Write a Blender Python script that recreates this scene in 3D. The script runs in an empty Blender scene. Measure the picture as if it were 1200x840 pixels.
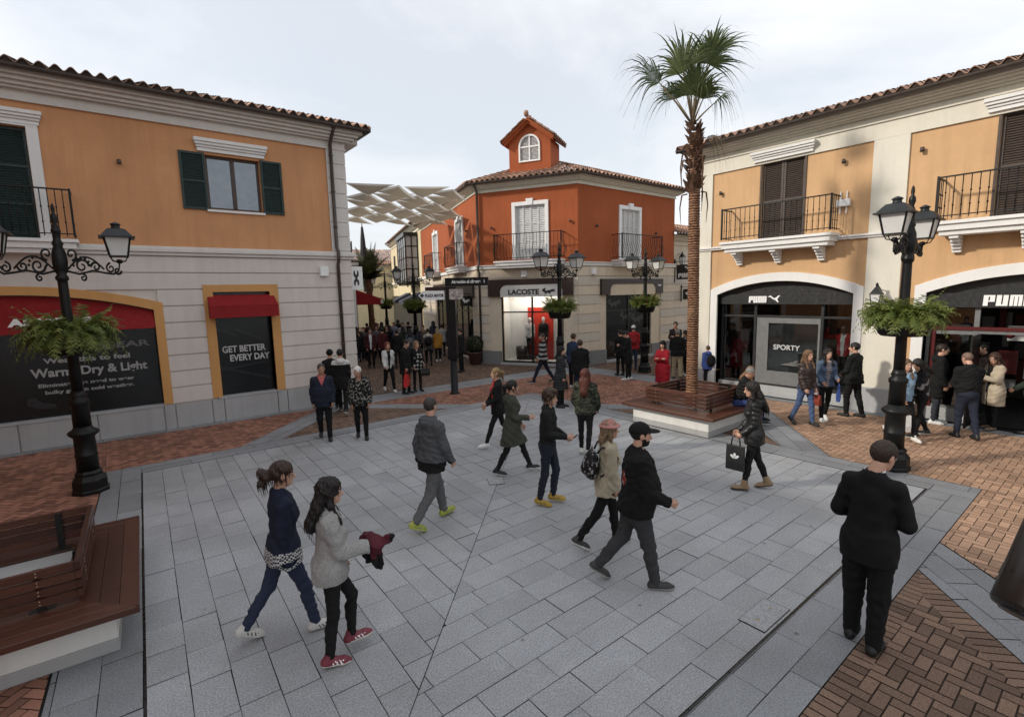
import bpy, math, random
import numpy as np
from mathutils import Vector, Matrix
from mathutils.geometry import tessellate_polygon
random.seed(11)
SC = bpy.context.scene
COL = SC.collection
pi = math.pi
R_ = math.radians
# ------------------------------------------------------------------ survey camera (real position, metres)
CAM = np.array([-0.1672, -11.4894, 3.2])
CF = np.array([0.61453, 0.77808, -0.13018]); CR = np.array([0.78265, -0.62203, -0.02319]); CU = np.array([0.09902, 0.08764, 0.99122])
FOC = 590.0
def G(px, py, z=0.0):
    """ground point (height z) that the surveyed photo shows at px, py"""
    d = CR*(px-600)/FOC - CU*(py-420)/FOC + CF
    k = (z-CAM[2])/d[2]
    p = CAM+k*d
    return Vector((float(p[0]), float(p[1]), z))

# ------------------------------------------------------------------ object helpers
def tag(o, label=None, cat=None, group=None, kind=None):
    if label: o['label'] = label
    if cat: o['category'] = cat
    if group: o['group'] = group
    if kind: o['kind'] = kind
    return o
def empty(name, loc=(0, 0, 0), rz=0.0, label=None, cat=None, group=None):
    o = bpy.data.objects.new(name, None); COL.objects.link(o)
    o.location = loc; o.rotation_euler = (0, 0, rz); o.empty_display_size = .2
    return tag(o, label, cat, group)
def copy_tree(o, parent=None):
    c = o.copy(); COL.objects.link(c)
    if parent is not None: c.parent = parent
    for ch in list(o.children): copy_tree(ch, c)
    return c
def mesh_obj(name, verts, faces, mats, parent=None, mi=None, smooth=False, rnd=None):
    me = bpy.data.meshes.new(name)
    me.from_pydata([tuple(v) for v in verts], [], faces)
    for m in (mats if isinstance(mats, (list, tuple)) else [mats]): me.materials.append(m)
    if mi is not None: me.polygons.foreach_set('material_index', mi)
    if smooth is True: me.polygons.foreach_set('use_smooth', [True]*len(me.polygons))
    elif smooth: me.polygons.foreach_set('use_smooth', smooth)
    if rnd is not None:
        at = me.attributes.new('rnd', 'FLOAT', 'FACE'); at.data.foreach_set('value', rnd)
    me.update()
    o = bpy.data.objects.new(name, me); COL.objects.link(o)
    if parent is not None: o.parent = parent
    return o

class MB:
    """collects boxes, prisms, tubes and lathes for ONE mesh"""
    def __init__(s, xf=None):
        s.v = []; s.f = []; s.mi = []; s.sm = []; s.rn = []; s.xf = xf or Matrix.Identity(4); s.m = 0; s.r = 0.5
    def put(s, pts): 
        b = len(s.v); s.v += [s.xf @ Vector(p) for p in pts]; return b
    def add(s, pts, faces, smooth=False):
        b = s.put(pts)
        for f in faces: s.f.append([b+i for i in f]); s.mi.append(s.m); s.sm.append(smooth); s.rn.append(s.r)
        return s
    def box(s, x0, x1, y0, y1, z0, z1):
        if x0 > x1: x0, x1 = x1, x0
        if y0 > y1: y0, y1 = y1, y0
        if z0 > z1: z0, z1 = z1, z0
        return s.add([(x0,y0,z0),(x1,y0,z0),(x1,y1,z0),(x0,y1,z0),(x0,y0,z1),(x1,y0,z1),(x1,y1,z1),(x0,y1,z1)],
              [(0,3,2,1),(4,5,6,7),(0,1,5,4),(1,2,6,5),(2,3,7,6),(3,0,4,7)])
    def bar(s, a, b, w, h=None, up=(0,0,1)):
        a = Vector(a); b = Vector(b); h = h or w
        d = (b-a).normalized(); u = Vector(up)
        if abs(d.dot(u)) > .98: u = Vector((0,1,0))
        l = d.cross(u).normalized(); u = l.cross(d).normalized()
        pts = []
        for p in (a, b):
            for i, j in ((-1,-1),(1,-1),(1,1),(-1,1)): pts.append(p+l*(i*w/2)+u*(j*h/2))
        return s.add(pts, [(0,1,2,3),(7,6,5,4),(0,4,5,1),(1,5,6,2),(2,6,7,3),(3,7,4,0)])
    def tube(s, path, r, seg=8, caps=True):
        path = [Vector(p) for p in path]; n = len(path)
        rr = r if isinstance(r, (list, tuple)) else [r]*n
        pts = []; ref = None
        for i, p in enumerate(path):
            d = (path[min(i+1, n-1)]-path[max(i-1, 0)])
            d = d.normalized() if d.length > 1e-9 else Vector((0,0,1))
            if ref is None: ref = Vector((1,0,0)) if abs(d.x) < .8 else Vector((0,1,0))
            l = d.cross(ref).normalized(); ref = l.cross(d).normalized()
            for k in range(seg):
                a = 2*pi*k/seg; pts.append(p+(ref*math.cos(a)+l*math.sin(a))*rr[i])
        fs = [(i*seg+k, i*seg+(k+1) % seg, (i+1)*seg+(k+1) % seg, (i+1)*seg+k) for i in range(n-1) for k in range(seg)]
        if caps: fs += [tuple(range(seg))[::-1], tuple((n-1)*seg+k for k in range(seg))]
        return s.add(pts, fs, True)
    def lathe(s, prof, c=(0,0,0), seg=16, smooth=True, rot=0.0, caps=True):
        c = Vector(c); pts = []
        for r, z in prof:
            for k in range(seg):
                a = 2*pi*k/seg+rot; pts.append((c.x+r*math.cos(a), c.y+r*math.sin(a), c.z+z))
        n = len(prof)
        fs = [(i*seg+k, i*seg+(k+1) % seg, (i+1)*seg+(k+1) % seg, (i+1)*seg+k) for i in range(n-1) for k in range(seg)]
        if caps: fs += [tuple(range(seg))[::-1], tuple((n-1)*seg+k for k in range(seg))]
        return s.add(pts, fs, smooth)
    def poly(s, loops, y0, y1, back=False):
        """plate in the u,z plane with holes: loops[0] outer, the rest holes; front at y0, edges run back to y1"""
        vs = [[Vector((u, z, 0)) for u, z in lp] for lp in loops]
        flat = [p for lp in loops for p in lp]
        tris = tessellate_polygon(vs)
        s.add([(u, y0, z) for u, z in flat], [tuple(t) for t in tris])
        if back: s.add([(u, y1, z) for u, z in flat], [tuple(t)[::-1] for t in tris])
        if y0 != y1:
            for lp in loops:
                n = len(lp)
                s.add([(u, y0, z) for u, z in lp]+[(u, y1, z) for u, z in lp], [(i, (i+1) % n, n+(i+1) % n, n+i) for i in range(n)])
        return s
    def extrude(s, prof, u0, u1):
        """profile of (y,z) points swept along u"""
        n = len(prof)
        s.add([(u0, y, z) for y, z in prof]+[(u1, y, z) for y, z in prof], [(i, (i+1) % n, n+(i+1) % n, n+i) for i in range(n)]+[tuple(range(n))[::-1], tuple(range(n, 2*n))])
        return s
    def build(s, name, mats, parent=None, smooth=None, bevel=0, rnd=False):
        o = mesh_obj(name, s.v, s.f, mats, parent, s.mi, s.sm if smooth is None else [smooth]*len(s.f), s.rn if rnd else None)
        if bevel:
            m = o.modifiers.new('bevel', 'BEVEL'); m.width = bevel; m.segments = 2; m.limit_method = 'ANGLE'; m.angle_limit = R_(40)
            m.harden_normals = False
        return o

def split_boxes(mb, name, mats, parent, bevel=0):
    """every box of mb becomes a part of its own"""
    for k in range(0, len(mb.v), 8):
        q = MB(); q.v = mb.v[k:k+8]; q.f = [[i-k for i in f] for f in mb.f if k <= f[0] < k+8]; n = len(q.f)
        q.mi = mb.mi[(k//8)*6:(k//8)*6+n]; q.sm = [False]*n; q.rn = mb.rn[(k//8)*6:(k//8)*6+n]
        q.build(name, mats, parent, bevel=bevel)
def frame(o, d):
    """facade frame: u along d, y into the building, z up (viewer sees u run to the right)"""
    d = Vector((d[0], d[1], 0)).normalized(); y = Vector((-d.y, d.x, 0))
    m = Matrix.Identity(4)
    for i in range(3): m[i][0] = d[i]; m[i][1] = y[i]
    m[0][3], m[1][3] = o[0], o[1]
    return m
def arch(u0, u1, zs, zc, n=20):
    """points of a segmental arch from u1 back to u0"""
    w = (u1-u0)/2; h = zc-zs; r = (w*w+h*h)/(2*h); cz = zc-r; cu = (u0+u1)/2; a = math.asin(w/r)
    return [(cu+r*math.sin(a-2*a*i/n), cz+r*math.cos(a-2*a*i/n)) for i in range(n+1)]
def text_mesh(name, txt, size, mat, parent, xf, align='LEFT', depth=.01, bold=0.0, shear=0.0, space=1.0, width=None):
    """lettering as a mesh; drawn in the u,z plane of xf at y=0 facing -y"""
    cu = bpy.data.curves.new(name, 'FONT'); cu.body = txt; cu.size = size; cu.extrude = depth/2; cu.align_x = align; cu.offset = bold; cu.shear = shear; cu.space_character = space
    to = bpy.data.objects.new(name, cu); COL.objects.link(to)
    dg = bpy.context.evaluated_depsgraph_get()
    me = bpy.data.meshes.new_from_object(to.evaluated_get(dg))
    bpy.data.objects.remove(to); bpy.data.curves.remove(cu)
    xs = [v.co.x for v in me.vertices]
    k = width/(max(xs)-min(xs)) if width else 1.0
    for v in me.vertices:
        x, y, z = v.co; v.co = xf @ Vector((x*k, -z, y))
    me.materials.clear(); me.materials.append(mat); me.name = name
    o = bpy.data.objects.new(name, me); COL.objects.link(o); o.parent = parent
    return o
def T(x, y, z): return Matrix.Translation((x, y, z))
# ------------------------------------------------------------------ materials
class N:
    def __init__(s, name):
        s.m = bpy.data.materials.new(name); s.m.use_nodes = True
        s.t = s.m.node_tree; s.b = s.t.nodes['Principled BSDF']
    def n(s, ty, **kw):
        nd = s.t.nodes.new(ty)
        for k, v in kw.items():
            if k in nd.inputs.keys() if not hasattr(nd, k) else False: nd.inputs[k].default_value = v
            else: setattr(nd, k, v)
        return nd
    def l(s, a, b): s.t.links.new(a, b)
    def coord(s, scale=(1,1,1), kind='Object', rot=(0,0,0)):
        tc = s.n('ShaderNodeTexCoord'); mp = s.n('ShaderNodeMapping'); mp.inputs['Scale'].default_value = scale; mp.inputs['Rotation'].default_value = rot
        s.l(tc.outputs[kind], mp.inputs['Vector']); return mp.outputs['Vector']
    def noise(s, vec, scale, detail=4, rough=.55):
        nd = s.n('ShaderNodeTexNoise'); nd.inputs['Scale'].default_value = scale; nd.inputs['Detail'].default_value = detail; nd.inputs['Roughness'].default_value = rough
        s.l(vec, nd.inputs['Vector']); return nd.outputs['Fac']
    def ramp(s, fac, stops, interp='LINEAR'):
        nd = s.n('ShaderNodeValToRGB'); cr = nd.color_ramp; cr.interpolation = interp
        while len(cr.elements) < len(stops): cr.elements.new(.5)
        for e, (p, c) in zip(cr.elements, stops): e.position = p; e.color = (*c, 1) if len(c) == 3 else c
        s.l(fac, nd.inputs['Fac']); return nd.outputs['Color']
    def mix(s, fac, a, b, mode='MIX'):
        nd = s.n('ShaderNodeMix'); nd.data_type = 'RGBA'; nd.blend_type = mode
        for i, x in ((0, fac), (6, a), (7, b)):
            if hasattr(x, 'is_linked') or hasattr(x, 'links'): s.l(x, nd.inputs[i])
            else: nd.inputs[i].default_value = x if i == 0 else ((*x, 1) if len(x) == 3 else x)
        return nd.outputs[2]
    def bump(s, h, strength=.3, dist=.01):
        nd = s.n('ShaderNodeBump'); nd.inputs['Strength'].default_value = strength; nd.inputs['Distance'].default_value = dist
        s.l(h, nd.inputs['Height']); s.l(nd.outputs['Normal'], s.b.inputs['Normal'])
    def set(s, color=None, rough=.6, metal=0, spec=.5):
        if color is not None:
            if hasattr(color, 'links'): s.l(color, s.b.inputs['Base Color'])
            else: s.b.inputs['Base Color'].default_value = (*color, 1)
        s.b.inputs['Roughness'].default_value = rough; s.b.inputs['Metallic'].default_value = metal; s.b.inputs['Specular IOR Level'].default_value = spec
        return s.m
def sc(c, k): return tuple(min(1, x*k) for x in c)
def lin(r, g, b): return tuple(((x/255)/12.92 if x/255 <= .04045 else ((x/255+.055)/1.055)**2.4) for x in (r, g, b))

def plaster(name, col, var=.12, grime=.25, rough=.85):
    n = N(name); v = n.coord()
    a = n.noise(v, .9, 6, .6); b = n.noise(v, 9, 5, .6)
    v2 = n.coord((3.0, 3.0, .25)); st = n.noise(v2, 1.6, 5, .65)          # long runs of rain dirt
    c = n.mix(n.ramp(a, [(.3, (0,0,0)), (.72, (1,1,1))]), sc(col, 1-var), sc(col, 1+var*.5))
    c = n.mix(n.ramp(st, [(.47, (0,0,0)), (.74, (grime*1.25,)*3)]), c, sc(col, .60))
    c = n.mix(n.ramp(b, [(.35, (0,0,0)), (.75, (.22,)*3)]), c, sc(col, .8))
    blot = n.noise(n.coord((1, 1, 1), 'Object', (.4, .7, .2)), .35, 8, .7); c = n.mix(n.ramp(blot, [(.5, (0,0,0)), (.72, (grime*1.3,)*3)]), c, n.mix(1, c, (.80,.77,.73), 'MULTIPLY'))
    n.bump(n.noise(v, 60, 4), .25, .004)
    return n.set(c, rough, 0, .25)
def stone(name, col, rv=.35, rough=.72, grain=.25, gs=160, stain=True):
    """stone or brick units whose tone varies per unit (face attribute rnd)"""
    n = N(name); v = n.coord()
    at = n.n('ShaderNodeAttribute'); at.attribute_name = 'rnd'
    base = n.mix(at.outputs['Fac'], sc(col, 1-rv), sc(col, 1+rv))
    g = n.noise(v, gs, 3, .7); big = n.noise(v, .55, 6, .62); mid = n.noise(v, 5, 5, .6)
    c = n.mix(n.ramp(g, [(.38, (0,0,0)), (.64, (1,1,1))]), n.mix(1, base, (1-grain,)*3, 'MULTIPLY'), n.mix(1, base, (1+grain,)*3, 'MULTIPLY'))
    if stain:
        c = n.mix(n.ramp(big, [(.42, (0,0,0)), (.68, (.55,)*3)]), c, n.mix(1, c, (.58,.57,.55), 'MULTIPLY'))
        c = n.mix(n.ramp(mid, [(.52, (0,0,0)), (.74, (.45,)*3)]), c, n.mix(1, c, (1.28,1.27,1.22), 'MULTIPLY'))
    if stain:
        vo = n.n('ShaderNodeTexVoronoi'); vo.inputs['Scale'].default_value = 1.7; n.l(v, vo.inputs['Vector'])
        c = n.mix(n.ramp(vo.outputs['Distance'], [(.028, (.75,)*3), (.045, (0,0,0))]), c, n.mix(1, c, (.35,.34,.33), 'MULTIPLY'))
        path = n.noise(n.coord((.35, 1.1, 1), 'Object', (0, 0, .6)), .5, 7, .7)
        c = n.mix(n.ramp(path, [(.5, (0,0,0)), (.66, (.45,)*3)]), c, n.mix(1, c, (1.22,1.2,1.16), 'MULTIPLY'))
    n.bump(g, .35, .004)
    rr = n.ramp(mid, [(.3, (rough-.12,)*3), (.7, (min(1, rough+.1),)*3)]); n.l(rr, n.b.inputs['Roughness'])
    m = n.set(c, rough, 0, .4); return m
def simple(name, col, rough=.5, metal=0, spec=.5, var=.15, bump=0, bs=80, scale=6):
    n = N(name); v = n.coord()
    f = n.noise(v, scale, 5, .6)
    c = n.mix(n.ramp(f, [(.3, (0,0,0)), (.7, (1,1,1))]), sc(col, 1-var), sc(col, 1+var))
    if bump: n.bump(n.noise(v, bs, 4), bump, .004)
    rr = n.ramp(n.noise(v, scale*2.3, 4), [(.3, (max(.03, rough-.1),)*3), (.7, (min(1, rough+.1),)*3)]); n.l(rr, n.b.inputs['Roughness'])
    return n.set(c, rough, metal, spec)
def emit(name, col, st):
    n = N(name); n.b.inputs['Emission Color'].default_value = (*col, 1); n.b.inputs['Emission Strength'].default_value = st
    return n.set(col, .5)
def wood(name, col):
    n = N(name); at = n.n('ShaderNodeAttribute'); at.attribute_name = 'rnd'
    v = n.coord((1.2, 14, 14)); f = n.noise(v, 3.5, 6, .65)
    v2 = n.coord(); w = n.noise(v2, 2.2, 4)
    base = n.mix(at.outputs['Fac'], sc(col, .7), sc(col, 1.3))
    c = n.mix(n.ramp(f, [(.32, (0,0,0)), (.7, (1,1,1))]), n.mix(1, base, (.55,.5,.48), 'MULTIPLY'), base)
    c = n.mix(n.ramp(w, [(.5, (0,0,0)), (.75, (.35,)*3)]), c, n.mix(1, c, (.55,.55,.55), 'MULTIPLY'))
    n.bump(f, .2, .004); return n.set(c, .36, 0, .5)
def glass(name, tint=(.75,.8,.8), refl=.12, gr=.01):
    n = N(name); t = n.t
    tr = n.n('ShaderNodeBsdfTransparent'); tr.inputs['Color'].default_value = (*tint, 1)
    gl = n.n('ShaderNodeBsdfGlossy'); gl.inputs['Roughness'].default_value = gr
    fr = n.n('ShaderNodeFresnel'); fr.inputs['IOR'].default_value = 1.5
    ad = n.n('ShaderNodeMath'); ad.operation = 'ADD'; ad.inputs[1].default_value = refl; n.l(fr.outputs[0], ad.inputs[0])
    mx = n.n('ShaderNodeMixShader'); n.l(ad.outputs[0], mx.inputs[0]); n.l(tr.outputs[0], mx.inputs[1]); n.l(gl.outputs[0], mx.inputs[2])
    n.l(mx.outputs[0], t.nodes['Material Output'].inputs['Surface']); return n.m
def leafmat(name, c1, c2, trans=.3, rough=.5):
    n = N(name); at = n.n('ShaderNodeAttribute'); at.attribute_name = 'rnd'
    c = n.mix(at.outputs['Fac'], c1, c2)
    n.set(c, rough, 0, .35)
    tr = n.n('ShaderNodeBsdfTranslucent'); n.l(c, tr.inputs['Color'])
    mx = n.n('ShaderNodeMixShader'); mx.inputs[0].default_value = trans
    n.l(n.b.outputs[0], mx.inputs[1]); n.l(tr.outputs[0], mx.inputs[2]); n.l(mx.outputs[0], n.t.nodes['Material Output'].inputs['Surface']); return n.m
def shade_cloth(name, col):
    n = N(name); v = n.coord(); f = n.noise(v, 3, 4)
    c = n.mix(f, sc(col, .85), sc(col, 1.1)); n.set(c, .9, 0, .1)
    tr = n.n('ShaderNodeBsdfTranslucent'); n.l(c, tr.inputs['Color'])
    mx = n.n('ShaderNodeMixShader'); mx.inputs[0].default_value = .3
    n.l(n.b.outputs[0], mx.inputs[1]); n.l(tr.outputs[0], mx.inputs[2]); n.l(mx.outputs[0], n.t.nodes['Material Output'].inputs['Surface']); return n.m
_cl = {}
def cloth(col, pat='plain', col2=None, rough=.85, scale=1.0):
    key = (col, pat, col2, rough, scale)
    if key in _cl: return _cl[key]
    n = N('cloth_'+pat); v = n.coord()
    f = n.noise(v, 7, 4); c = n.mix(f, sc(col, .75), sc(col, 1.2)); w = n.noise(v, 350, 2); h = w
    c2 = col2 or (.7,.7,.7)
    if pat == 'stripes':
        s = n.n('ShaderNodeSeparateXYZ'); n.l(v, s.inputs[0])
        m = n.n('ShaderNodeMath'); m.operation = 'MULTIPLY'; m.inputs[1].default_value = 7.5*scale; n.l(s.outputs['Z'], m.inputs[0])
        fr = n.n('ShaderNodeMath'); fr.operation = 'FRACT'; n.l(m.outputs[0], fr.inputs[0])
        c = n.mix(n.ramp(fr.outputs[0], [(.0, (0,0,0)), (.5, (1,1,1))], 'CONSTANT'), c, c2)
    elif pat in ('camo', 'floral', 'blotch'):
        k = {'camo': 9, 'floral': 26, 'blotch': 16}[pat]*scale
        a = n.noise(v, k, 2, .5); b = n.noise(n.coord(rot=(1, 2, 3)), k*1.2, 2, .5)
        if pat == 'camo':
            c = n.mix(n.ramp(a, [(0, (0,0,0)), (.5, (1,1,1))], 'CONSTANT'), c, c2); c = n.mix(n.ramp(b, [(0, (0,0,0)), (.58, (1,1,1))], 'CONSTANT'), c, (.012,.012,.01))
        else:
            c = n.mix(n.ramp(a, [(0, (0,0,0)), (.57, (1,1,1))], 'CONSTANT'), c, c2)
    elif pat in ('dots', 'check'):
        if pat == 'dots':
            vo = n.n('ShaderNodeTexVoronoi'); vo.inputs['Scale'].default_value = 13*scale; vo.inputs['Randomness'].default_value = .35; n.l(v, vo.inputs['Vector'])
            c = n.mix(n.ramp(vo.outputs['Distance'], [(0, (1,1,1)), (.33, (0,0,0))], 'CONSTANT'), c, c2)
        else:
            ck = n.n('ShaderNodeTexChecker'); ck.inputs['Scale'].default_value = 55*scale; n.l(v, ck.inputs['Vector']); c = n.mix(ck.outputs['Fac'], c, c2)
    elif pat == 'knit':
        w = n.noise(n.coord((1,1,.6)), 120, 3); c = n.mix(n.ramp(w, [(.35, (0,0,0)), (.65, (1,1,1))]), sc(col, .72), sc(col, 1.15)); h = w
    elif pat == 'quilt':
        s = n.n('ShaderNodeTexWave'); s.bands_direction = 'Z'; s.inputs['Scale'].default_value = 4; n.l(v, s.inputs['Vector']); h = s.outputs['Fac']
    n.bump(h, .35 if pat != 'quilt' else .7, .003 if pat != 'quilt' else .02)
    if max(col) < .03: c = n.mix(1, c, (.55,.55,.55), 'MULTIPLY')
    m = n.set(c, rough, 0, .25); _cl[key] = m; return m

# the setting
M = {}
M['ground'] = simple('ground_concrete', (.10,.095,.09), .9, 0, .2, .2)
M['joint'] = simple('joint_sand', (.03,.029,.028), .95, 0, .1, .3)
M['mortar'] = simple('brick_joint', (.05,.035,.028), .95, 0, .1, .3)
M['granite'] = stone('granite_slab', (.33,.338,.352), .09, .6, .30, 70)
M['granite_dark'] = stone('granite_band', (.235,.243,.256), .11, .64, .27, 70)
M['brick'] = stone('red_paver', (.285,.135,.092), .42, .8, .2, 70)
M['brick_tan'] = stone('tan_paver', (.385,.24,.158), .24, .8, .2, 70)
M['brick_brown'] = stone('brown_paver', (.165,.105,.074), .36, .8, .25, 60)
M['beige'] = plaster('pale_render', (.66,.605,.56), .06, .22)
M['beige_c'] = plaster('sand_render', (.68,.585,.465), .1, .25)
M['beige_g'] = plaster('grey_sand_render', (.60,.545,.475), .1, .25)
M['cream'] = plaster('cream_render', (.70,.665,.57), .07, .2)
M['grey_trim'] = plaster('trim_render', (.66,.625,.585), .06, .2)
M['white_trim'] = plaster('white_render', (.76,.75,.73), .05, .15)
M['orange_l'] = plaster('ochre_render', (.60,.30,.145), .12, .3)
M['orange_r'] = plaster('peach_render', (.60,.375,.20), .1, .3)
M['terracotta'] = plaster('terracotta_render', (.37,.098,.036), .14, .3)
M['orange_s'] = plaster('ochre_surround', (.60,.32,.12), .08, .2)
M['plinth'] = plaster('plinth_stone', (.40,.405,.41), .1, .3)
M['plinth_dark'] = plaster('plinth_stone_dark', (.21,.215,.22), .1, .3)
M['side'] = plaster('side_render', (.5,.45,.4), .1, .3)
M['tile'] = stone('roof_tile', (.38,.225,.155), .55, .85, .3, 40)
M['tile_dark'] = simple('shaded_tile_mortar', (.055,.04,.033), .95, 0, .1, .3)  # dark tone stands for the shade inside the open tile ends
M['gutter'] = simple('brown_gutter', (.06,.045,.038), .45, 0, .5, .2)
M['iron'] = simple('black_iron', (.0055,.0055,.0056), .45, 0, .3, .3, .15, 120)
M['iron_cap'] = simple('lantern_cap', (.017,.019,.021), .42, 0, .35, .3)
M['frost'] = simple('frosted_pane', (.62,.62,.60), .35, 0, .5, .06)
M['green'] = simple('green_shutter', (.012,.030,.027), .5, 0, .4, .2)
M['brown'] = simple('brown_shutter', (.060,.043,.034), .55, 0, .4, .2)
M['frame_brown'] = simple('window_frame', (.05,.026,.018), .45, 0, .5, .2)
M['white_shut'] = simple('white_shutter', (.62,.62,.61), .55, 0, .4, .06)
M['fascia'] = simple('brown_fascia', (.030,.018,.016), .35, 0, .5, .15)
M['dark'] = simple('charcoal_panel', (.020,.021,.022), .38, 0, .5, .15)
M['steel'] = simple('grey_frame', (.19,.195,.195), .4, .3, .5, .1)
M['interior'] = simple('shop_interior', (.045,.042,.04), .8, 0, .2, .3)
M['interior_l'] = simple('display_wall', (.62,.615,.60), .7, 0, .2, .05)
M['red'] = simple('red_canvas', (.23,.014,.016), .75, 0, .2, .12, .2, 200)
M['red_panel'] = simple('red_panel', (.42,.03,.018), .5, 0, .3, .1)
M['white'] = simple('white_paint', (.8,.8,.79), .5, 0, .4, .04)
M['sticker'] = simple('grey_lettering', (.52,.52,.52), .6, 0, .3, .05)
M['sticker_d'] = simple('dim_lettering', (.17,.17,.17), .6, 0, .3, .05)
M['glass'] = glass('shop_glass', (.8,.83,.83), .05)
M['glass_dark'] = glass('tinted_glass', (.62,.64,.65), .0, .22)
M['pane'] = simple('sky_pane', (.17,.19,.215), .04, .75, .9, .1)
M['wood'] = wood('bench_wood', (.092,.034,.020))
M['bolt'] = simple('brass_bolt', (.45,.36,.24), .4, .8, .5, .1)
M['bench_white'] = plaster('bench_concrete', (.66,.65,.62), .05, .25)
M['bench_grey'] = plaster('bench_plinth', (.36,.36,.355), .1, .3)
M['sail'] = shade_cloth('sail_canvas', (.42,.35,.265))
M['sail_edge'] = shade_cloth('pale_sail_edge', (.80,.77,.70))
M['metal_dark'] = simple('dark_metal', (.02,.018,.017), .3, .3, .5, .2)

M['red_dim'] = simple('dull_red', (.075,.007,.007), .5, 0, .3, .15)

M['glass_clear'] = glass('clear_glass', (.93,.94,.94), .0)

M['sticker_m'] = simple('mid_lettering', (.33,.33,.33), .6, 0, .3, .08)
# ------------------------------------------------------------------ the ground: plan laid out on the plaza grid (a, b), world = (a, -b)
def clip(poly, conv):
    """Sutherland-Hodgman against a convex CCW polygon"""
    out = poly
    n = len(conv)
    for i in range(n):
        ax, ay = conv[i]; bx, by = conv[(i+1) % n]
        if not out: return out
        src = out; out = []
        for j in range(len(src)):
            p, q = src[j], src[(j+1) % len(src)]
            sp = (bx-ax)*(p[1]-ay)-(by-ay)*(p[0]-ax); sq = (bx-ax)*(q[1]-ay)-(by-ay)*(q[0]-ax)
            if sp >= 0: out.append(p)
            if (sp >= 0) != (sq >= 0):
                t = sp/(sp-sq); out.append((p[0]+(q[0]-p[0])*t, p[1]+(q[1]-p[1])*t))
    return out
def ccw(pts):
    a = sum(p[0]*q[1]-q[0]*p[1] for p, q in zip(pts, pts[1:]+pts[:1]))
    return pts if a > 0 else pts[::-1]
def W(*pts): return ccw([(a, -b) for a, b in pts])
def area(p): return abs(sum(a[0]*b[1]-b[0]*a[1] for a, b in zip(p, p[1:]+p[:1])))/2
def bounds(p): return min(x for x, y in p), max(x for x, y in p), min(y for x, y in p), max(y for x, y in p)
class Sheet:
    def __init__(s): s.v = []; s.f = []; s.r = []
    def unit(s, quad, zone, z, r):
        q = clip(quad, zone)
        if len(q) < 3 or area(q) < 2e-4: return
        b = len(s.v); tx, ty = random.gauss(0, .0035), random.gauss(0, .0035); x0, y0 = q[0]; s.v += [(x, y, z+max(-.002, min(.002, (x-x0)*tx+(y-y0)*ty))) for x, y in q]; s.f.append(list(range(b, b+len(q)))); s.r.append(r)
    def bond(s, zone, L, Wd, gap, z, rot=0.0, org=(0, 0), jit=.0, shift=.5):
        """running bond, courses along direction rot"""
        c, sn = math.cos(rot), math.sin(rot)
        loc = [((x-org[0])*c+(y-org[1])*sn, -(x-org[0])*sn+(y-org[1])*c) for x, y in zone]
        u0, u1, v0, v1 = bounds(loc)
        for j in range(math.floor(v0/Wd), math.ceil(v1/Wd)):
            off = (random.Random(j*7919+3).random() if jit else shift*(j % 2))*L
            i0 = math.floor((u0-off)/L)-1
            u = i0*L+off
            while u < u1:
                l = L*(1+(random.uniform(-jit, jit) if jit else 0))
                jt = lambda: random.uniform(-.0022, .0022) if Wd > .2 else random.uniform(-.0012, .0012)
                gp = gap*random.uniform(.45, 1.35) if Wd > .2 else gap
                q = [(u+gp/2+jt(), j*Wd+gap/2+jt()), (u+l-gp/2+jt(), j*Wd+gap/2+jt()), (u+l-gp/2+jt(), (j+1)*Wd-gp/2+jt()), (u+gp/2+jt(), (j+1)*Wd-gp/2+jt())]
                s.unit([(org[0]+a*c-b*sn, org[1]+a*sn+b*c) for a, b in q], zone, z, random.random()); u += l
    def herring(s, zone, w, gap, z, rot=0.0, org=(0, 0)):
        c, sn = math.cos(rot), math.sin(rot)
        loc = [((x-org[0])*c+(y-org[1])*sn, -(x-org[0])*sn+(y-org[1])*c) for x, y in zone]
        u0, u1, v0, v1 = [k/w for k in bounds(loc)]
        n = int(max(abs(u0), abs(u1), abs(v0), abs(v1)))+4
        g = gap/2/w
        for i in range(-2*n, 2*n):
            for j in range(-n, n):
                x = i+2*j; y = i-2*j
                if x < u0-3 or x > u1+3 or y < v0-4 or y > v1+3: continue
                for (a, b, p, q) in ((x, y, x+2, y+1), (x, y+1, x+1, y+3)):
                    qd = [((a+g)*w, (b+g)*w), ((p-g)*w, (b+g)*w), ((p-g)*w, (q-g)*w), ((a+g)*w, (q-g)*w)]
                    s.unit([(org[0]+aa*c-bb*sn, org[1]+aa*sn+bb*c) for aa, bb in qd], zone, z, random.random())
    def flat(s, zone, z, r=.5):
        b = len(s.v); s.v += [(x, y, z) for x, y in zone]; s.f.append(list(range(b, b+len(zone)))); s.r.append(r)
    def build(s, name, mat):
        o = mesh_obj(name, s.v, s.f, mat, None, None, False, s.r); return tag(o, kind='structure')
g = Sheet(); g.flat([(-400, -400), (400, -400), (400, 400), (-400, 400)], -.022); g.build('ground', M['ground'])

S = 9.55
j = Sheet()
j.flat(W((-.95, -3.3), (15.6, -3.3), (15.6, 16), (-.95, 16)), -.016)
j.flat(W((5.2, -4.6), (15.6, -4.6), (15.6, -3.3), (5.2, -3.3)), -.016)
j.flat(W((-14, -3.55), (5.2, -3.55), (5.2, -3.3), (-14, -3.3)), -.016)
j.build('paving_joints', M['joint'])
# plaza square, two halves mitred on the diagonal
p = Sheet()
p.bond(W((.004, .012), (S-.016, .012), (-.002, S-.002), (-.355, S-.002)), .6, .3, .007, 0, R_(-92.15), jit=.28)
p.bond(W((S, .008), (S, S), (.008, S)), .6, .3, .007, 0, 0, jit=.28)
p.build('plaza_paving', M['granite'])
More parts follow.
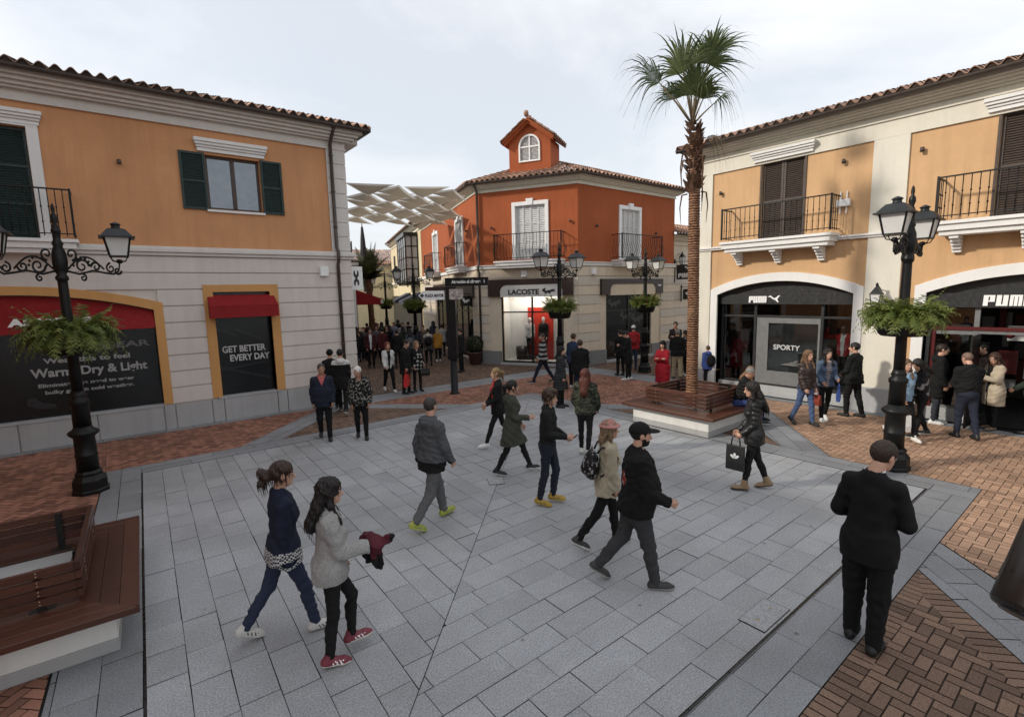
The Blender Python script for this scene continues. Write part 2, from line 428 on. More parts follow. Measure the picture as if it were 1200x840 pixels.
# darker bands round it
d = Sheet()
d.bond(W((-.535, -.55), (-.018, -.55), (-.018, 0), (-.62, 16), (-1.42, 16)), .8, .30, .008, 0, R_(-92.15), (-.018, 0))
d.bond(W((-.016, -.55), (10.15, -.55), (10.15, -.012), (-.016, -.012)), .8, .27, .008, 0, 0, (0, 0))
d.bond(W((S+.02, 0), (10.15, 0), (10.15, 10.12), (S+.02, 10.12)), .8, .3, .008, 0, R_(-90), (S+.02, 0))
d.bond(W((-.36, S+.03), (S+.02, S+.03), (S+.02, 10.12), (-.38, 10.12)), .8, .29, .008, 0, 0, (0, -S-.04))
zs = .0
d.bond(W((1.75, -.56), (2.6, -.56), (4.8, -2.75), (4.35, -3.2)), .6, .3, .008, 0, R_(45))
d.bond(W((7.0, -.56), (7.75, -.56), (5.05, -3.2), (4.35, -3.2), (4.8, -2.75)), .6, .3, .008, 0, R_(-45)) if False else None
d.bond(W((7.0, -.56), (7.75, -.56), (5.1, -3.2), (4.36, -3.2)), .6, .3, .008, 0, R_(-45))
d.bond(W((10.16, 1.75), (13.3, 4.78), (12.35, 4.8), (10.16, 2.6)), .6, .3, .008, 0, R_(-45))
d.bond(W((10.16, 7.1), (12.35, 4.9), (13.85, 4.85), (10.16, 8.0)), .6, .3, .008, 0, R_(40))
d.bond(W((12.35, 4.8), (13.3, 4.78), (14.25, 4.6), (14.25, 4.84), (12.35, 4.9)), .6, .3, .008, 0, 0)
d.bond(W((6.68, 10.13), (7.6, 10.13), (1.9, 16), (0, 15.97)), .6, .3, .008, 0, R_(45))
d.bond(W((2.6, 10.13), (4.6, 11.95), (4.1, 12.75), (-1.1, 16), (-.7, 10.13)), .6, .3, .008, 0, R_(-45))
d.bond(W((5.0, -2.84), (12.9, -2.84), (14.3, -3.9), (5.2, -3.9)), .7, .35, .008, 0, 0)
d.bond(W((12.93, -2.84), (14.29, -1.42), (15.4, -2.9), (14.3, -3.9)), .7, .35, .008, 0, R_(-45))
d.bond(W((14.29, -1.41), (15.4, -2.9), (15.4, 2.4), (14.29, 2.4)), .7, .35, .008, 0, R_(-90), (14.29, 0))
d.bond(W((14.26, 2.4), (14.6, 2.4), (14.6, 16), (14.26, 16)), .6, .33, .008, 0, R_(-90), (14.26, 0))
d.bond(W((-14, -3.55), (5.0, -3.55), (5.0, -3.21), (-14, -3.21)), .6, .34, .008, 0, 0, (0, 3.21))
d.build('paving_band', M['granite_dark'])
# slot drains along two edges
dr = MB(); 
for b in range(0, 26): x = -.0375*(b*.6); x2 = -.0375*(b*.6+.596); dr.add([(x-.017, -b*.6, -.004), (x+.002, -b*.6, -.004), (x2+.002, -b*.6-.596, -.004), (x2-.017, -b*.6-.596, -.004)], [(0, 1, 2, 3)])
for a in range(0, 16): dr.box(a*.6+.004, a*.6+.596, -S-.027, -S-.004, -.013, -.004)
tag(dr.build('drain_channel', M['metal_dark']), kind='structure')
# brick zones
bed = Sheet(); B = Sheet(); B2 = Sheet(); B3 = Sheet()
def soldier(sheet, p0, p1, wdt, side, zone_r=.5, bw=.098):
    """one row of bricks standing across the edge p0-p1"""
    p0 = Vector(p0); p1 = Vector(p1); d_ = (p1-p0).normalized(); nrm = Vector((-d_.y, d_.x))*side; L = (p1-p0).length; n = int(L/bw)
    for i in range(n):
        a = p0+d_*(i*bw+.004); b = p0+d_*((i+1)*bw-.004)
        q = [a+nrm*.004, b+nrm*.004, b+nrm*(wdt-.004), a+nrm*(wdt-.004)]
        k = len(sheet.v); sheet.v += [(v.x, v.y, 0) for v in q]; sheet.f.append([k, k+1, k+2, k+3]); sheet.r.append(random.random())
zl = [W((-.545, -.555), (1.75, -.555), (4.35, -3.2), (-.545, -3.2)), W((-12, -3.2), (-.55, -3.2), (-.55, -.55), (-1.29, 13), (-12, 13))]
zr = [W((5.42, -2.83), (7.75, -.56), (10.15, -.56), (10.15, -2.83)), W((10.15, -2.83), (10.15, 1.75), (12.9, 4.5), (14.26, 4.5), (14.26, -1.42), (12.9, -2.83))]
zp = [W((10.16, 8.02), (13.8, 4.9), (14.25, 4.9), (14.25, 16), (10.16, 16)), W((7.63, 10.13), (10.15, 10.13), (10.15, 16), (2.0, 16))]
for z in zl: bed.flat(z, -.008); B.herring(z, .1, .009, 0, R_(45))
for z in zr: bed.flat(z, -.008); B.herring(z, .1, .009, 0, R_(45))
for z in zp: bed.flat(z, -.008); B2.herring(z, .105, .009, 0, 0)
t1 = W((2.62, -.56), (6.98, -.56), (4.8, -2.73)); t2 = W((10.16, 2.62), (10.16, 7.08), (12.33, 4.85))
for z in (t1, t2): bed.flat(z, -.008); B3.herring(z, .1, .009, 0, 0)
# the near triangle with its frame of bricks laid across the edge
t3 = [(2.62, -10.13), (6.66, -10.13), (4.6, -11.93)]
bed.flat(ccw(t3), -.008)
def inset(t, k):
    c = Vector((sum(p[0] for p in t)/3, sum(p[1] for p in t)/3)); r = 2*area(t)/sum((Vector(a)-Vector(b)).length for a, b in zip(t, t[1:]+t[:1]))
    return [tuple(c+(Vector(p)-c)*(1-k/r)) for p in t]
ti = inset(ccw(t3), .215); B3.herring(ccw(ti), .105, .012, 0, 0, (6, -10.3))
tc = ccw(t3); ic = ti
for i in range(3):
    a, b = tc[i], tc[(i+1) % 3]; ia, ib = ic[i], ic[(i+1) % 3]
    zone = ccw([a, b, ib, ia]); dd = Vector(b)-Vector(a)
    B3.bond(zone, .6, .098, .013, 0, math.atan2(dd.y, dd.x)+pi/2, (a[0]-dd.normalized().y*-.05, a[1]+dd.normalized().x*-.05), shift=0)
bed.build('brick_bedding', M['mortar'])
B.build('brick_paving', M['brick']); B2.build('brick_paving', M['brick_tan']); B3.build('brick_paving', M['brick_brown'])
# the lane and side street beyond: brown pavers
al = Sheet(); zone = W((3.0, -16), (3.0, -3.95), (15.4, -3.95), (24, -16)); ab = Sheet(); ab.flat(zone, -.008); al.bond(zone, .24, .12, .014, 0, R_(70))
z2 = W((3.0, -46), (3.0, -16.02), (24, -16.02), (40, -46)); ab.flat(z2, -.008); al.bond(z2, .8, .4, .03, 0, R_(70))
z3 = W((15.42, 2.45), (15.42, -3.3), (40, -3.3), (40, 2.45)); ab.flat(z3, -.008); al.bond(z3, .5, .25, .02, 0, 0)
ab.build('lane_bedding', M['mortar']); al.build('lane_paving', M['brick_brown'])
# service covers let into the slabs
def cover(pts, label):
    m = MB(); q = [Vector((p_[0], p_[1], 0)) for p_ in pts]; c = sum(q, Vector())/4
    r = empty('access_cover', (c.x, c.y, 0), 0, label, 'manhole cover')
    q = [v-c for v in q]
    m.add([(v.x, v.y, .004) for v in q], [(0, 1, 2, 3)]); i2 = [v*.955 for v in q]
    m.build('cover_frame', M['metal_dark'], r)
    m = MB(); m.add([(v.x, v.y, .008) for v in i2], [(0, 1, 2, 3)]); m.r = .4; m.build('cover_slab', M['granite'], r, rnd=True)
    m = MB()
    for k in (.25, .75):
        v = q[0]*(1-k)*.5+q[1]*k*.5+q[3]*(1-k)*.5+q[2]*k*.5; m.lathe([(.016, .008), (.016, .011)], (v.x, v.y, 0), 10)
    m.build('lifting_eye', M['bolt'], r)
cover([(4.30, -9.53), (4.84, -9.53), (4.84, -9.27), (4.30, -9.27)], 'small slab-filled access cover beside the slot drain near the suited man')
cover([(4.52, -4.86), (4.74, -5.0), (4.94, -4.69), (4.68, -4.55)], 'small slab-filled access cover under the feet of the woman in the olive coat')
# ------------------------------------------------------------------ building kit
def slats(m, u0, u1, z0, z1, y, pitch=.05, t=.022, tilt=.028):
    n = max(2, int((z1-z0)/pitch)); 
    for i in range(n):
        z = z0+(i+.5)*(z1-z0)/n
        m.add([(u0, y-t*.2, z-tilt*.6), (u1, y-t*.2, z-tilt*.6), (u1, y+t, z+tilt*.6), (u0, y+t, z+tilt*.6)], [(0, 1, 2, 3)])
def shutter(name, xf, par, u0, u1, z0, z1, y, mat, pitch=.055, rails=1):
    fr = .055 if u1-u0 > .4 else .035
    m = MB(xf); m.box(u0, u0+fr, y, y+.04, z0, z1); m.box(u1-fr, u1, y, y+.04, z0, z1)
    hs = [z0+(z1-z0)*k/(rails+1) for k in range(rails+2)]
    for k, h in enumerate(hs):
        a = h if k == 0 else (h-fr if k == len(hs)-1 else h-fr/2); m.box(u0+fr, u1-fr, y+.002, y+.038, a, a+fr)
    for a, b in zip(hs, hs[1:]): slats(m, u0+fr, u1-fr, a+fr*.6, b-fr*.6, y+.012, pitch)
    m.box(u0+fr, u1-fr, y+.034, y+.037, z0+fr, z1-fr)
    return m.build(name, mat, par)
def moulding(m, u0, u1, z0, z1, y, p):
    """cornice block with a cyma-like stepped profile, returns at both ends"""
    h = z1-z0
    for a, b, k in ((0, .3, .35), (.3, .5, .55), (.5, .72, .8), (.72, 1, 1)):
        m.box(u0-p*k*.6, u1+p*k*.6, y-p*k, y, z0+a*h+.001, z0+b*h)
def railing(name, xf, par, u0, u1, z0, z1, p, mat, step=.125, bombe=0.0, posts=True):
    """iron balcony rail: front and two returns"""
    m = MB(xf); n = max(2, round((u1-u0)/step)); r = .009
    def barup(u, y, out):
        if bombe:
            pts = []
            for k in range(9):
                t = k/8; b = bombe*(math.sin(pi*min(1, t*1.45))**2 if t < .69 else 0)
                pts.append((u+out[0]*b, y+out[1]*b, z0+(z1-z0)*t))
            m.tube(pts, r, 5)
        else:
            m.tube([(u, y, z0), (u, y, z1)], r, 6)
            for k in (.3, .62): m.lathe([(.008, -.02), (.018, -.008), (.018, .008), (.008, .02)], (u, y, z0+(z1-z0)*k), 6)
    for i in range(n+1): barup(u0+(u1-u0)*i/n, -p, (0, -1))
    ns = max(2, round(p/step))
    for i in range(1, ns):
        for u, o in ((u0, (-1, 0)), (u1, (1, 0))): barup(u, -p+p*i/ns, o)
    for z in (z0+.05, z1):
        t = .03 if z == z1 else .02
        m.box(u0-.015, u1+.015, -p-.02, -p+.02, z-t/2, z+t/2)
        for u in (u0, u1): m.box(u-.018, u+.018, -p+.021, 0, z-t/2, z+t/2)
    if posts:
        for u in (u0, u1): m.box(u-.02, u+.02, -p-.022, -p+.022, z0, z1+.03)
    return m.build(name, mat, par)
def brackets(m, us, z1, p, w=.16):
    for u in us:
        for k in range(5):
            t0, t1 = k/5, (k+1)/5
            d_ = p*(1-t0)**1.6*.82+.05
            m.box(u-w/2, u+w/2, -d_, 0, z1-.36*t1+.001, z1-.36*t0)
def balcony(xf, par, u0, u1, zt, p, rail_h, mats, bombe=0.0, br=(), step=.125):
    m = MB(xf); h = .3
    m.box(u0, u1, -p, 0, zt-.07, zt); m.box(u0+.05, u1-.05, -p+.05, 0, zt-.2, zt-.071); m.box(u0+.11, u1-.11, -p+.11, 0, zt-h, zt-.201)
    if br: brackets(m, br, zt-h, p*.8)
    s = m.build('balcony', mats[0], par, bevel=.008)
    railing('railing', xf, s, u0+.05, u1-.05, zt+.06, zt+rail_h, p-.05, mats[1], step, bombe)
    return s
def courses(m, spans, z0, z1, ch, y, t, gap=.030, alt=False):
    """rusticated courses; spans(z0,z1) gives the u-intervals that are wall"""
    n = round((z1-z0)/ch); h = (z1-z0)/n
    for i in range(n):
        a, b = z0+i*h+gap/2, z0+(i+1)*h-gap/2
        m.m = i % 2 if alt else 0
        for u0, u1 in spans(a, b): m.box(u0, u1, y-t, y+.01, a, b)
    m.m = 0
def tile_roof(m, u0, u1, y0, z0, run, slope, hipl=0.0, hipr=0.0, pitch=.245, row=.36, amp=.064):
    """barrel tile slope rising inward from the eave at y0,z0; hipl/hipr = metres the side runs in per metre of run"""
    c, s_ = math.cos(slope), math.sin(slope); nr = max(1, int(run/c/row)); sub = 8
    n = max(1, round((u1-u0)/pitch)); us = [u0+(u1-u0)*k/(n*sub) for k in range(n*sub+1)]
    def hgt(k): 
        t = (k % sub)/sub
        return amp*(math.sin(pi*t/.62) if t < .62 else -.55*math.sin(pi*(t-.62)/.38))
    for i in range(nr):
        rows = []
        for e, lift in ((0, .03), (1, 0.0)):
            d_ = (i+e)*row+(.03 if e else 0); y = y0+d_*c; lo = u0+hipl*d_*c; hi = u1-hipr*d_*c
            rows.append([(min(max(u, lo), hi), y-hgt(k)*s_, z0+d_*s_+hgt(k)*c+lift) for k, u in enumerate(us)])
        nk = len(us)
        b = m.put(rows[0]+rows[1])
        for k in range(nk-1):
            m.f.append([b+k, b+k+1, b+nk+k+1, b+nk+k]); m.mi.append(0); m.sm.append(True)
            rr = random.Random((k//sub)*131+i*17+n).random(); m.rn.append(rr)
        if i == 0:      # open tile ends at the eave: mortar cap behind the rolls, its dark tone painting the hollows' shade
            b = m.put([(p[0], p[1]+.035, p[2]-.012) for p in rows[0]]+[(p[0], y0+.035, z0-.09) for p in rows[0]])
            for k in range(nk-1): m.f.append([b+k, b+k+1, b+nk+k+1, b+nk+k]); m.mi.append(1); m.sm.append(False); m.rn.append(.5)
            b = m.put([(p[0], p[1], p[2]) for p in rows[0]]+[(p[0], p[1], p[2]-.022) for p in rows[0]])
            for k in range(nk-1): m.f.append([b+k, b+k+1, b+nk+k+1, b+nk+k]); m.mi.append(0); m.sm.append(False); m.rn.append(.35)
def cornice(m, u0, u1, z0, z1, p, y=0.0, ends=(0, 0)):
    h = z1-z0
    for a, b, k in ((0, .1, .12), (.1, .42, .07), (.42, .52, .3), (.52, .66, .45), (.66, .8, .62), (.8, 1, .8)):
        m.box(u0-p*k*ends[0], u1+p*k*ends[1], y-p*k, y+.02, z0+a*h+.0015, z0+b*h)
def gutter(xf, par, u0, u1, y, z, mat):
    m = MB(xf); r = .075; prof = []
    for k in range(9): a = pi+pi*k/8; prof.append((y+r*math.cos(a), z+r*math.sin(a)))
    prof += [(y+r+.006, z+.012), (y-r-.012, z+.012)]
    m.extrude(prof, u0, u1); return m.build('gutter', mat, par)
def spot(xf, par, u, z, mat=None):
    m = MB(xf); m.tube([(u, 0, z), (u, -.04, z)], .03, 8); m.tube([(u, -.08, z-.05), (u, -.08, z+.05)], .042, 10); m.box(u-.012, u+.012, -.08, -.03, z-.012, z+.012)
    return m.build('wall_light', mat or M['gutter'], par)
def alarm(xf, par, u, z):
    m = MB(xf); m.box(u-.12, u+.1, -.16, -.03, z-.13, z+.14); m.box(u-.05, u+.05, -.03, 0, z-.06, z+.06); m.box(u+.1, u+.14, -.1, -.04, z-.1, z+.1)
    return m.build('alarm_box', M['white'], par, bevel=.01)
def awning(xf, par, u0, u1, zt, zb, p, mat, val=.26, top=None):
    m = MB(xf); t = zb+val
    m.add([(u0, 0, zt), (u1, 0, zt), (u1+.02, -p, t), (u0-.02, -p, t)], [(0, 1, 2, 3)])
    m.add([(u0-.02, -p, t), (u1+.02, -p, t), (u1+.02, -p-.01, zb), (u0-.02, -p-.01, zb)], [(0, 1, 2, 3)])
    for u, du in ((u0, -.02), (u1, .02)): m.add([(u, 0, zt), (u+du, -p, t), (u+du, -p-.01, zb), (u, 0, zb)], [(0, 1, 2, 3)])
    o = m.build('awning', mat, par); md = o.modifiers.new('thick', 'SOLIDIFY'); md.thickness = .008
    return o
def pane_window(xf, par, u0, u1, z0, z1, y, mf, mg, leaves=2, rails=0):
    m = MB(xf); t = .06
    m.box(u0, u0+t, y, y+.07, z0, z1); m.box(u1-t, u1, y, y+.07, z0, z1); m.box(u0+t, u1-t, y+.002, y+.068, z1-t, z1); m.box(u0+t, u1-t, y+.002, y+.068, z0, z0+t)
    for k in range(1, leaves): u = u0+(u1-u0)*k/leaves; m.box(u-t*.8, u+t*.8, y-.01, y+.06, z0+t, z1-t)
    for k in range(1, rails+1): z = z0+(z1-z0)*k/(rails+1); m.box(u0+t, u1-t, y+.004, y+.06, z-.02, z+.02)
    w = m.build('window', mf, par, bevel=.006)
    m = MB(xf); m.box(u0+t, u1-t, y+.03, y+.04, z0+t, z1-t); m.build('pane', mg, w)
    return w
def polyplate(name, mat, par, xf, pts, depth=.012, y=0.0):
    m = MB(xf); m.poly([ccw(list(pts))], y-depth, y); return m.build(name, mat, par)
CAT = [(0,.0),(.10,.06),(.25,.16),(.36,.2),(.46,.36),(.62,.52),(.80,.72),(.88,.92),(1,1),(.97,.86),(.9,.72),(.86,.55),(.8,.4),(.84,.2),(.92,.02),(.8,.02),(.72,.2),(.62,.3),(.5,.3),(.36,.42),(.2,.62),(.06,.72),(.16,.5),(.12,.3),(0,.12)]
CAT = [(x, 1-y) if False else (x, y) for x, y in CAT]
def leap(name, mat, par, xf, u, z, w, h):
    """leaping animal emblem, drawn as a flat silhouette: body slopes down from the head at upper right"""
    pts = [(.0,.80),(.18,.98),(.30,.86),(.42,.66),(.56,.60),(.70,.72),(.80,.92),(.93,1.0),(1.0,.92),(.92,.86),(.86,.68),(.78,.50),(.80,.28),(.90,.04),(.80,.0),(.68,.22),(.60,.36),(.46,.42),(.32,.56),(.22,.74),(.1,.74)]
    return polyplate(name, mat, par, xf, [(u+a*w, z+b*h) for a, b in pts])
def croc(name, mat, par, xf, u, z, w, h, flip=1):
    pts = [(.0,.62),(.10,.86),(.22,.98),(.30,.80),(.24,.62),(.34,.56),(.52,.66),(.62,.66),(.78,.78),(1.0,.80),(.99,.70),(.82,.62),(1.0,.50),(.98,.42),(.74,.44),(.64,.36),(.66,.18),(.56,.14),(.55,.30),(.40,.30),(.30,.14),(.20,.16),(.26,.32),(.12,.44)]
    if flip < 0: pts = [(1-a, b) for a, b in pts]
    return polyplate(name, mat, par, xf, [(u+a*w, z+b*h) for a, b in pts])
def block_word(name, mat, par, xf, u, z, w, h, depth=.03):
    """the heavy squared four-letter word P U M A"""
    m = MB(xf); lw = w/4.15; 
    def bx(i, a0, a1, b0, b1):
        o = u+i*lw*1.05
        m.add([(o+a*lw+b*h*.04, y, z+b*h) for y in (-depth, 0) for a, b in ((a0, b0), (a1, b0), (a1, b1), (a0, b1))], [(0,1,2,3),(7,6,5,4),(0,4,5,1),(1,5,6,2),(2,6,7,3),(3,7,4,0)])
    bx(0, 0, .40, 0, 1); bx(0, .40, .52, .38, .5); bx(0, .40, .52, .86, 1); bx(0, .52, .92, .38, 1)
    bx(1, 0, .40, 0, 1); bx(1, .40, .52, 0, .14); bx(1, .52, .92, 0, 1)
    bx(2, 0, .27, 0, 1); bx(2, .27, .34, .86, 1); bx(2, .34, .61, 0, 1); bx(2, .61, .68, .86, 1); bx(2, .68, .95, 0, 1)
    bx(3, 0, .40, 0, 1); bx(3, .40, .52, .86, 1); bx(3, .40, .52, .32, .46); bx(3, .52, .92, 0, 1)
    return m.build(name, mat, par)
def rect(u0, u1, z0, z1): return [(u0, z0), (u1, z0), (u1, z1), (u0, z1)]
# ------------------------------------------------------------------ left building (ochre, sports shop)
XL = frame((0, 3.55), (1, 0)); I4 = XL
LB = empty('building', (0, 3.55, 0), 0, 'ochre two-storey building with green shutters, pale grooved ground floor and red awnings', 'building')
def on(par, o):       # geometry is modelled in world metres; keep it while hanging it on its building
    o.matrix_parent_inverse = Matrix.Translation(par.location).inverted(); return o
_mesh_obj = mesh_obj
ROOTS = {}
def build_at(root):
    """meshes made from now on under this root keep their world place"""
    inv = Matrix.Translation(root.location).inverted(); ROOTS[root.name] = inv
build_at(LB)
def mesh_obj(name, verts, faces, mats, parent=None, mi=None, smooth=False, rnd=None):
    if parent is not None and parent.name in ROOTS: verts = [ROOTS[parent.name] @ Vector(v) for v in verts]; inv = ROOTS[parent.name]
    elif parent is not None and parent.parent is not None and parent.parent.name in ROOTS: verts = [ROOTS[parent.parent.name] @ Vector(v) for v in verts]
    return _mesh_obj(name, verts, faces, mats, parent, mi, smooth, rnd)
_text = text_mesh
def text_mesh(name, txt, size, mat, parent, xf, **kw):
    r = parent if parent.name in ROOTS else parent.parent
    if r is not None and r.name in ROOTS: xf = ROOTS[r.name] @ xf
    return _text(name, txt, size, mat, parent, xf, **kw)

AL0, AL1, AZS, AZC = -4.45, .65, 2.98, 3.38            # big arched shop window
SW0, SW1 = 1.93, 3.28                                  # small shop window
arch_in = [(AL0, .62), (AL1, .62)]+arch(AL0, AL1, AZS, AZC)
arch_out = [(AL0-.19, .62), (AL1+.19, .62)]+arch(AL0-.19, AL1+.19, AZS+.17, AZC+.19)
m = MB(XL); m.poly([rect(-9, 5.6, 0, 4.4), arch_in[:], rect(SW0, SW1, .62, 3.38)], 0, .35); m.box(5.59, 5.6, .01, 11, 0, 8)
m.build('ground_floor_wall', M['beige'], LB)
def spansL(a, b):
    zm = (a+b)/2; out = []; cuts = []
    if a < 3.4: cuts.append((AL0-.1, AL1+.1))
    if a < 3.45: cuts.append((SW0-.12, SW1+.12))
    u = -9
    for c0, c1 in cuts: out.append((u, c0)); u = c1
    out.append((u, 5.6)); return out
m = MB(XL); courses(m, spansL, .62, 4.27, .41, 0, .042)
for i in range(9):       # grooves return round the corner
    h = (4.27-.62)/9; m.box(5.601, 5.63, -.03, 11, .62+i*h+.011, .62+(i+1)*h-.011)
m.build('grooved_facing', M['beige'], LB, bevel=.006)
m = MB(XL)
for u0, u1 in ((-9, -4.64), (-4.6, -3.3), (-3.28, -2.0), (-1.98, -.66), (-.64, .62), (.64, .86), (.88, 1.66), (1.68, 1.94), (1.96, 3.26), (3.28, 3.52), (3.54, 4.9), (4.92, 5.66)): m.box(u0, u1, -.06, .02, 0, .6)
m.box(5.58, 5.66, .021, 11, 0, .6); m.box(AL0, AL1, -.075, .36, .6, .64); m.box(SW0-.1, SW1+.1, -.075, .36, .6, .64); m.build('plinth', M['plinth'], LB, bevel=.008)
m = MB(XL); m.poly([arch_out, [(u, z) for u, z in arch_in]], -.055, .02) if False else None
def ring(m, outer, inner, y0, y1):
    """band between two open outlines of equal count (jamb, arch, jamb)"""
    n = len(outer)
    for i in range(n-1):
        a, b, c, d_ = outer[i], outer[i+1], inner[i+1], inner[i]
        m.add([(a[0], y0, a[1]), (b[0], y0, b[1]), (c[0], y0, c[1]), (d_[0], y0, d_[1]), (a[0], y1, a[1]), (b[0], y1, b[1]), (c[0], y1, c[1]), (d_[0], y1, d_[1])], [(0,1,2,3),(0,4,5,1),(3,2,6,7)])
    for p_, q in ((outer[0], inner[0]), (outer[-1], inner[-1])): m.add([(p_[0], y0, p_[1]), (q[0], y0, q[1]), (q[0], y1, q[1]), (p_[0], y1, p_[1])], [(0,1,2,3)])
ring(m, [(AL1+.19, .645)]+arch(AL0-.19, AL1+.19, AZS+.17, AZC+.19)+[(AL0-.19, .645)], [(AL1, .645)]+arch(AL0, AL1, AZS, AZC)+[(AL0, .645)], -.06, .3)
ring(m, [(SW1+.22, .645), (SW1+.22, 3.57), (SW0-.22, 3.57), (SW0-.22, .645)], [(SW1, .645), (SW1, 3.38), (SW0, 3.38), (SW0, .645)], -.06, .3)
m.build('window_surround', M['orange_s'], LB, bevel=.006)
# big display window: dark poster wall behind glass, red band over it
m = MB(XL); m.box(AL0, AL1, .3, .34, .64, 3.4); dw = m.build('display_window', simple('dark_poster', (.022,.021,.021), .5, 0, .5, .5, 0, 80, 1.6), LB)
m = MB(XL); m.box(AL0, AL1, .2, .205, .65, 3.38); m.build('glass', M['glass_dark'], dw)
m = MB(XL); z0 = 2.55
m.add([(u, .06, z) for u, z in arch(AL0+.01, AL1-.01, AZS-.02, AZC-.02)]+[(AL0+.01, -.12, z0), (AL1-.01, -.12, z0)], [tuple(range(23))])
m.add([(AL0+.01, -.12, z0), (AL1-.01, -.12, z0), (AL1-.01, .18, z0), (AL0+.01, .18, z0)], [(0,1,2,3)])
rb = m.build('awning', M['red'], LB)
def stick(txt, u, z, size, width=None, mat='sticker', par=None, y=.185, **kw):
    return text_mesh('lettering', txt, size, M[mat], par or dw, XL @ T(u, y, z), depth=.006, width=width, **kw)
stick('UNDER', -3.4, 2.74, .22, 1.2, 'white', rb, y=-.1, bold=.012); stick('ARMOUR', -1.88, 2.72, .22, 1.45, 'white', rb, y=-.1, bold=.012)
stick('COLDGEAR', -1.45, 2.12, .2, 1.95, 'sticker_d', bold=.004); stick('Wear this to feel', -1.45, 1.86, .16, 1.55, 'sticker_m', bold=.004)
stick('Warm, Dry & Light', -1.68, 1.56, .27, 2.1, 'sticker_m', bold=.008); stick('Eliminates the need to wear', -1.6, 1.33, .11, 1.72, 'sticker_m', bold=.003); stick('bulky gear in cold weather.', -1.5, 1.17, .11, 1.6, 'sticker_m', bold=.003)
# poster: runner's leg and shoe against a dim street
m = MB(XL @ T(0, .292, 0)); m.poly([ccw([(-2.75, 2.5), (-2.35, 2.5), (-2.1, 1.9), (-1.95, 1.45), (-1.72, 1.05), (-1.8, .95), (-2.05, 1.2), (-2.3, 1.7)])], -.004, 0); m.build('poster_runner', simple('poster_black', (.008,.008,.009), .6), dw)
m = MB(XL @ T(0, .29, 0)); m.poly([ccw([(-1.8, 1.1), (-1.7, 1.12), (-1.58, .98), (-1.36, .92), (-1.34, .83), (-1.62, .84), (-1.84, .95)])], -.006, 0); m.build('poster_shoe', simple('poster_grey', (.26,.26,.27), .6), dw)
m = MB(XL @ T(0, .293, 0)); m.add([(-4.4, 0, 1.45), (-1.1, 0, .98), (-1.1, 0, 1.02), (-4.4, 0, 1.5)], [(0,1,2,3)]); m.add([(-4.4, 0, 1.75), (-2.9, 0, 1.4), (-2.9, 0, 2.4), (-4.4, 0, 2.5)], [(0,1,2,3)]); m.build('poster_street', simple('poster_dim', (.06,.058,.055), .7, 0, .3, .6, 0, 80, 5), dw)
# small window
m = MB(XL); m.box(SW0, SW1, .3, .34, .64, 3.38); sw = m.build('display_window', simple('black_poster', (.010,.010,.011), .45), LB)
m = MB(XL); m.box(SW0, SW1, .2, .205, .65, 3.38); m.build('glass', M['glass_dark'], sw)
m = MB(XL @ T(0, .29, 0))
for a, b, c, d_, w in ((SW0+.05, 1.35, SW1-.1, .95, .07), (SW0+.1, 1.28, SW1-.15, 1.42, .06), (SW0+.5, 2.35, SW1-.12, 1.98, .07), (SW0+.02, 2.4, SW0+.5, 2.2, .06)):
    m.add([(a, 0, b), (c, 0, d_), (c, 0, d_+w), (a, 0, b+w)], [(0,1,2,3)])
m.build('poster_bands', simple('poster_mid', (.12,.12,.125), .6), sw)
stick('GET BETTER', SW0+.12, 1.78, .24, 1.06, 'sticker', sw, bold=.006); stick('EVERY DAY', SW0+.28, 1.54, .24, .98, 'sticker', sw, bold=.006)
awning(XL, LB, SW0-.12, SW1+.1, 3.3, 2.72, .38, M['red'], .3)
# upper storey
W20, W21 = 2.05, 3.3; W10, W11 = -2.75, -1.2
m = MB(XL); m.poly([rect(-9, 5.08, 4.4, 7.45), rect(W20, W21, 5.47, 6.8), rect(W10, W11, 4.52, 6.87)], .0, .3); m.build('upper_wall', M['orange_l'], LB)
m = MB(XL); m.box(5.08, 5.6, -.02, .3, 4.4, 7.45)
for i in range(7): h = (7.4-4.52)/7; m.box(5.08, 5.63, -.045, .3, 4.52+i*h+.01, 4.52+(i+1)*h-.01)
m.box(5.601, 5.63, .301, 11, 4.5, 7.4)
m.build('quoins', M['grey_trim'], LB, bevel=.006)
m = MB(XL); m.box(-9, 5.7, -.09, .02, 4.28, 4.36); m.box(-9, 5.75, -.14, .02, 4.361, 4.44); m.box(-9, 5.68, -.07, .02, 4.441, 4.5); m.box(5.602, 5.72, .021, 11, 4.28, 4.46); m.build('string_course', M['grey_trim'], LB, bevel=.006)
m = MB(XL); cornice(m, -9, 5.6, 7.38, 7.9, .55, 0, (0, 1)); m.build('cornice', M['grey_trim'], LB)
m = MB(XL); m.box(5.6, 6.05, .0, 11, 7.62, 7.86); m.build('side_eave', M['grey_trim'], LB)
gutter(XL, LB, -9, 6.22, -.56, 7.93, M['gutter'])
m = MB(XL); m.box(6.1, 6.22, -.5, 11, 7.86, 7.98); m.build('side_gutter', M['gutter'], LB)
m = MB(XL); tile_roof(m, -9, 6.25, -.6, 7.98, 4.4, R_(17), 0, 1.0); m.build('roof', [M['tile'], M['tile_dark']], LB, rnd=True)
Xs = frame((5.6, 3.55), (0, 1)); m = MB(frame((5.6, 14.5), (0, 1))) if False else MB(Matrix.Translation((5.6, 3.55, 0)) @ Matrix.Rotation(pi/2, 4, 'Z'))
tile_roof(m, -.6, 11, -.62, 7.98, 4.4, R_(17), 1.0, 0); m.build('roof', [M['tile'], M['tile_dark']], LB, rnd=True)
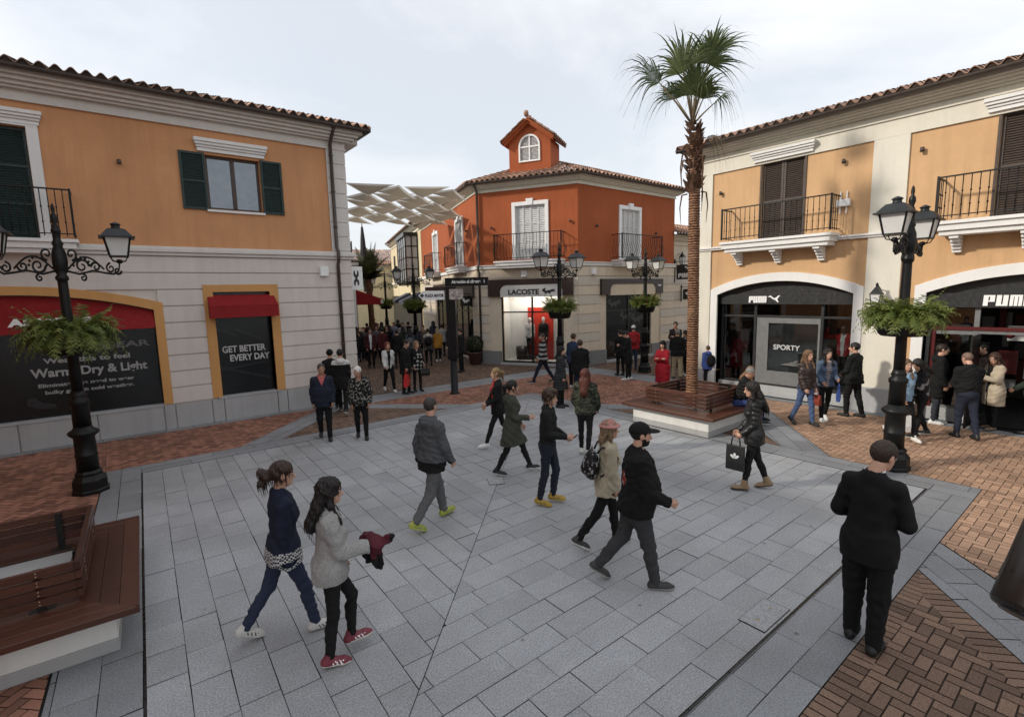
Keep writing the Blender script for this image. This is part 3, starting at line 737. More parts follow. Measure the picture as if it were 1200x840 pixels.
m = MB(XL); m.tube([(5.2, -.52, 7.9), (5.2, -.3, 7.72), (5.2, -.1, 7.5), (5.2, -.1, 4.62), (5.2, -.2, 4.5), (5.2, -.2, 4.26), (5.2, -.1, 4.12), (5.2, -.1, .05)], .05, 10)
for z in (7.2, 6.2, 5.2, 3.6, 2.7, 1.8, .9): m.lathe([(.062, -.02), (.062, .02)], (5.2, -.1, z), 10)
m.build('downpipe', M['gutter'], LB)
# upper window with open green shutters
wd = pane_window(XL, LB, W20, W21, 5.47, 6.8, .12, M['frame_brown'], M['pane'])
shutter('shutter', XL, LB, W20-.56, W20-.01, 5.44, 6.82, -.05, M['green']); shutter('shutter', XL, LB, W21+.01, W21+.54, 5.44, 6.82, -.05, M['green'])
m = MB(XL); moulding(m, W20-.12, W21+.1, 6.86, 7.16, 0, .17); m.build('window_head', M['white_trim'], LB, bevel=.006); m = MB(XL); m.box(W20-.05, W21+.05, -.06, .1, 5.4, 5.455); m.build('window_sill', M['white_trim'], LB, bevel=.006)
# balcony door at the left
shutter('shutter', XL, LB, W10, (W10+W11)/2-.005, 4.53, 6.86, .06, M['green'], .05, 2); shutter('shutter', XL, LB, (W10+W11)/2+.005, W11, 4.53, 6.86, .06, M['green'], .05, 2)
m = MB(XL); m.box(W11+.01, W11+.2, -.07, .02, 4.52, 6.88); m.box(W10-.2, W10-.01, -.07, .02, 4.52, 6.88); m.box(W10-.2, W11+.2, -.072, .02, 6.881, 6.92); moulding(m, W10-.2, W11+.2, 6.93, 7.2, 0, .16); m.build('door_surround', M['white_trim'], LB, bevel=.006)
balcony(XL, LB, -3.55, -.56, 4.55, .52, 1.03, (M['white_trim'], M['iron']), 0, (), .12)
spot(XL, LB, .32, 6.37); alarm(XL, LB, 4.78, 3.92)
# wing that closes the plaza on the left and shades it
XW = frame((-5.2, -10), (0, 1)); XW = Matrix.Translation((-5.2, -10, 0)) @ Matrix.Rotation(pi/2, 4, 'Z')
m = MB(XW); m.poly([rect(0, 13.55, 0, 7.9), rect(2, 5.2, .6, 3.2), rect(7, 10.2, .6, 3.2)], 0, .3); m.box(0, 13.5, .3, 4, 0, 7.8); m.build('wing_wall', M['orange_l'], LB)
m = MB(XW); m.box(0, 13.55, -.1, 0, 4.3, 4.5); cornice(m, 0, 13.55, 7.38, 7.9, .5); m.build('wing_cornice', M['grey_trim'], LB)
m = MB(XW); tile_roof(m, -.3, 13.8, -.55, 7.95, 3.6, R_(19)); m.build('roof', [M['tile'], M['tile_dark']], LB, rnd=True)
m = MB(Matrix.Translation((0, 3.55, 0))); m.box(-9, 5.58, .4, 11, 0, 7.8); m.build('inner_wall', M['interior'], LB)

# ------------------------------------------------------------------ right building (peach panels in cream frame)
RB = empty('building', (14.6, -7.17, 0), 0, 'peach and cream two-storey building with brown shutters and two arched shopfronts', 'building'); build_at(RB)
XR = frame((14.6, -7.17), (0, -1)); U0, U1 = -4.67, 10.9
AR = [(-4.03, -.36), (1.10, 5.0), (6.2, 10.1)]; ZS, ZC = 2.97, 3.34
DR = [(-2.8, -1.68), (2.1, 3.25), (7.3, 8.45)]
holes = [[(a, 0.0), (b, 0.0)]+arch(a, b, ZS, ZC) for a, b in AR]
PAN = [(-4.28, -.13), (.58, 5.45), (6.0, 10.4)]
outer = [(U0, 0)]
for a, b in AR: outer += [(a, 0)]+arch(a, b, ZS, ZC)[::-1]+[(b, 0)]
outer += [(U1, 0), (U1, 7.1), (U0, 7.1)]
m = MB(XR); m.poly([outer]+[rect(a, b, 4.5, 6.62) for a, b in DR], .03, .35); m.build('wall', M['orange_r'], RB)
m = MB(XR)
for a, b in ((U0, -4.28), (-.13, .58), (5.45, 6.0), (10.4, U1)): m.box(a, b, -.02, .05, .62, 6.6)
m.box(U0, U1, -.02, .05, 6.6, 7.0); m.build('pilaster_frame', M['cream'], RB, bevel=.006)
m = MB(XR)
for a, b in AR:
    ring(m, [(b+.22, .625)]+arch(a-.22, b+.22, ZS+.16, ZC+.24)+[(a-.22, .625)], [(b, .625)]+arch(a, b, ZS, ZC)+[(a, .625)], -.03, .34)
m.build('arch_surround', M['white_trim'], RB, bevel=.006)
m = MB(XR)
for a, b in ((U0-.04, -4.03), (-.36, 1.10), (5.0, 6.2), (10.1, U1)): m.box(a, b, -.06, .34, 0, .62)
split_boxes(m, 'plinth', M['plinth'], RB, .008)
m = MB(XR); m.box(U0-.02, U1, -.06, .0, 4.33, 4.38); m.box(U0-.05, U1, -.1, .0, 4.381, 4.43); m.build('string_course', M['white_trim'], RB, bevel=.005)
m = MB(XR); cornice(m, U0, U1, 6.98, 7.36, .5, 0, (1, 0)); m.build('cornice', M['cream'], RB)
gutter(XR, RB, U0-.55, U1, -.53, 7.4, M['gutter'])
m = MB(XR); tile_roof(m, U0-.55, U1, -.58, 7.44, 4.4, R_(15.5), 1.0, 0); m.build('roof', [M['tile'], M['tile_dark']], RB, rnd=True)
Xl = frame((14.6, -2.5), (-1, 0)); Xl = Matrix.Translation((14.6, -2.5, 0)) @ Matrix.Rotation(pi, 4, 'Z')
m = MB(Xl); m.box(-9, -.01, 0, .3, 0, 7.1); m.build('side_wall', M['cream'], RB)
m = MB(Xl); tile_roof(m, -9, .58, -.55, 7.44, 4.0, R_(15.5), 0, 1.0); m.build('roof', [M['tile'], M['tile_dark']], RB, rnd=True)
m = MB(XR); m.tube([(U0-.12, -.5, 7.35), (U0-.12, -.12, 7.0), (U0-.12, -.08, 6.8), (U0-.12, -.08, .1)], .05, 10); m.build('downpipe', M['cream'], RB)
for a, b in DR:
    c = (a+b)/2
    dd = shutter('shutter', XR, RB, a, c-.006, 4.5, 6.62, .08, M['brown'], .048, 1); shutter('shutter', XR, RB, c+.006, b, 4.5, 6.62, .08, M['brown'], .048, 1)
    m = MB(XR); m.box(a-.05, a-.005, .0, .12, 4.5, 6.65); m.box(b+.005, b+.05, .0, .12, 4.5, 6.65); split_boxes(m, 'door_jamb', M['brown'], RB)
    m = MB(XR); moulding(m, a-.18, b+.18, 6.66, 6.93, -.02, .17); m.build('door_head', M['white_trim'], RB, bevel=.006)
    balcony(XR, RB, c-1.46, c+1.5, 4.5, .6, .92, (M['white_trim'], M['iron']), 0, (c-1.1, c, c+1.1), .135)
for u, z in ((-4.0, 6.0), (-.75, 6.25), (.82, 6.18), (5.2, 6.2)): spot(XR @ T(0, .03, 0), RB, u, z)
m = MB(XR); m.box(-.85, -.55, -.1, .0, 5.15, 5.32)
for u in (-.78, -.64): m.box(u-.012, u+.012, -.03, .03, 4.98, 5.52)
m.build('alarm_box', M['white'], RB, bevel=.008)
# --- first shopfront
a, b = AR[0]
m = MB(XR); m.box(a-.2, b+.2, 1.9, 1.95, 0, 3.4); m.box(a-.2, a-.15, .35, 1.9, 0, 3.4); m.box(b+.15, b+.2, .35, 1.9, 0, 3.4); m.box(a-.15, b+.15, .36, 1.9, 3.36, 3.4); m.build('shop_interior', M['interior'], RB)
m = MB(XR); m.poly([[(a+.005, 2.68), (b-.005, 2.68)]+arch(a+.005, b-.005, ZS, ZC-.003)], .2, .3); m.box(a+.005, b-.005, .14, .21, 2.685, 2.98); fs = m.build('fascia', M['dark'], RB)
block_word('lettering', M['white'], fs, XR @ T(0, .14, 0), -3.1, 2.73, .52, .19); leap('emblem', M['white'], fs, XR @ T(0, .14, 0), -2.55, 2.74, .34, .2)
m = MB(XR); m.box(a, b, .2, .4, 0, .3); m.box(a, b, .16, .2, .0, .12); m.build('shop_sill', M['plinth'], RB)
m = MB(XR)
for u in (a+.02, -2.98, -1.17, b-.09): m.box(u, u+.07, .24, .32, .3, 2.68)
m.box(a+.09, b-.09, .245, .315, 2.3, 2.36); m.box(a+.09, b-.09, .245, .315, .301, .36); sf = m.build('shop_window', M['dark'], RB)
m = MB(XR); m.box(a+.09, b-.09, .275, .28, .36, 2.68); m.build('glass', M['glass'], sf)
m = MB(XR); m.poly([rect(-2.9, -1.18, .36, 2.3), rect(-2.56, -1.23, .74, 2.14)], .262, .285, True); pp = m.build('display_panel', M['steel'], sf)
m = MB(XR); m.box(-2.56, -1.23, .3, .31, .74, 2.14); m.build('poster', simple('film_poster', (.04,.04,.042), .35, 0, .6, .7, 0, 80, 2.2), sf)
text_mesh('lettering', 'SPORTY', .2, M['sticker'], sf, XR @ T(-2.4, .268, 1.38), depth=.006, bold=.004, width=.72)
m = MB(XR); m.box(a-.1, -2.95, .45, 1.4, .3, .36); m.box(-1.15, b+.1, .45, 1.4, .3, .36); m.build('display_floor', M['dark'], sf)
# --- second shopfront: open entrance
a, b = AR[1]
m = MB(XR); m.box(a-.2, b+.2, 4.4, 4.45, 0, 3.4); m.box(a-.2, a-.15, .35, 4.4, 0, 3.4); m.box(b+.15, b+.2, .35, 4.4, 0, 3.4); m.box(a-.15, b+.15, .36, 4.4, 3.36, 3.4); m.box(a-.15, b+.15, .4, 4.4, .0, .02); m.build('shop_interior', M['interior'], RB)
m = MB(XR); m.poly([[(a+.005, 2.62), (b-.005, 2.62)]+arch(a+.005, b-.005, ZS, ZC-.003)], .2, .3); m.box(a+.005, b-.005, .14, .21, 2.63, 2.95); fs = m.build('fascia', M['dark'], RB)
block_word('lettering', M['white'], fs, XR @ T(0, .14, 0), 2.06, 2.67, .82, .23); leap('emblem', M['white'], fs, XR @ T(0, .14, 0), 2.98, 2.68, .5, .26)
m = MB(XR); m.box(a, b, .22, .26, 2.12, 2.2); m.box(1.2, 1.28, .22, .3, .1, 2.12); split_boxes(m, 'red_trim', M['red_dim'], RB)
m = MB(XR)
for u, w in ((a+.01, .07), (1.93, .09), (4.6, .09)): m.box(u, u+w, .24, .34, .0, 2.62)
m.box(a+.08, 1.93, .245, .335, 2.02, 2.1); m.box(2.02, 4.6, .245, .335, 2.05, 2.12); m.box(a+.08, 1.93, .245, .335, .3, .36); sf = m.build('shop_window', M['steel'], RB)
m = MB(XR); m.box(a+.08, 1.93, .28, .285, .36, 2.6); m.build('glass', M['glass'], sf)
m = MB(XR); m.box(a, 1.92, .2, .6, 0, .3); m.build('shop_sill', M['plinth'], RB)
m = MB(XR); m.box(2.03, 2.07, -.55, .25, .05, 2.05); m.tube([(2.1, -.45, .9), (2.1, -.45, 1.4)], .014, 8); dr_ = m.build('open_door', M['metal_dark'], RB)
rs = random.Random(4); m = MB(XR)      # merchandise: rails of clothes and shelves seen in the gloom
for k in range(46):
    u = a+rs.random()*(b-a); y = 1.2+rs.random()*3; z = .5+rs.random()*1.6; m.m = rs.randrange(4); m.box(u, u+.1+.25*rs.random(), y, y+.1, z, z+.2+.35*rs.random())
split_boxes(m, 'merchandise', [M['red_dim'], M['steel'], M['interior_l'], M['dark']], RB)
m = MB(XR)
for k, u in enumerate((2.9, 3.6, 4.3, 3.2, 3.9)): m.lathe([(.03, -.03), (.05, 0)], (u, 1.4+.6*k, 3.3), 8)
m.build('ceiling_lamp', emit('lamp_glow', (1, .92, .8), 6), RB)
m = MB(XR)
for u, y, z, r in ((1.5, 1.0, 1.85, .12), (2.45, .9, 2.0, .08)): m.lathe([(r*math.sin(pi*k/10), -r*math.cos(pi*k/10)) for k in range(11)], (u, y, z), 12)
m.build('red_ball', M['red_dim'], RB)
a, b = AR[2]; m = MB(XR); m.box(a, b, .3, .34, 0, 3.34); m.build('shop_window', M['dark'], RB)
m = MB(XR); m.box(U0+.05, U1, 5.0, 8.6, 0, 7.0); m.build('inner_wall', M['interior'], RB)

# ------------------------------------------------------------------ centre building (terracotta)
CA = Vector((12.85, 7.33)); CB = Vector((15.13, 3.33)); AD = Vector((.315, .949))
CBD = empty('building', (15.13, 3.33, 0), 0, 'terracotta corner building with white shutters, iron balconies and a small roof turret', 'building'); build_at(CBD)
X1 = frame(CA, CB-CA); L1 = (CB-CA).length; X2 = frame(CB, (1, 0)); L2 = 6.75; X0 = frame(CA+AD*13.6, -AD); L0 = 13.6   # X0: u = 13.6 - t
# ground floor walls
s1 = (1.1, 3.96); s2 = (1.73, 4.98)
m = MB(X1); m.poly([rect(0, L1, 0, 4.3), rect(s1[0], s1[1], .1, 3.0)], .0, .4)
m2 = MB(X2); m2.poly([rect(0, L2, 0, 4.3), rect(s2[0], s2[1], .12, 3.0)], .0, .4)
d0 = (L0-9.3, L0-.95); m3 = MB(X0); m3.poly([rect(0, L0, 0, 4.3), rect(d0[0], d0[1], .05, 3.0)], .0, .4)
for q in (m2, m3): m.v_off = len(m.v); m.f += [[i+m.v_off for i in f] for f in q.f]; m.v += q.v; m.mi += q.mi; m.sm += q.sm; m.rn += q.rn
m.build('ground_floor_wall', M['beige_c'], CBD)
def cut(L, c0, c1, top):
    return lambda a, b: ([(0.012, c0), (c1, L-.012)] if a < top else [(0.012, L-.012)])
m = MB(X1); courses(m, cut(L1, .56, 4.4, 3.4), .62, 4.2, .42, 0, .042, .03, True)
m.xf = X2; courses(m, cut(L2, 1.3, 5.66, 3.4), .62, 4.2, .42, 0, .042, .03, True)
m.xf = X0; courses(m, cut(L0, d0[0]-.1, d0[1]+.1, 3.4), .62, 4.2, .42, 0, .042, .03, True); m.build('grooved_facing', [M['beige_c'], M['beige_g']], CBD, bevel=.006)
m = MB(X1); m.box(-.03, s1[0], -.05, .02, 0, .6); m.box(s1[1], L1+.03, -.05, .02, 0, .6)
m.xf = X2; m.box(.02, s2[0], -.05, .02, 0, .6); m.box(s2[1], L2, -.05, .02, 0, .6); m.xf = X0; m.box(0, d0[0], -.05, .02, 0, .6); m.box(d0[1], L0, -.05, .02, 0, .6); split_boxes(m, 'plinth', M['plinth_dark'], CBD, .006)
m = MB(X1); m.box(s1[0]-.05, s1[1]+.05, -.12, .4, 0, .1); m.xf = X2; m.box(s2[0]-.05, s2[1]+.05, -.12, .4, 0, .12); m.build('shop_sill', M['plinth'], CBD, bevel=.006)
# upper walls
w1 = (1.72, 3.36); w2 = (2.55, 4.1); w0 = [(L0-3.75, L0-2.2), (L0-9.6, L0-8.0)]
m = MB(X1); m.poly([rect(0, L1, 4.3, 7.75), rect(w1[0], w1[1], 4.6, 6.95)], .0, .25)
m.xf = X2; m.poly([rect(0, L2, 4.3, 7.75), rect(w2[0], w2[1], 4.5, 6.85)], .0, .25); m.box(L2-.02, L2, .26, 6, 0, 7.75)
m.xf = X0; m.poly([rect(0, L0, 4.3, 7.75)]+[rect(a, b, 4.55, 6.9) for a, b in w0], .0, .25); m.build('upper_wall', M['terracotta'], CBD)
m = MB(X1); m.box(-.04, L1+.03, -.08, .0, 4.24, 4.36); m.box(-.06, L1+.05, -.12, .0, 4.361, 4.4); m.xf = X2; m.box(.04, L2+.02, -.08, .0, 4.24, 4.36); m.box(.06, L2+.02, -.12, .0, 4.361, 4.4); m.xf = X0; m.box(0, L0, -.08, .0, 4.24, 4.4); m.build('string_course', M['white_trim'], CBD, bevel=.005)
m = MB(X1); cornice(m, 0, L1, 7.5, 7.84, .42, 0, (.42, .55)); m.xf = X2; cornice(m, .01, L2, 7.501, 7.841, .42, 0, (.55, 1)); m.xf = X0; cornice(m, 0, L0, 7.5, 7.84, .42); m.build('cornice', M['cream'], CBD)
for X, a, b in ((X1, -.2, L1+.26), (X2, -.26, L2+.5), (X0, 0, L0+.2)): gutter(X, CBD, a, b, -.45, 7.87, M['gutter'])
m = MB(X1); tile_roof(m, -.22, L1+.29, -.5, 7.9, 4.0, R_(20), .445, .577); m.xf = X2; tile_roof(m, -.29, L2+.5, -.5, 7.9, 4.0, R_(20), .577, 1.0); m.xf = X0; tile_roof(m, 0, L0+.22, -.5, 7.9, 4.0, R_(20), 0, .445); m.build('roof', [M['tile'], M['tile_dark']], CBD, rnd=True)
m = MB(X2); m.box(.5, L2-.1, .45, 5.9, 0, 7.7); m.xf = X0; m.box(.1, L0-2, .45, 3.5, 3.2, 7.7); m.build('inner_wall', M['interior'], CBD)
m = MB(X1); m.tube([(.12, -.42, 7.85), (.12, -.1, 7.55), (.12, -.09, 4.5), (.12, -.18, 4.4), (.12, -.18, 4.2), (.12, -.09, 4.1), (.12, -.09, .1)], .05, 10); m.build('downpipe', M['gutter'], CBD)
def white_door(X, a, b, z0, z1, leaves=4, key=True):
    w = (b-a-.3)/leaves
    m = MB(X); t = .15
    m.box(a, a+t, -.06, .1, z0, z1); m.box(b-t, b, -.06, .1, z0, z1); m.box(a, b, -.064, .1, z1+.001, z1+.16)
    if key: m.add([(( a+b)/2-.12, -.1, z1+.0), ((a+b)/2+.12, -.1, z1), ((a+b)/2+.16, -.1, z1+.27), ((a+b)/2-.16, -.1, z1+.27), ((a+b)/2-.12, 0, z1+.0), ((a+b)/2+.12, 0, z1), ((a+b)/2+.16, 0, z1+.27), ((a+b)/2-.16, 0, z1+.27)], [(0,1,2,3),(0,4,5,1),(1,5,6,2),(2,6,7,3),(3,7,4,0)])
    m.build('window_surround', M['white'], CBD, bevel=.005)
    for k in range(leaves): shutter('shutter', X, CBD, a+t+k*w+.004, a+t+(k+1)*w-.004, z0, z1-.003, .04, M['white_shut'], .07, 2)
white_door(X1, w1[0], w1[1], 4.6, 6.82); white_door(X2, w2[0], w2[1], 4.5, 6.72)
for a, b in w0: white_door(X0, a, b, 4.55, 6.75)
c = sum(w1)/2; balcony(X1, CBD, c-1.5, c+1.55, 4.52, .6, 1.1, (M['white_trim'], M['iron']), .12, (), .15)
c = sum(w2)/2; balcony(X2, CBD, c-1.25, c+1.7, 4.5, .6, 1.08, (M['white_trim'], M['iron']), .12, (), .15)
for a, b in w0: c = (a+b)/2; balcony(X0, CBD, c-1.35, c+1.35, 4.5, .55, 1.08, (M['white_trim'], M['iron']), .1, (), .18)
for X, u, z in ((X1, .75, 6.0), (X1, 4.3, 6.05), (X2, 1.1, 5.9), (X2, 5.2, 5.8), (X0, L0-1.5, 6.1), (X0, L0-5.4, 5.6)): spot(X, CBD, u, z)
alarm(X1, CBD, 2.25, 3.98); alarm(X2, CBD, .85, 4.0)
# shopfront on the chamfer: lit white display with red panel
def inv_u(m, a, b, i0, i1, z0, z1, zt):
    """fascia board that drops at both ends beside an inset sign"""
    r = .3; arc = [(i0+r-r*math.cos(pi/2*k/6), zt-r+r*math.sin(pi/2*k/6)) for k in range(7)]; arc2 = [(i1-r+r*math.sin(pi/2*k/6), zt-r+r*math.cos(pi/2*k/6)) for k in range(7)]
    m.poly([[(a, z0), (i0, z0)]+arc+arc2+[(i1, z0), (b, z0), (b, z1), (a, z1)]], -.16, .0, True)
    return [(i0+.005, z0-.03)]+[(u+.004, z-.004) for u, z in arc]+[(u-.004, z-.004) for u, z in arc2]+[(i1-.005, z0-.03)]
m = MB(X1); brd = inv_u(m, .55, 4.42, 1.12, 3.96, 3.02, 3.76, 3.52); fb = m.build('fascia', M['fascia'], CBD, bevel=.006)
m = MB(X1); m.poly([ccw(brd)], -.13, -.02, True); sb = m.build('sign_board', M['interior_l'], CBD)
text_mesh('lettering', 'LACOSTE', .3, M['dark'], sb, X1 @ T(1.5, -.133, 3.1), depth=.012, bold=.012, width=1.42); croc('emblem', M['dark'], sb, X1 @ T(0, -.133, 0), 3.05, 3.06, .6, .3)
m = MB(X2); brd = inv_u(m, 1.29, 5.68, 1.85, 5.12, 3.0, 3.68, 3.46); m.build('fascia', M['fascia'], CBD, bevel=.006)
m = MB(X2); m.poly([ccw(brd)], -.13, -.02, True); sb2 = m.build('sign_board', M['beige_c'], CBD); croc('emblem', M['white'], CBD, X2 @ T(0, -.165, 0), 5.25, 3.3, .26, .14)
m = MB(X1); a, b = s1
for u in (a, 2.5, b-.07): m.box(u, u+.07, .06, .14, .1, 2.98)
m.box(a+.07, b-.07, .065, .135, 2.3, 2.36); m.box(a+.07, b-.07, .065, .135, .101, .16); sf = m.build('shop_window', M['metal_dark'], CBD)
m = MB(X1); m.box(a+.07, b-.07, .1, .105, .16, 2.98); m.build('glass', M['glass_clear'], sf)
m = MB(X1); m.box(a-.1, b+.1, 1.15, 1.2, .1, 3.2); m.box(a-.1, a-.05, .4, 1.15, .1, 3.2); m.box(b+.05, b+.1, .4, 1.15, .1, 3.2); m.box(a-.05, b+.05, .401, 1.149, .1, .14); m.build('display_wall', M['interior_l'], sf)
m = MB(X1); m.box(2.0, 3.2, .95, 1.0, .15, 2.5); m.build('display_panel', M['red_panel'], sf)
m = MB(X1); m.box(1.55, 2.7, .62, .93, .15, .32); m.lathe([(.26, .33), (.26, .75)], (1.75, .75, 0), 16); m.build('display_stand', M['dark'], sf)
m = MB(X1)
m.box(1.25, 3.8, .45, .62, 3.1, 3.14)
m.build('ceiling_lamp', emit('spot_glow', (1, .93, .82), 34), sf)
m = MB(X2); a, b = s2
for u in (a, 3.3, b-.07): m.box(u, u+.07, .06, .14, .12, 2.98)
m.box(a+.07, b-.07, .065, .135, 2.25, 2.31); m.box(a+.07, b-.07, .065, .135, .121, .18); sf2 = m.build('shop_window', M['metal_dark'], CBD)
m = MB(X2); m.box(a+.07, b-.07, .1, .105, .18, 2.98); m.build('glass', M['glass'], sf2)
m = MB(X2); m.box(a-.1, b+.1, 1.35, 1.4, .12, 3.2); m.box(a-.1, b+.1, .41, 1.35, .12, .14); m.build('display_wall', simple('grey_display', (.3,.3,.3), .7, 0, .3, .15), sf2)
for u, z, w, h, f in ((1.9, 2.35, .95, .5, 1), (2.75, 1.75, .9, .5, 1), (3.5, 1.55, 1.1, .6, 1), (2.0, .5, .8, .5, -1), (3.6, 2.45, 1.1, .45, -1)): croc('glass_emblem', M['dark'], sf2, X2 @ T(0, .098, 0), u, z, w, h, f)
# lane side shopfront
m = MB(X0); a, b = d0; m.box(a-.1, b+.5, -.16, 0, 3.02, 3.75); fb0 = m.build('fascia', M['fascia'], CBD, bevel=.006)
m = MB(X0)
for k in range(8): u = a+(b-a-.08)*k/7; m.box(u, u+.08, .06, .16, .05, 3.0)
m.box(a+.08, b-.08, .07, .15, 2.3, 2.37); sf0 = m.build('shop_window', M['metal_dark'], CBD)
m = MB(X0); m.box(a+.08, b-.08, .1, .105, .1, 2.98); m.build('glass', M['glass'], sf0)
m = MB(X0); m.box(a, b, 1.6, 1.65, .05, 3.1); m.build('display_wall', M['interior'], sf0)
rs = random.Random(9); m = MB(X0)
for k in range(16): u = a+.3+rs.random()*(b-a-.9); m.m = rs.randrange(4); m.box(u, u+.35, .5+rs.random(), 1.55, .1, .5+1.5*rs.random())
split_boxes(m, 'merchandise', [M['dark'], M['interior_l'], M['steel'], M['red_dim']], sf0)
# roof turret
XT = X1 @ T(2.28, .8, .42); hw = .95; ze = 9.15; zp_ = 9.95
m = MB(XT); av = [(-.42, 8.42), (.42, 8.42), (.42, 9.0)]+[(.42*math.cos(pi*k/12), 9.0+.42*math.sin(pi*k/12)) for k in range(1, 12)]+[(-.42, 9.0)]
m.poly([ccw([(-hw, 7.4), (hw, 7.4), (hw, ze+.1), (0, zp_), (-hw, ze+.1)]), av], 0, .12); m.box(-hw, -hw+.02, .121, 1.3, 7.4, ze+.1); m.box(hw-.02, hw, .121, 1.3, 7.4, ze+.1); m.poly([ccw([(-hw, 7.4), (hw, 7.4), (hw, ze+.1), (0, zp_), (-hw, ze+.1)])], 1.3, 1.3); m.build('turret_wall', M['terracotta'], CBD)
m = MB(XT); n_ = len(av); c0 = (0, 8.85); outr = [(c0[0]+(u-c0[0])*1.16, c0[1]+(z-c0[1])*1.13) for u, z in av]
ring(m, outr+[outr[0]], av+[av[0]], -.05, .08); m.box(-.025, .025, -.02, .05, 8.42, 9.42); m.box(-.42, .42, -.018, .048, 8.96, 9.02); m.build('turret_window', M['white'], CBD)
m = MB(XT); m.box(-.42, .42, .07, .09, 8.42, 9.42)
for k in range(18):
    z = 8.45+k*.053; hwid = .41 if z < 9 else math.sqrt(max(.001, .42**2-(z-9)**2)); m.add([(-hwid, .005, z-.02), (hwid, .005, z-.02), (hwid, .05, z+.02), (-hwid, .05, z+.02)], [(0,1,2,3)])
m.build('turret_louvre', M['white_shut'], CBD)
m = MB(XT); sl = math.atan2(zp_-ze-.1, hw)
for sx in (-1, 1):      # raking eaves band, soffit and tiles
    for (k0, k1, y0_, y1_, dz0, dz1) in ((0, hw+.24, -.28, 1.5, .06, .16), (0, hw+.16, -.2, .0, -.04, .06)):
        zz = lambda x: zp_-x*math.tan(sl)
        pts = [(sx*x, y, zz(x)+dz) for y in (y0_, y1_) for x, dz in ((k0, dz0), (k1, dz0), (k1, dz1), (k0, dz1))]
        m.add(pts, [(0,1,2,3),(7,6,5,4),(0,4,5,1),(1,5,6,2),(2,6,7,3),(3,7,4,0)])
m.build('turret_eaves', M['terracotta'], CBD)
m = MB(XT @ Matrix.Rotation(-pi/2, 4, 'Z')); tile_roof(m, -1.55, .38, -hw-.28, zp_-(hw+.28)*math.tan(sl)+.2, hw+.28, sl, 0, 0, .25, .34, .06)
m.xf = XT @ Matrix.Rotation(pi/2, 4, 'Z'); tile_roof(m, -.38, 1.55, -hw-.28, zp_-(hw+.28)*math.tan(sl)+.2, hw+.28, sl, 0, 0, .25, .34, .06)
m.xf = XT
for k in range(5): m.lathe([(.0, 0), (.08, .02), (.1, .1), (.07, .16), (0, .18)], (0, -.3+k*.35, zp_+.16), 10)
m.lathe([(.09, 0), (.11, .12), (.08, .2), (0, .22)], (0, -.34, zp_+.2), 10); m.build('turret_roof', [M['tile'], M['tile_dark']], CBD, rnd=True)

# ------------------------------------------------------------------ lower sand building to the right of it
DB = empty('building', (21.9, 3.55, 0), 0, 'low sand-coloured building with grooved facing seen between the palm trunk and the terracotta building', 'building'); build_at(DB)
XD = frame((21.9, 3.6), (1, 0))
m = MB(XD); m.box(0, 12, 0, .3, 0, 5.7); m.build('wall', M['beige_c'], DB)
m = MB(XD); courses(m, lambda a, b: [(0, 12)], .62, 4.2, .42, 0, .042, .03, True); m.build('grooved_facing', [M['beige_c'], M['beige_g']], DB, bevel=.006)
m = MB(XD); m.box(0, 12, -.06, 0, 0, .6); m.build('plinth', M['plinth_dark'], DB)
m = MB(XD); m.box(0, 12, -.1, 0, 4.24, 4.38); cornice(m, 0, 12, 5.35, 5.85, .4); m.build('cornice', M['beige_c'], DB)
m = MB(XD); tile_roof(m, -.1, 12, -.5, 5.9, 3, R_(18)); m.build('roof', [M['tile'], M['tile_dark']], DB, rnd=True)
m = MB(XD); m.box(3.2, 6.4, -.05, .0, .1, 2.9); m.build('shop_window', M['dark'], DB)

# ------------------------------------------------------------------ along the lane
EB = empty('building', (CA.x+AD.x*14, CA.y+AD.y*14, 0), 0, 'cream building with a dark glazed bay window along the shaded lane', 'building'); build_at(EB)
XE = frame(CA+AD*31, -AD); LE = 17.2
m = MB(XE); m.box(0, LE, 0, 6, 0, 8.2); m.build('wall', plaster('lane_cream', (.66,.57,.38), .1, .2), EB)
m = MB(XE); cornice(m, 0, LE, 7.7, 8.2, .5); m.box(0, LE, -.1, 0, 4.2, 4.4); m.build('cornice', M['cream'], EB)
m = MB(XE); tile_roof(m, 0, LE+.3, -.55, 8.25, 3.5, R_(20)); m.build('roof', [M['tile'], M['tile_dark']], EB, rnd=True)
m = MB(XE); u0, u1 = LE-5.4, LE-1.2
m.box(u0, u1, -.95, 0, 3.9, 4.15); m.box(u0-.08, u1+.08, -1.03, 0, 7.35, 7.6)
for k in range(5): u = u0+(u1-u0-.1)*k/4; m.box(u, u+.1, -.95, -.86, 4.15, 7.35)
for z in (5.0, 5.8, 6.6): m.box(u0, u1, -.94, -.87, z, z+.08)
for y in (-.5, -.08):
    for u in (u0, u1-.1): m.box(u, u+.1, y, y+.08, 4.15, 7.35)
for z in (5.0, 5.8, 6.6): m.box(u1-.09, u1-.02, -.87, 0, z, z+.08)
bw = m.build('bay_window', M['metal_dark'], EB)
m = MB(XE); m.box(u0+.05, u1-.05, -.9, -.02, 4.15, 7.35); m.build('pane', simple('bay_glass', (.32,.34,.36), .08, 0, .8), bw)
m = MB(XE)
for u in (2.2, 6.2): m.box(u, u+1.1, -.04, 0, 4.8, 6.9)
m.build('window', M['dark'], EB)
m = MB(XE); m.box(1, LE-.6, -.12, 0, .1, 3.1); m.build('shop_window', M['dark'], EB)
for k, u in enumerate((LE-3.2, LE-8)): awning(XE, EB, u, u+2.4, 3.35, 2.55, 1.3, simple('navy_canvas', (.03,.033,.05), .7), .2)
HB = empty('building', (7.0, 17, 0), 0, 'low white terrace building with roof railing at the left of the lane', 'building'); build_at(HB)
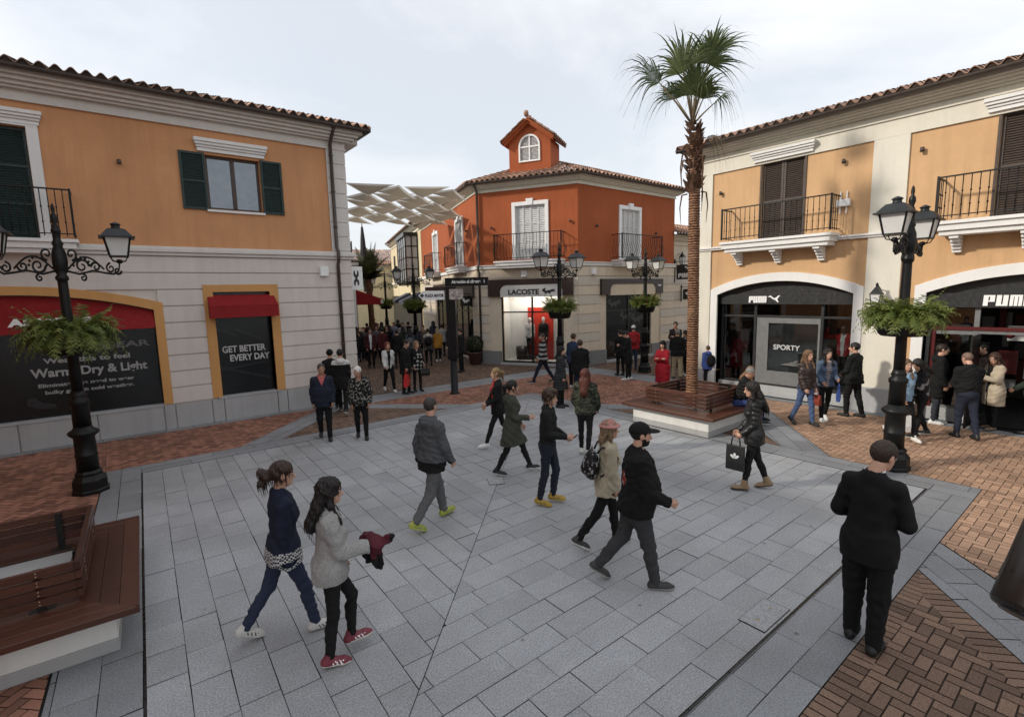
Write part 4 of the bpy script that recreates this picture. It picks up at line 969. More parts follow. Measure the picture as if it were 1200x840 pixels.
XH = Matrix.Translation((9.3, 12.7, 0)) @ Matrix.Rotation(math.atan2(AD.y, AD.x), 4, 'Z')
m = MB(XH); m.box(0, 11, .0, 5, 0, 4.4); m.build('wall', M['white_trim'], HB)
m = MB(XH); m.box(-.1, 11, -.12, 5, 4.4, 4.65); m.box(-.16, 11, -.2, 5, 4.66, 4.8); m.build('cornice', M['grey_trim'], HB)
railing('railing', XH @ T(0, .3, 0), HB, .1, 10.8, 4.8, 5.8, .25, M['iron'], .2)
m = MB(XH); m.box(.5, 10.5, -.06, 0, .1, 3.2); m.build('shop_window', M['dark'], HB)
awning(XH, HB, .3, 2.6, 3.5, 2.75, 1.25, M['red'], .28)
text_mesh('lettering', 'B', .26, M['white'], HB, XH @ Matrix.Translation((.26, -1.18, 2.8)) @ Matrix.Rotation(-pi/2, 4, 'Z'), depth=.01)
FB = empty('building', (16, 40, 0), 0, 'distant house with tiled roof and pale yellow walls closing the lane', 'building'); build_at(FB)
XF = Matrix.Translation((10, 41, 0)) @ Matrix.Rotation(R_(-20), 4, 'Z')
m = MB(XF); m.box(0, 7, 0, 6, 0, 4.6); m.box(7, 14, .8, 6, 0, 6.2); m.build('wall', plaster('far_yellow', (.68,.6,.4), .1, .15), FB)
m = MB(XF); tile_roof(m, -.3, 7.2, -.5, 4.7, 4, R_(26)); tile_roof(m, 6.7, 14.4, .3, 6.3, 4, R_(24)); m.build('roof', [M['tile'], M['tile_dark']], FB, rnd=True)
m = MB(XF)
for u in (1, 3, 5): m.box(u, u+.8, -.03, 0, 2.6, 4.0)
for u in (8.2, 10.5): m.box(u, u+.9, .77, .8, 3.6, 5.2)
m.build('window', M['dark'], FB)
GB = empty('building', (24, 48, 0), 0, 'far white house wall glimpsed above the crowd at the end of the lane', 'building'); build_at(GB)
m = MB(Matrix.Translation((14, 46, 0))); m.box(0, 22, 0, 6, 0, 6.0); m.build('wall', M['white_trim'], GB)
m = MB(Matrix.Translation((14, 46, 0))); tile_roof(m, -.3, 22.2, -.5, 6.0, 4, R_(22)); m.build('roof', [M['tile'], M['tile_dark']], GB, rnd=True)
m = MB(Matrix.Translation((14, 46, 0)))
for u in (1, 4, 7, 10, 13, 16): m.box(u, u+1, -.03, 0, 3.4, 5)
m.build('window', M['dark'], GB)

# ------------------------------------------------------------------ shade sails over the lane
perp = Vector((.956, -.293)); sp = 1.98; rowd = 1.5
org = Vector((6.25, 5.7))
def gp(i, jx): return org+AD*(jx*rowd)+perp*(i*sp+(sp/2 if jx % 2 else 0))
rs = random.Random(3)
def sail(a, b, c, z):
    ctr = (a+b+c)/3; P = [ctr+(p_-ctr)*.85 for p_ in (a, b, c)]
    o = empty('shade_sail', (ctr.x, ctr.y, z)) if False else None
    n = 15; vs = []; idx = {}
    zz = [rs.uniform(-.05, .05)+(-.12 if k == 2 else .06) for k in range(3)]
    for i in range(n+1):
        for j in range(n+1-i):
            k = n-i-j; w = (i/n, j/n, k/n); p_ = P[0]*w[0]+P[1]*w[1]+P[2]*w[2]
            edge = (w[0]*w[1]+w[1]*w[2]+w[0]*w[2])*4*.02           # hollow-cut edges
            p_ = p_+(sum(P, Vector((0, 0)))/3-p_)*edge*(1-27*w[0]*w[1]*w[2]*.9)
            idx[i, j] = len(vs); vs.append((p_.x-ctr.x, p_.y-ctr.y, sum(zz[q]*w[q] for q in range(3))-.10*27*w[0]*w[1]*w[2]))
    fs = []
    for i in range(n):
        for j in range(n-i):
            fs.append((idx[i, j], idx[i+1, j], idx[i, j+1]))
            if (i+1, j+1) in idx: fs.append((idx[i+1, j], idx[i+1, j+1], idx[i, j+1]))
    edge_ = {v for (i, j), v in idx.items() if i == 0 or j == 0 or i+j == n}
    o = _mesh_obj('shade_sail', vs, fs, [M['sail'], M['sail_edge']], None, [1 if any(q in edge_ for q in f) else 0 for f in fs], True); o.location = (ctr.x, ctr.y, z)  # paler border faces added so white lines show between the sails
    tag(o, 'tan triangular canvas sail stretched over the lane between the buildings', 'shade sail', 'tan shade sails over the lane')
for jx in range(0, 6):
    z = 6.95
    for i in range(0, 2 if jx < 3 else 3):
        if jx % 2 == 0:
            sail(gp(i, jx), gp(i+1, jx), gp(i, jx+1), z)
            if i < (2 if jx < 3 else 3): sail(gp(i+1, jx), gp(i, jx+1), gp(i+1, jx+1), z)
        else:
            sail(gp(i, jx), gp(i, jx+1), gp(i+1, jx+1), z)
            if i < 2: sail(gp(i, jx), gp(i+1, jx), gp(i+1, jx+1), z)
# ------------------------------------------------------------------ street lamps
def scroll(m, c, r, turns, start, dirx, rt=.013, n=26):
    pts = []
    for k in range(n+1):
        t = k/n; a = start+dirx*turns*2*pi*t; q = r*(1-.82*t); pts.append((c[0]+q*math.cos(a), c[1], c[2]+q*math.sin(a)))
    m.tube(pts, [rt*(1-.35*k/n) for k in range(n+1)], 6)
def make_lamp():
    r = empty('street_lamp', (0, 0, 0))
    m = MB(); m.lathe([(.27,0),(.27,.05),(.25,.07),(.25,.22),(.21,.27),(.19,.3),(.20,.34),(.165,.38)], seg=8, rot=pi/8, smooth=False)
    m.lathe([(.155,.38),(.15,.62),(.16,.635),(.16,.66),(.15,.675),(.145,.95),(.2,1.0),(.215,1.03),(.2,1.06),(.14,1.1),(.125,1.14)], seg=16)
    m.lathe([(.125,1.14),(.12,1.5),(.14,1.53),(.14,1.58),(.1,1.62),(.115,1.66),(.1,1.7),(.085,1.75)], seg=16); m.build('lamp_base', M['iron'], r)
    m = MB(); m.lathe([(.082,1.75),(.075,2.6),(.066,3.5),(.066,3.55),(.085,3.57),(.085,3.62),(.06,3.65),(.09,3.72),(.1,3.85),(.09,4.0),(.06,4.1),(.075,4.14),(.05,4.2),(.05,4.3),(.065,4.33),(.06,4.36),(.03,4.45),(.05,4.52),(.045,4.58),(.02,4.62),(.028,4.68),(.02,4.74),(.0,4.78)], seg=14); m.build('lamp_post', M['iron'], r)
    for sx in (-1, 1):
        m = MB(Matrix.Diagonal((.74, 1, 1, 1))); X = sx
        m.tube([(X*.06, 0, 3.72), (X*.3, 0, 3.66), (X*.55, 0, 3.72), (X*.75, 0, 3.68), (X*.9, 0, 3.66), (X*1.0, 0, 3.72), (X*1.03, 0, 3.84)], .018, 6)
        arcp = [(X*(.12+.62*k/14), 0, 3.74+.2*math.sin(pi*k/14)) for k in range(15)]; m.tube(arcp, .016, 6)
        for c, q, tn, st, dx in (((X*.36, 0, 3.79), .12, 1.3, 0, X), ((X*.60, 0, 3.78), .085, 1.2, pi, -X), ((X*.86, 0, 3.76), .085, 1.3, pi/2, X), ((X*.98, 0, 3.72), .07, 1.1, 0, -X), ((X*.2, 0, 3.98), .1, 1.2, -pi/2, X), ((X*.36, 0, 3.6), .06, 1.2, pi/2, -X)):
            scroll(m, c, q, tn, st, dx, .021)
        for k in range(7):
            a = pi*k/6; m.lathe([(0,-.03),(.028,0),(0,.03)], (X*(.36+.14*math.cos(a)), 0, 3.8+.13*math.sin(a)), 6)
        m.build('lamp_arm', M['iron'], r)
        L = MB(T(X*.765, 0, 3.84) @ Matrix.Scale(.86, 4)); fr = lambda w, z: [(-w, -w, z), (w, -w, z), (w, w, z), (-w, w, z)]
        L.lathe([(.03,0),(.06,.03),(.05,.06),(.03,.08)], seg=10)
        for a_, b_ in ((-1,-1),(1,-1),(1,1),(-1,1)):
            L.tube([(0, 0, .03), (a_*.1, b_*.1, .05), (a_*.14, b_*.14, .14)], .01, 6); L.bar((a_*.14, b_*.14, .14), (a_*.205, b_*.205, .5), .024)
        L.box(-.155, .155, -.155, .155, .125, .15)
        ln = L.build('lantern', M['iron'], r)
        L = MB(T(X*.765, 0, 3.84) @ Matrix.Scale(.86, 4))
        for (a, b) in ((0, 1), (1, 2), (2, 3), (3, 0)):
            lo, hi = fr(.138, .15), fr(.2, .5); L.add([lo[a], lo[b], hi[b], hi[a]], [(0,1,2,3)])
        L.build('pane', M['frost'], ln)
        L = MB(T(X*.765, 0, 3.84) @ Matrix.Scale(.86, 4))
        prof = [(.285, .49), (.285, .515), (.245, .525), (.14, .66), (.1, .675)]
        pts = []; 
        for w, z in prof: pts += fr(w, z)
        L.add(pts, [(i*4+k, i*4+(k+1) % 4, (i+1)*4+(k+1) % 4, (i+1)*4+k) for i in range(4) for k in range(4)]+[(3,2,1,0), (16,17,18,19)])
        L.lathe([(.09,.675),(.07,.70),(.075,.74),(.095,.755),(.06,.78),(.02,.8),(0,.805)], seg=12); L.build('lantern_cap', M['iron_cap'], ln)
    return r
LAMP0 = make_lamp(); LG = 'black twin-lantern street lamps'
lamps = [((-.73, -.5), 0, 'black twin-lantern street lamp nearest the ochre building, with a full fern basket'),
         ((10.27, -8.93), 0, 'black twin-lantern street lamp rising behind the suited man in front of the arched shopfronts'),
         ((11.28, .44), R_(-2), 'black twin-lantern street lamp before the lit white display of the terracotta building'),
         ((15.87, .52), R_(-2), 'black twin-lantern street lamp with red blooms, beside the woman in the red coat'),
         (tuple(G(489, 424)[:2]), R_(-18), 'black twin-lantern street lamp at the mouth of the shaded lane behind the totem sign'),
         (tuple(G(455, 404)[:2]), R_(-18), 'farther black twin-lantern street lamp deep in the lane under the sails')]
LAMPS = []
for k, (p_, rz, lab) in enumerate(lamps):
    o = LAMP0 if k == 0 else copy_tree(LAMP0)
    o.location = (p_[0], p_[1], 0); o.rotation_euler.z = rz; tag(o, lab, 'street lamp', LG); LAMPS.append(o)
# ------------------------------------------------------------------ hanging baskets clasping the posts
LEAF = leafmat('fern_leaf', (.05,.085,.015), (.23,.27,.065), .35); LEAF2 = leafmat('fern_leaf_pale', (.10,.15,.03), (.30,.31,.09), .35)
BLOOM = simple('red_bloom', (.35,.03,.03), .6)
def fern(seed, n, rad, droop, bloom=False):
    rs = random.Random(seed); m = MB(); n = int(n*2.3)
    for k in range(n):
        a = rs.random()*2*pi; r0 = .12+.2*rs.random(); ln = rad*(.35+.65*rs.random()); up = .45+.7*rs.random()
        if rs.random() < .25: up += .75; ln *= .85
        ca, sa = math.cos(a), math.sin(a); steps = 11; m.r = rs.random(); m.m = 0 if rs.random() < .75 else 1
        pts = []
        dr_ = droop*(.6+.8*rs.random())
        for s_ in range(steps+1):
            t = s_/steps; pts.append(Vector((ca*(r0+ln*t*(1-.18*t)), sa*(r0+ln*t*(1-.18*t)), up*ln*t-dr_*ln*t*t*1.2+rs.uniform(-.006, .006))))
        for s_ in range(steps):
            p0, p1 = pts[s_], pts[s_+1]; d_ = (p1-p0).normalized(); sd = Vector((-sa, ca, 0)); lw = .078*(1-.5*s_/steps)*(.7+.6*rs.random())
            for q in (-1, 1):
                tip = p0+sd*q*lw+d_*lw*.75+Vector((0, 0, -.02+rs.uniform(-.02, .02)))
                w = d_*.017; m.add([p0-w*.4, p0+w, tip+w*.35, tip-w*.3], [(0,1,2,3)])
            m.add([p0-sd*.003, p0+sd*.003, p1+sd*.002, p1-sd*.002], [(0,1,2,3)])
        if bloom and rs.random() < .3:
            m.m = 2; c = pts[rs.randrange(3, 8)]
            for _ in range(5): 
                v = Vector((rs.uniform(-1, 1), rs.uniform(-1, 1), rs.uniform(-.3, 1)))*.045; w = Vector((rs.uniform(-1, 1), rs.uniform(-1, 1), rs.uniform(-1, 1)))*.03; m.add([c+v-w, c+v+Vector((.03, 0, .02)), c+v+w, c+v-Vector((.0, .03, 0))], [(0,1,2,3)])
    return m
def make_basket(seed, n, rad, droop, bloom=False):
    r = empty('hanging_basket', (0, 0, 0))
    m = MB(); m.lathe([(.20,-.3),(.3,-.3),(.34,-.26),(.4,-.02),(.42,0),(.42,.03),(.38,.03),(.36,-.02),(.12,-.03)], seg=20, caps=False); m.lathe([(.19, -.3), (.2, -.3)], seg=20); 
    for z in (-.22, .0): m.lathe([(.075, z-.02), (.11, z-.02), (.11, z+.02), (.075, z+.02)], seg=12, caps=False)
    m.build('planter_bowl', M['iron'], r)
    fern(seed, n, rad, droop, bloom).build('foliage', [LEAF, LEAF2, BLOOM], r, smooth=True, rnd=True)
    return r
BK = [make_basket(5, 380, .60, .85), make_basket(8, 330, .52, .75), make_basket(13, 220, .46, .55), make_basket(21, 220, .46, .5, True)]
for (k, li, z, rz, lab) in ((0, 0, 2.66, .3, 'full trailing fern basket on the lamp post by the ochre building'), (1, 1, 2.62, 1.0, 'bushy fern basket on the lamp post behind the suited man'), (2, 2, 2.62, .2, 'small fern basket on the post before the lit white display'), (3, 3, 2.62, 2., 'flower basket with red blooms on the post beside the woman in the red coat')):
    o = BK[k]; o.location = (LAMPS[li].location.x, LAMPS[li].location.y, z); o.rotation_euler.z = rz; tag(o, lab, 'hanging basket', 'hanging baskets on the lamp posts')
for li, lab in ((4, 'dark leafy basket on the lamp post at the mouth of the lane'), (5, 'distant leafy basket on the farther lamp post in the lane')):
    o = copy_tree(BK[2]); o.location = (LAMPS[li].location.x, LAMPS[li].location.y, 2.62); o.rotation_euler.z = 2.2*li; tag(o, lab, 'hanging basket', 'hanging baskets on the lamp posts')
# ------------------------------------------------------------------ planter benches
def make_bench():
    r = empty('planter_bench', (0, 0, 0))
    m = MB(); m.box(-1.02, 1.02, -1.0, 1.0, 0, .125); m.build('plinth', M['bench_grey'], r, bevel=.012)
    m = MB(); m.box(-1.015, 1.015, -.995, .995, .125, .43); m.build('bench_wall', M['bench_white'], r, bevel=.008)
    m = MB(); w = .12; o_, i_ = 1.2, .62            # seat: mitred boards all round
    for sd in range(4):
        m.xf = Matrix.Rotation(sd*pi/2, 4, 'Z')
        for k in range(4):
            a = o_-k*.148; b = a-.1455; m.r = random.random()
            m.add([(-a, -a, .435), (a, -a, .435), (b, -b, .435), (-b, -b, .435), (-a, -a, .47), (a, -a, .47), (b, -b, .47), (-b, -b, .47)], [(4,5,6,7),(0,1,5,4),(3,2,1,0),(2,3,7,6)])
        m.add([(-1.2, -1.202, .41), (1.2, -1.202, .41), (1.2, -1.18, .41), (-1.2, -1.18, .41), (-1.2, -1.202, .472), (1.2, -1.202, .472), (1.2, -1.18, .472), (-1.2, -1.18, .472)], [(0,1,5,4),(4,5,6,7),(3,2,1,0)])
    m.build('seat', M['wood'], r, rnd=True, bevel=.004)
    m = MB(); h = .80
    for sd in range(4):
        m.xf = Matrix.Rotation(sd*pi/2, 4, 'Z')
        for k in range(4): m.r = random.random(); z = .535+k*.088; m.box(-h, h-.045, -h, -h+.042, z, z+.07)
    m.m = 1
    for sd in range(4):
        m.xf = Matrix.Rotation(sd*pi/2, 4, 'Z')
        for k in range(4):
            for u in (-.5, .5):
                for dz in (.02, .05): z = .535+k*.088+dz; m.tube([(u, -h+.001, z), (u, -h-.005, z)], .007, 6)
    m.build('backrest', [M['wood'], M['bolt']], r, rnd=True)
    m = MB()
    for sd in range(4):
        m.xf = Matrix.Rotation(sd*pi/2, 4, 'Z')
        for u in (-.5, .5): 
            m.v, m.f, m.mi, m.sm, m.rn = [], [], [], [], []; m.box(u-.03, u+.03, -h+.043, -h+.075, .47, .86); m.box(u-.09, u+.09, -h+.05, -h+.18, .45, .475); m.build('backrest_post', M['metal_dark'], r)
    m = MB(); m.box(-.62, .62, -.62, .62, .40, .445); m.build('planter_bed', M['bench_grey'], r)
    return r
b0 = make_bench(); b0.location = (10.62, -4.85, 0); tag(b0, 'square slatted timber bench on a white base round the tall palm', 'bench', 'square planter benches')
b1 = copy_tree(b0); b1.rotation_euler.z = R_(-2.1); b1.location = (-1.385, -4.80, 0); tag(b1, 'square slatted timber bench cut off by the lower left edge', 'bench', 'square planter benches')
# ------------------------------------------------------------------ tall fan palm
TRK = N('palm_bark'); v = TRK.coord((1, 1, 1)); w_ = TRK.n('ShaderNodeTexWave'); w_.bands_direction = 'Z'; w_.inputs['Scale'].default_value = 5.6; w_.inputs['Distortion'].default_value = 3.5; w_.inputs['Detail'].default_value = 4; w_.inputs['Detail Scale'].default_value = 3; TRK.l(v, w_.inputs['Vector'])
c_ = TRK.ramp(w_.outputs['Fac'], [(.12, (.04,.018,.011)), (.4, (.17,.082,.047)), (.75, (.31,.165,.095))]); f_ = TRK.noise(v, 14, 5); c_ = TRK.mix(TRK.ramp(f_, [(.45, (0,0,0)), (.7, (.6,)*3)]), c_, (.08,.035,.02)); f2 = TRK.noise(v, 1.6, 3); c_ = TRK.mix(TRK.ramp(f2, [(.5, (0,0,0)), (.75, (.6,)*3)]), c_, (.33,.21,.13)); TRK.bump(w_.outputs['Fac'], .7, .02); TRK = TRK.set(c_, .85, 0, .2)
BOOT = simple('leaf_base', (.10,.055,.035), .9, 0, .2, .4); PALMG = leafmat('palm_green', (.030,.050,.014), (.095,.115,.035), .25, .7); DRY = leafmat('dry_leaf', (.16,.12,.07), (.3,.23,.14), .2, .8)
PT = empty('palm_tree', (10.6, -4.85, .44), 0, 'tall fan palm with reddish ringed trunk growing out of the square bench', 'palm tree')
def ptx(z): return Vector((.03*math.sin(z*.55)-.014*z, .03*math.sin(z*.4+1)+.010*z, 0))
HT = 6.2
m = MB(); prof = []; rs = random.Random(2); z = 0; seg = 20; rows = []
while z < HT:
    for dz, dr_ in ((0, .007), (.032, .011), (.05, -.004)): rows.append((z+dz,   .126-.010*(z/HT)+dr_+(.04*(1-z/.35) if z < .35 else 0)))
    z += .058+.016*rs.random()
pts = []
for z, r in rows:
    c = ptx(z)
    for k in range(seg): a = 2*pi*k/seg; q = r*(1+.03*math.sin(3*a+z*2)+rs.uniform(-.02, .02)); pts.append((c.x+q*math.cos(a), c.y+q*math.sin(a), z))
m.add(pts, [(i*seg+k, i*seg+(k+1) % seg, (i+1)*seg+(k+1) % seg, (i+1)*seg+k) for i in range(len(rows)-1) for k in range(seg)], True); m.build('trunk', TRK, PT)
m = MB()           # old leaf bases bristling under the crown
for k in range(150):
    z = 4.95+1.45*rs.random(); a = rs.random()*2*pi; c = ptx(z); out = Vector((math.cos(a), math.sin(a), 0)); r = .11; ln = .09+.15*rs.random()*(1 if z < 5.9 else .7); up = .25+.9*rs.random(); w = .035+.03*rs.random(); sd = Vector((-math.sin(a), math.cos(a), 0))
    p0 = c+out*r+Vector((0, 0, z)); p1 = p0+out*ln*.7+Vector((0, 0, ln*up)); m.r = rs.random()
    m.add([p0-sd*w, p0+sd*w, p1+sd*w*.35, p1-sd*w*.35, p0-sd*w+out*.02-Vector((0,0,.04)), p0+sd*w+out*.02-Vector((0,0,.04))], [(0,1,2,3),(4,5,2,3),(0,3,4),(1,2,5)])
for k in range(10):
    z = 4.6+1.2*rs.random(); a = rs.random()*2*pi; c = ptx(z); out = Vector((math.cos(a), math.sin(a), 0)); p0 = c+out*.15+Vector((0, 0, z)); m.tube([p0, p0+out*.12+Vector((0,0,-.02)), p0+out*.16+Vector((0,0,-.3)), p0+out*.13+Vector((0,0,-.7))], [.02,.02,.014,.004], 5)
m.build('leaf_bases', BOOT, PT)
def fan(m, base, dirv, plen, flen, facing, spread=115, n=38, droop=.5, rs=rs, fold=.25, mi=0):
    """fan frond: petiole then pleated blade whose free tips hang"""
    d_ = Vector(dirv).normalized(); tip = base+d_*plen+Vector((0, 0, -.10*plen*plen*(1-d_.z)))
    mid = base+d_*plen*.5+Vector((0, 0, .06*plen*(1-abs(d_.z)))); m.m = 1; m.r = .6; m.tube([base, mid, tip], [.024, .017, .011], 6); m.m = mi
    ax = (tip-mid).normalized(); fc = Vector(facing).normalized(); sd = ax.cross(fc).normalized(); nrm = sd.cross(ax).normalized()
    half = R_(spread); dth = 2*half/n
    for k in range(n):
        th = -half+dth*(k+.5); L = flen*(1-.28*abs(th/half)**1.6)*(.72+.42*rs.random()); wob = rs.uniform(-.35, .35); dk = droop*rs.uniform(.6, 1.6); m.r = rs.random()
        rd = ax*math.cos(th)+sd*math.sin(th); tg = -ax*math.sin(th)+sd*math.cos(th)
        left = []; right = []
        for q in range(8):
            t = q/7; r = L*t; w = (r*math.tan(dth/2)*1.08) if t < .42 else (L*.42*math.tan(dth/2))*max(.10, 1-(t-.42)/.48)
            free = max(0, t-.36); p_ = tip+rd*r+nrm*(fold*math.cos(th)*.12*r)+Vector((0, 0, -dk*L*free*free*2.2))+tg*(wob*free*free*L)
            zf = nrm*(w*.5)
            left.append(p_-tg*w); right.append(p_+tg*w+zf*(1 if k % 2 else -1)*.6)
        b = m.put(left+right); nn = len(left)
        for q in range(nn-1): m.f.append([b+q, b+q+1, b+nn+q+1, b+nn+q]); m.mi.append(m.m); m.sm.append(False); m.rn.append(m.r)
rt = Vector((.78, -.62, 0)); tc_ = Vector((-.61, -.78, 0)); up = Vector((0, 0, 1)); top = ptx(6.1)+up*6.38+Vector((.78, -.62, 0))*-.06
m = MB()
fan(m, top, rt*-.80+up*.92+tc_*.1, 1.2, 1.4, tc_*.7+up*.8, 80, 40, .62)            # long frond arching left
fan(m, top, rt*-.25+up*1+tc_*.1, 1.1, 1.35, tc_*.7+rt*-.8, 80, 42, .45)
fan(m, top+up*.1, rt*.22+up*1+tc_*.15, 1.15, 1.2, tc_*1+rt*.2, 100, 44, .5)
fan(m, top+up*.1, rt*.36+up*1.05-tc_*.2, 1.65, 1.1, tc_*.8-rt*.5, 85, 38, .55)
fan(m, top, rt*-.05+up*1+tc_*.25, .6, 1.15, tc_*1+rt*-.2, 90, 40, .55)
fan(m, top, rt*-.4+up*.85-tc_*.3, .75, 1.05, tc_*.5+up*.5, 85, 36, .8)
fan(m, top, rt*.62+up*.62+tc_*.3, .6, .8, up+tc_*.3, 80, 28, 1.3)
fan(m, top, rt*.1+up*.75+tc_*.85, .6, .95, up*.6+tc_*-.3, 75, 28, 1.0)
fan(m, top, rt*.1+up*1-tc_*.6, 1.0, 1.1, tc_, 90, 32, .8)
for k in range(6):
    a = k*1.1; fan(m, top, Vector((math.cos(a)*.14, math.sin(a)*.14, 1)), .6, 1.0+.3*rs.random(), Vector((math.cos(a), math.sin(a), .2)), 16, 10, .1)
fan(m, top-up*.35, rt*.55+up*.1+tc_*.2, .3, .6, up, 70, 22, 1.5, mi=1)
m.build('crown', [PALMG, DRY], PT, rnd=True)
# feathered palm in the lane
p_ = G(437, 413); FP = empty('palm_tree', p_, 0, 'slender feather palm standing in the lane left of the cream building', 'palm tree')
m = MB(); m.tube([(0, 0, 0), (.05, 0, 2), (0, .05, 4.1)], [.2, .16, .18], 10); m.build('trunk', TRK, FP)
m = MB()
for k in range(26):
    a = rs.random()*2*pi; el = .35+1.1*rs.random(); ln = 1.7+.8*rs.random(); o = Vector((0, .05, 4.05)); hd = Vector((math.cos(a), math.sin(a), 0)); m.r = rs.random(); prev = o
    for s_ in range(1, 15):
        t = s_/14; q = o+hd*(ln*t*math.cos(el))+up*(ln*t*math.sin(el)-.55*ln*t*t*math.cos(el)); d_ = (q-prev).normalized(); sd = d_.cross(up).normalized(); w = .42*math.sin(pi*(.12+.85*t))
        for sx in (-1, 1): e = q+sd*sx*w+d_*w*.7-up*.1*w; m.add([prev, q, e+d_*.015, e-d_*.015], [(0,1,2,3)])
        prev = q
m.build('crown', [leafmat('feather_green', (.02,.03,.012), (.07,.08,.03), .2)], FP, rnd=True)
# clipped ball in a pot by the terracotta building
p_ = G(557, 427); TB = empty('potted_shrub', p_, 0, 'clipped round shrub in a brown pot at the corner of the terracotta building', 'plant')
m = MB(); m.lathe([(.22,0),(.25,.03),(.31,.5),(.34,.52),(.34,.58),(.3,.58),(.28,.5)], seg=20); m.build('pot', simple('brown_pot', (.06,.025,.02), .5), TB)
m = MB()
for k in range(2600):
    v = Vector((rs.gauss(0, 1), rs.gauss(0, 1), rs.gauss(0, 1))).normalized()*(.4*(.82+.2*rs.random())); n_ = Vector((rs.gauss(0, 1), rs.gauss(0, 1), rs.gauss(0, 1))).normalized(); a = n_.cross(v).normalized()*.03; b_ = n_*.02; c = v+up*.92; m.r = rs.random(); m.add([c-a, c-b_, c+a, c+b_], [(0,1,2,3)])
m.build('foliage', [leafmat('box_leaf', (.012,.02,.008), (.04,.055,.02), .15)], TB, rnd=True)
# ------------------------------------------------------------------ signs
vr = Vector((.7, -.715, 0)).normalized(); ang = math.atan2(vr.y, vr.x)
p_ = G(533, 461); TS = empty('totem_sign', p_, 0, 'tall black totem sign post with direction boards reading PLAZA MAYOR', 'sign post')
XT_ = Matrix.Rotation(ang, 4, 'Z')
m = MB(XT_); m.lathe([(.17, 0), (.17, .03), (.118, .035), (.118, 1.15)], seg=20); m.box(-.15, .15, -.13, .13, 1.13, 1.18); m.build('post', M['iron'], TS)
m = MB(XT_); m.box(-.15, .15, -.12, .12, 1.18, 3.42); m.build('post_casing', M['iron'], TS, bevel=.01)
m = MB(XT_); m.box(-.17, 1.2, -.06, .06, 3.43, 3.69); bd = m.build('direction_board', M['iron'], TS, bevel=.006)
text_mesh('lettering', 'Atención al cliente   i', .13, M['white'], bd, XT_ @ T(.05, -.064, 3.52), depth=.004, bold=.004, width=1.05)
m = MB(XT_); m.poly([ccw([(-1.05, 3.16), (-.9, 3.02), (-.2, 3.02), (-.2, 3.3), (-.9, 3.3)])], -.06, .06, True); bd = m.build('direction_board', M['white'], TS)
text_mesh('lettering', 'PLAZA MAYOR', .13, M['dark'], bd, XT_ @ T(-.82, -.064, 3.11), depth=.004, bold=.006, width=.6)
polyplate('arrow_mark', M['dark'], bd, XT_, [(-1.0, 3.16), (-.9, 3.08), (-.9, 3.14), (-.85, 3.14), (-.85, 3.18), (-.9, 3.18), (-.9, 3.24)], .004, -.061)
m = MB(XT_); m.box(-.82, -.151, -.05, .05, 3.31, 3.42); m.build('direction_board', M['fascia'], TS)
m = MB(XT_); m.box(-.02, .42, -.16, -.121, 3.02, 3.34); m.build('picture_panel', simple('photo_panel', (.34,.30,.28), .5, 0, .4, .9, 0, 80, 12), TS)
def hang_sign(label, X, w, h, zc, fn, bmat='dark', frame_=False):
    """blade sign: plate in the u,z plane of X, carried from u=0 by an iron bracket"""
    l = X.translation; r = empty('hanging_sign', l, 0, label, 'hanging sign'); Y = X.copy(); Y.translation = (0, 0, 0)
    m = MB(Y); m.box(-.02, .02, -.04, .04, zc-h*.7, zc+h*.9); m.tube([(0, 0, zc+h*.72), (w+.25, 0, zc+h*.72)], .015, 6); m.tube([(0, 0, zc+h*.5), (.1, 0, zc+h*.72)], .01, 6)
    m.build('bracket', M['iron'], r)
    m = MB(Y); m.box(.12, .12+w, -.03, .03, zc-h/2, zc+h/2); pl = m.build('sign_plate', M[bmat], r, bevel=.006)
    for sd in (0, 1):
        Z = Y @ T(0, -.031, 0) if sd == 0 else Y @ T(.24+w, .031, 0) @ Matrix.Rotation(pi, 4, 'Z')
        fn(pl, Z, .12, w, zc, h)
    return r
def f_puma(pl, Z, u, w, zc, h): block_word('lettering', M['white'], pl, Z, u+w*.1, zc-h*.38, w*.8, h*.3, .006); leap('emblem', M['white'], pl, Z, u+w*.45, zc-h*.02, w*.45, h*.42)
def f_croc(pl, Z, u, w, zc, h): croc('emblem', M['white'], pl, Z, u+w*.15, zc-h*.28, w*.7, h*.56)
def f_hour(pl, Z, u, w, zc, h):
    c = u+w/2; a = w*.2
    for s_ in (1, -1): polyplate('emblem', M['dark'], pl, Z, [(c-a*.3, zc), (c-a, zc+s_*h*.12), (c-a, zc+s_*h*.27), (c-a*.5, zc+s_*h*.34), (c-a*.25, zc+s_*h*.16), (c+a*.25, zc+s_*h*.16), (c+a*.5, zc+s_*h*.34), (c+a, zc+s_*h*.27), (c+a, zc+s_*h*.12), (c+a*.3, zc)], .006)
hang_sign('white blade sign with a black knot-like emblem at the corner of the ochre building', Matrix.Translation((5.64, 4.1, 0)), .42, .72, 3.75, f_hour, 'white')
XH1 = Matrix.Translation((CA.x+AD.x*1.0, CA.y+AD.y*1.0, 0)) @ Matrix.Rotation(pi+.15, 4, 'Z')
hang_sign('black blade sign with white crocodile emblem on the lane side of the terracotta building', XH1, .62, .46, 2.85, f_croc)
XH2 = Matrix.Translation((22.3, 3.55, 0)) @ Matrix.Rotation(-pi/2, 4, 'Z')
hang_sign('black blade sign with white leaping cat and block letters beside the palm trunk', XH2, 1.0, .72, 4.0, f_puma)
XH3 = Matrix.Translation((22.9, 3.55, 0)) @ Matrix.Rotation(-pi/2, 4, 'Z')
hang_sign('black blade sign with white crocodile emblem beside the palm trunk', XH3, .9, .52, 2.9, f_croc)
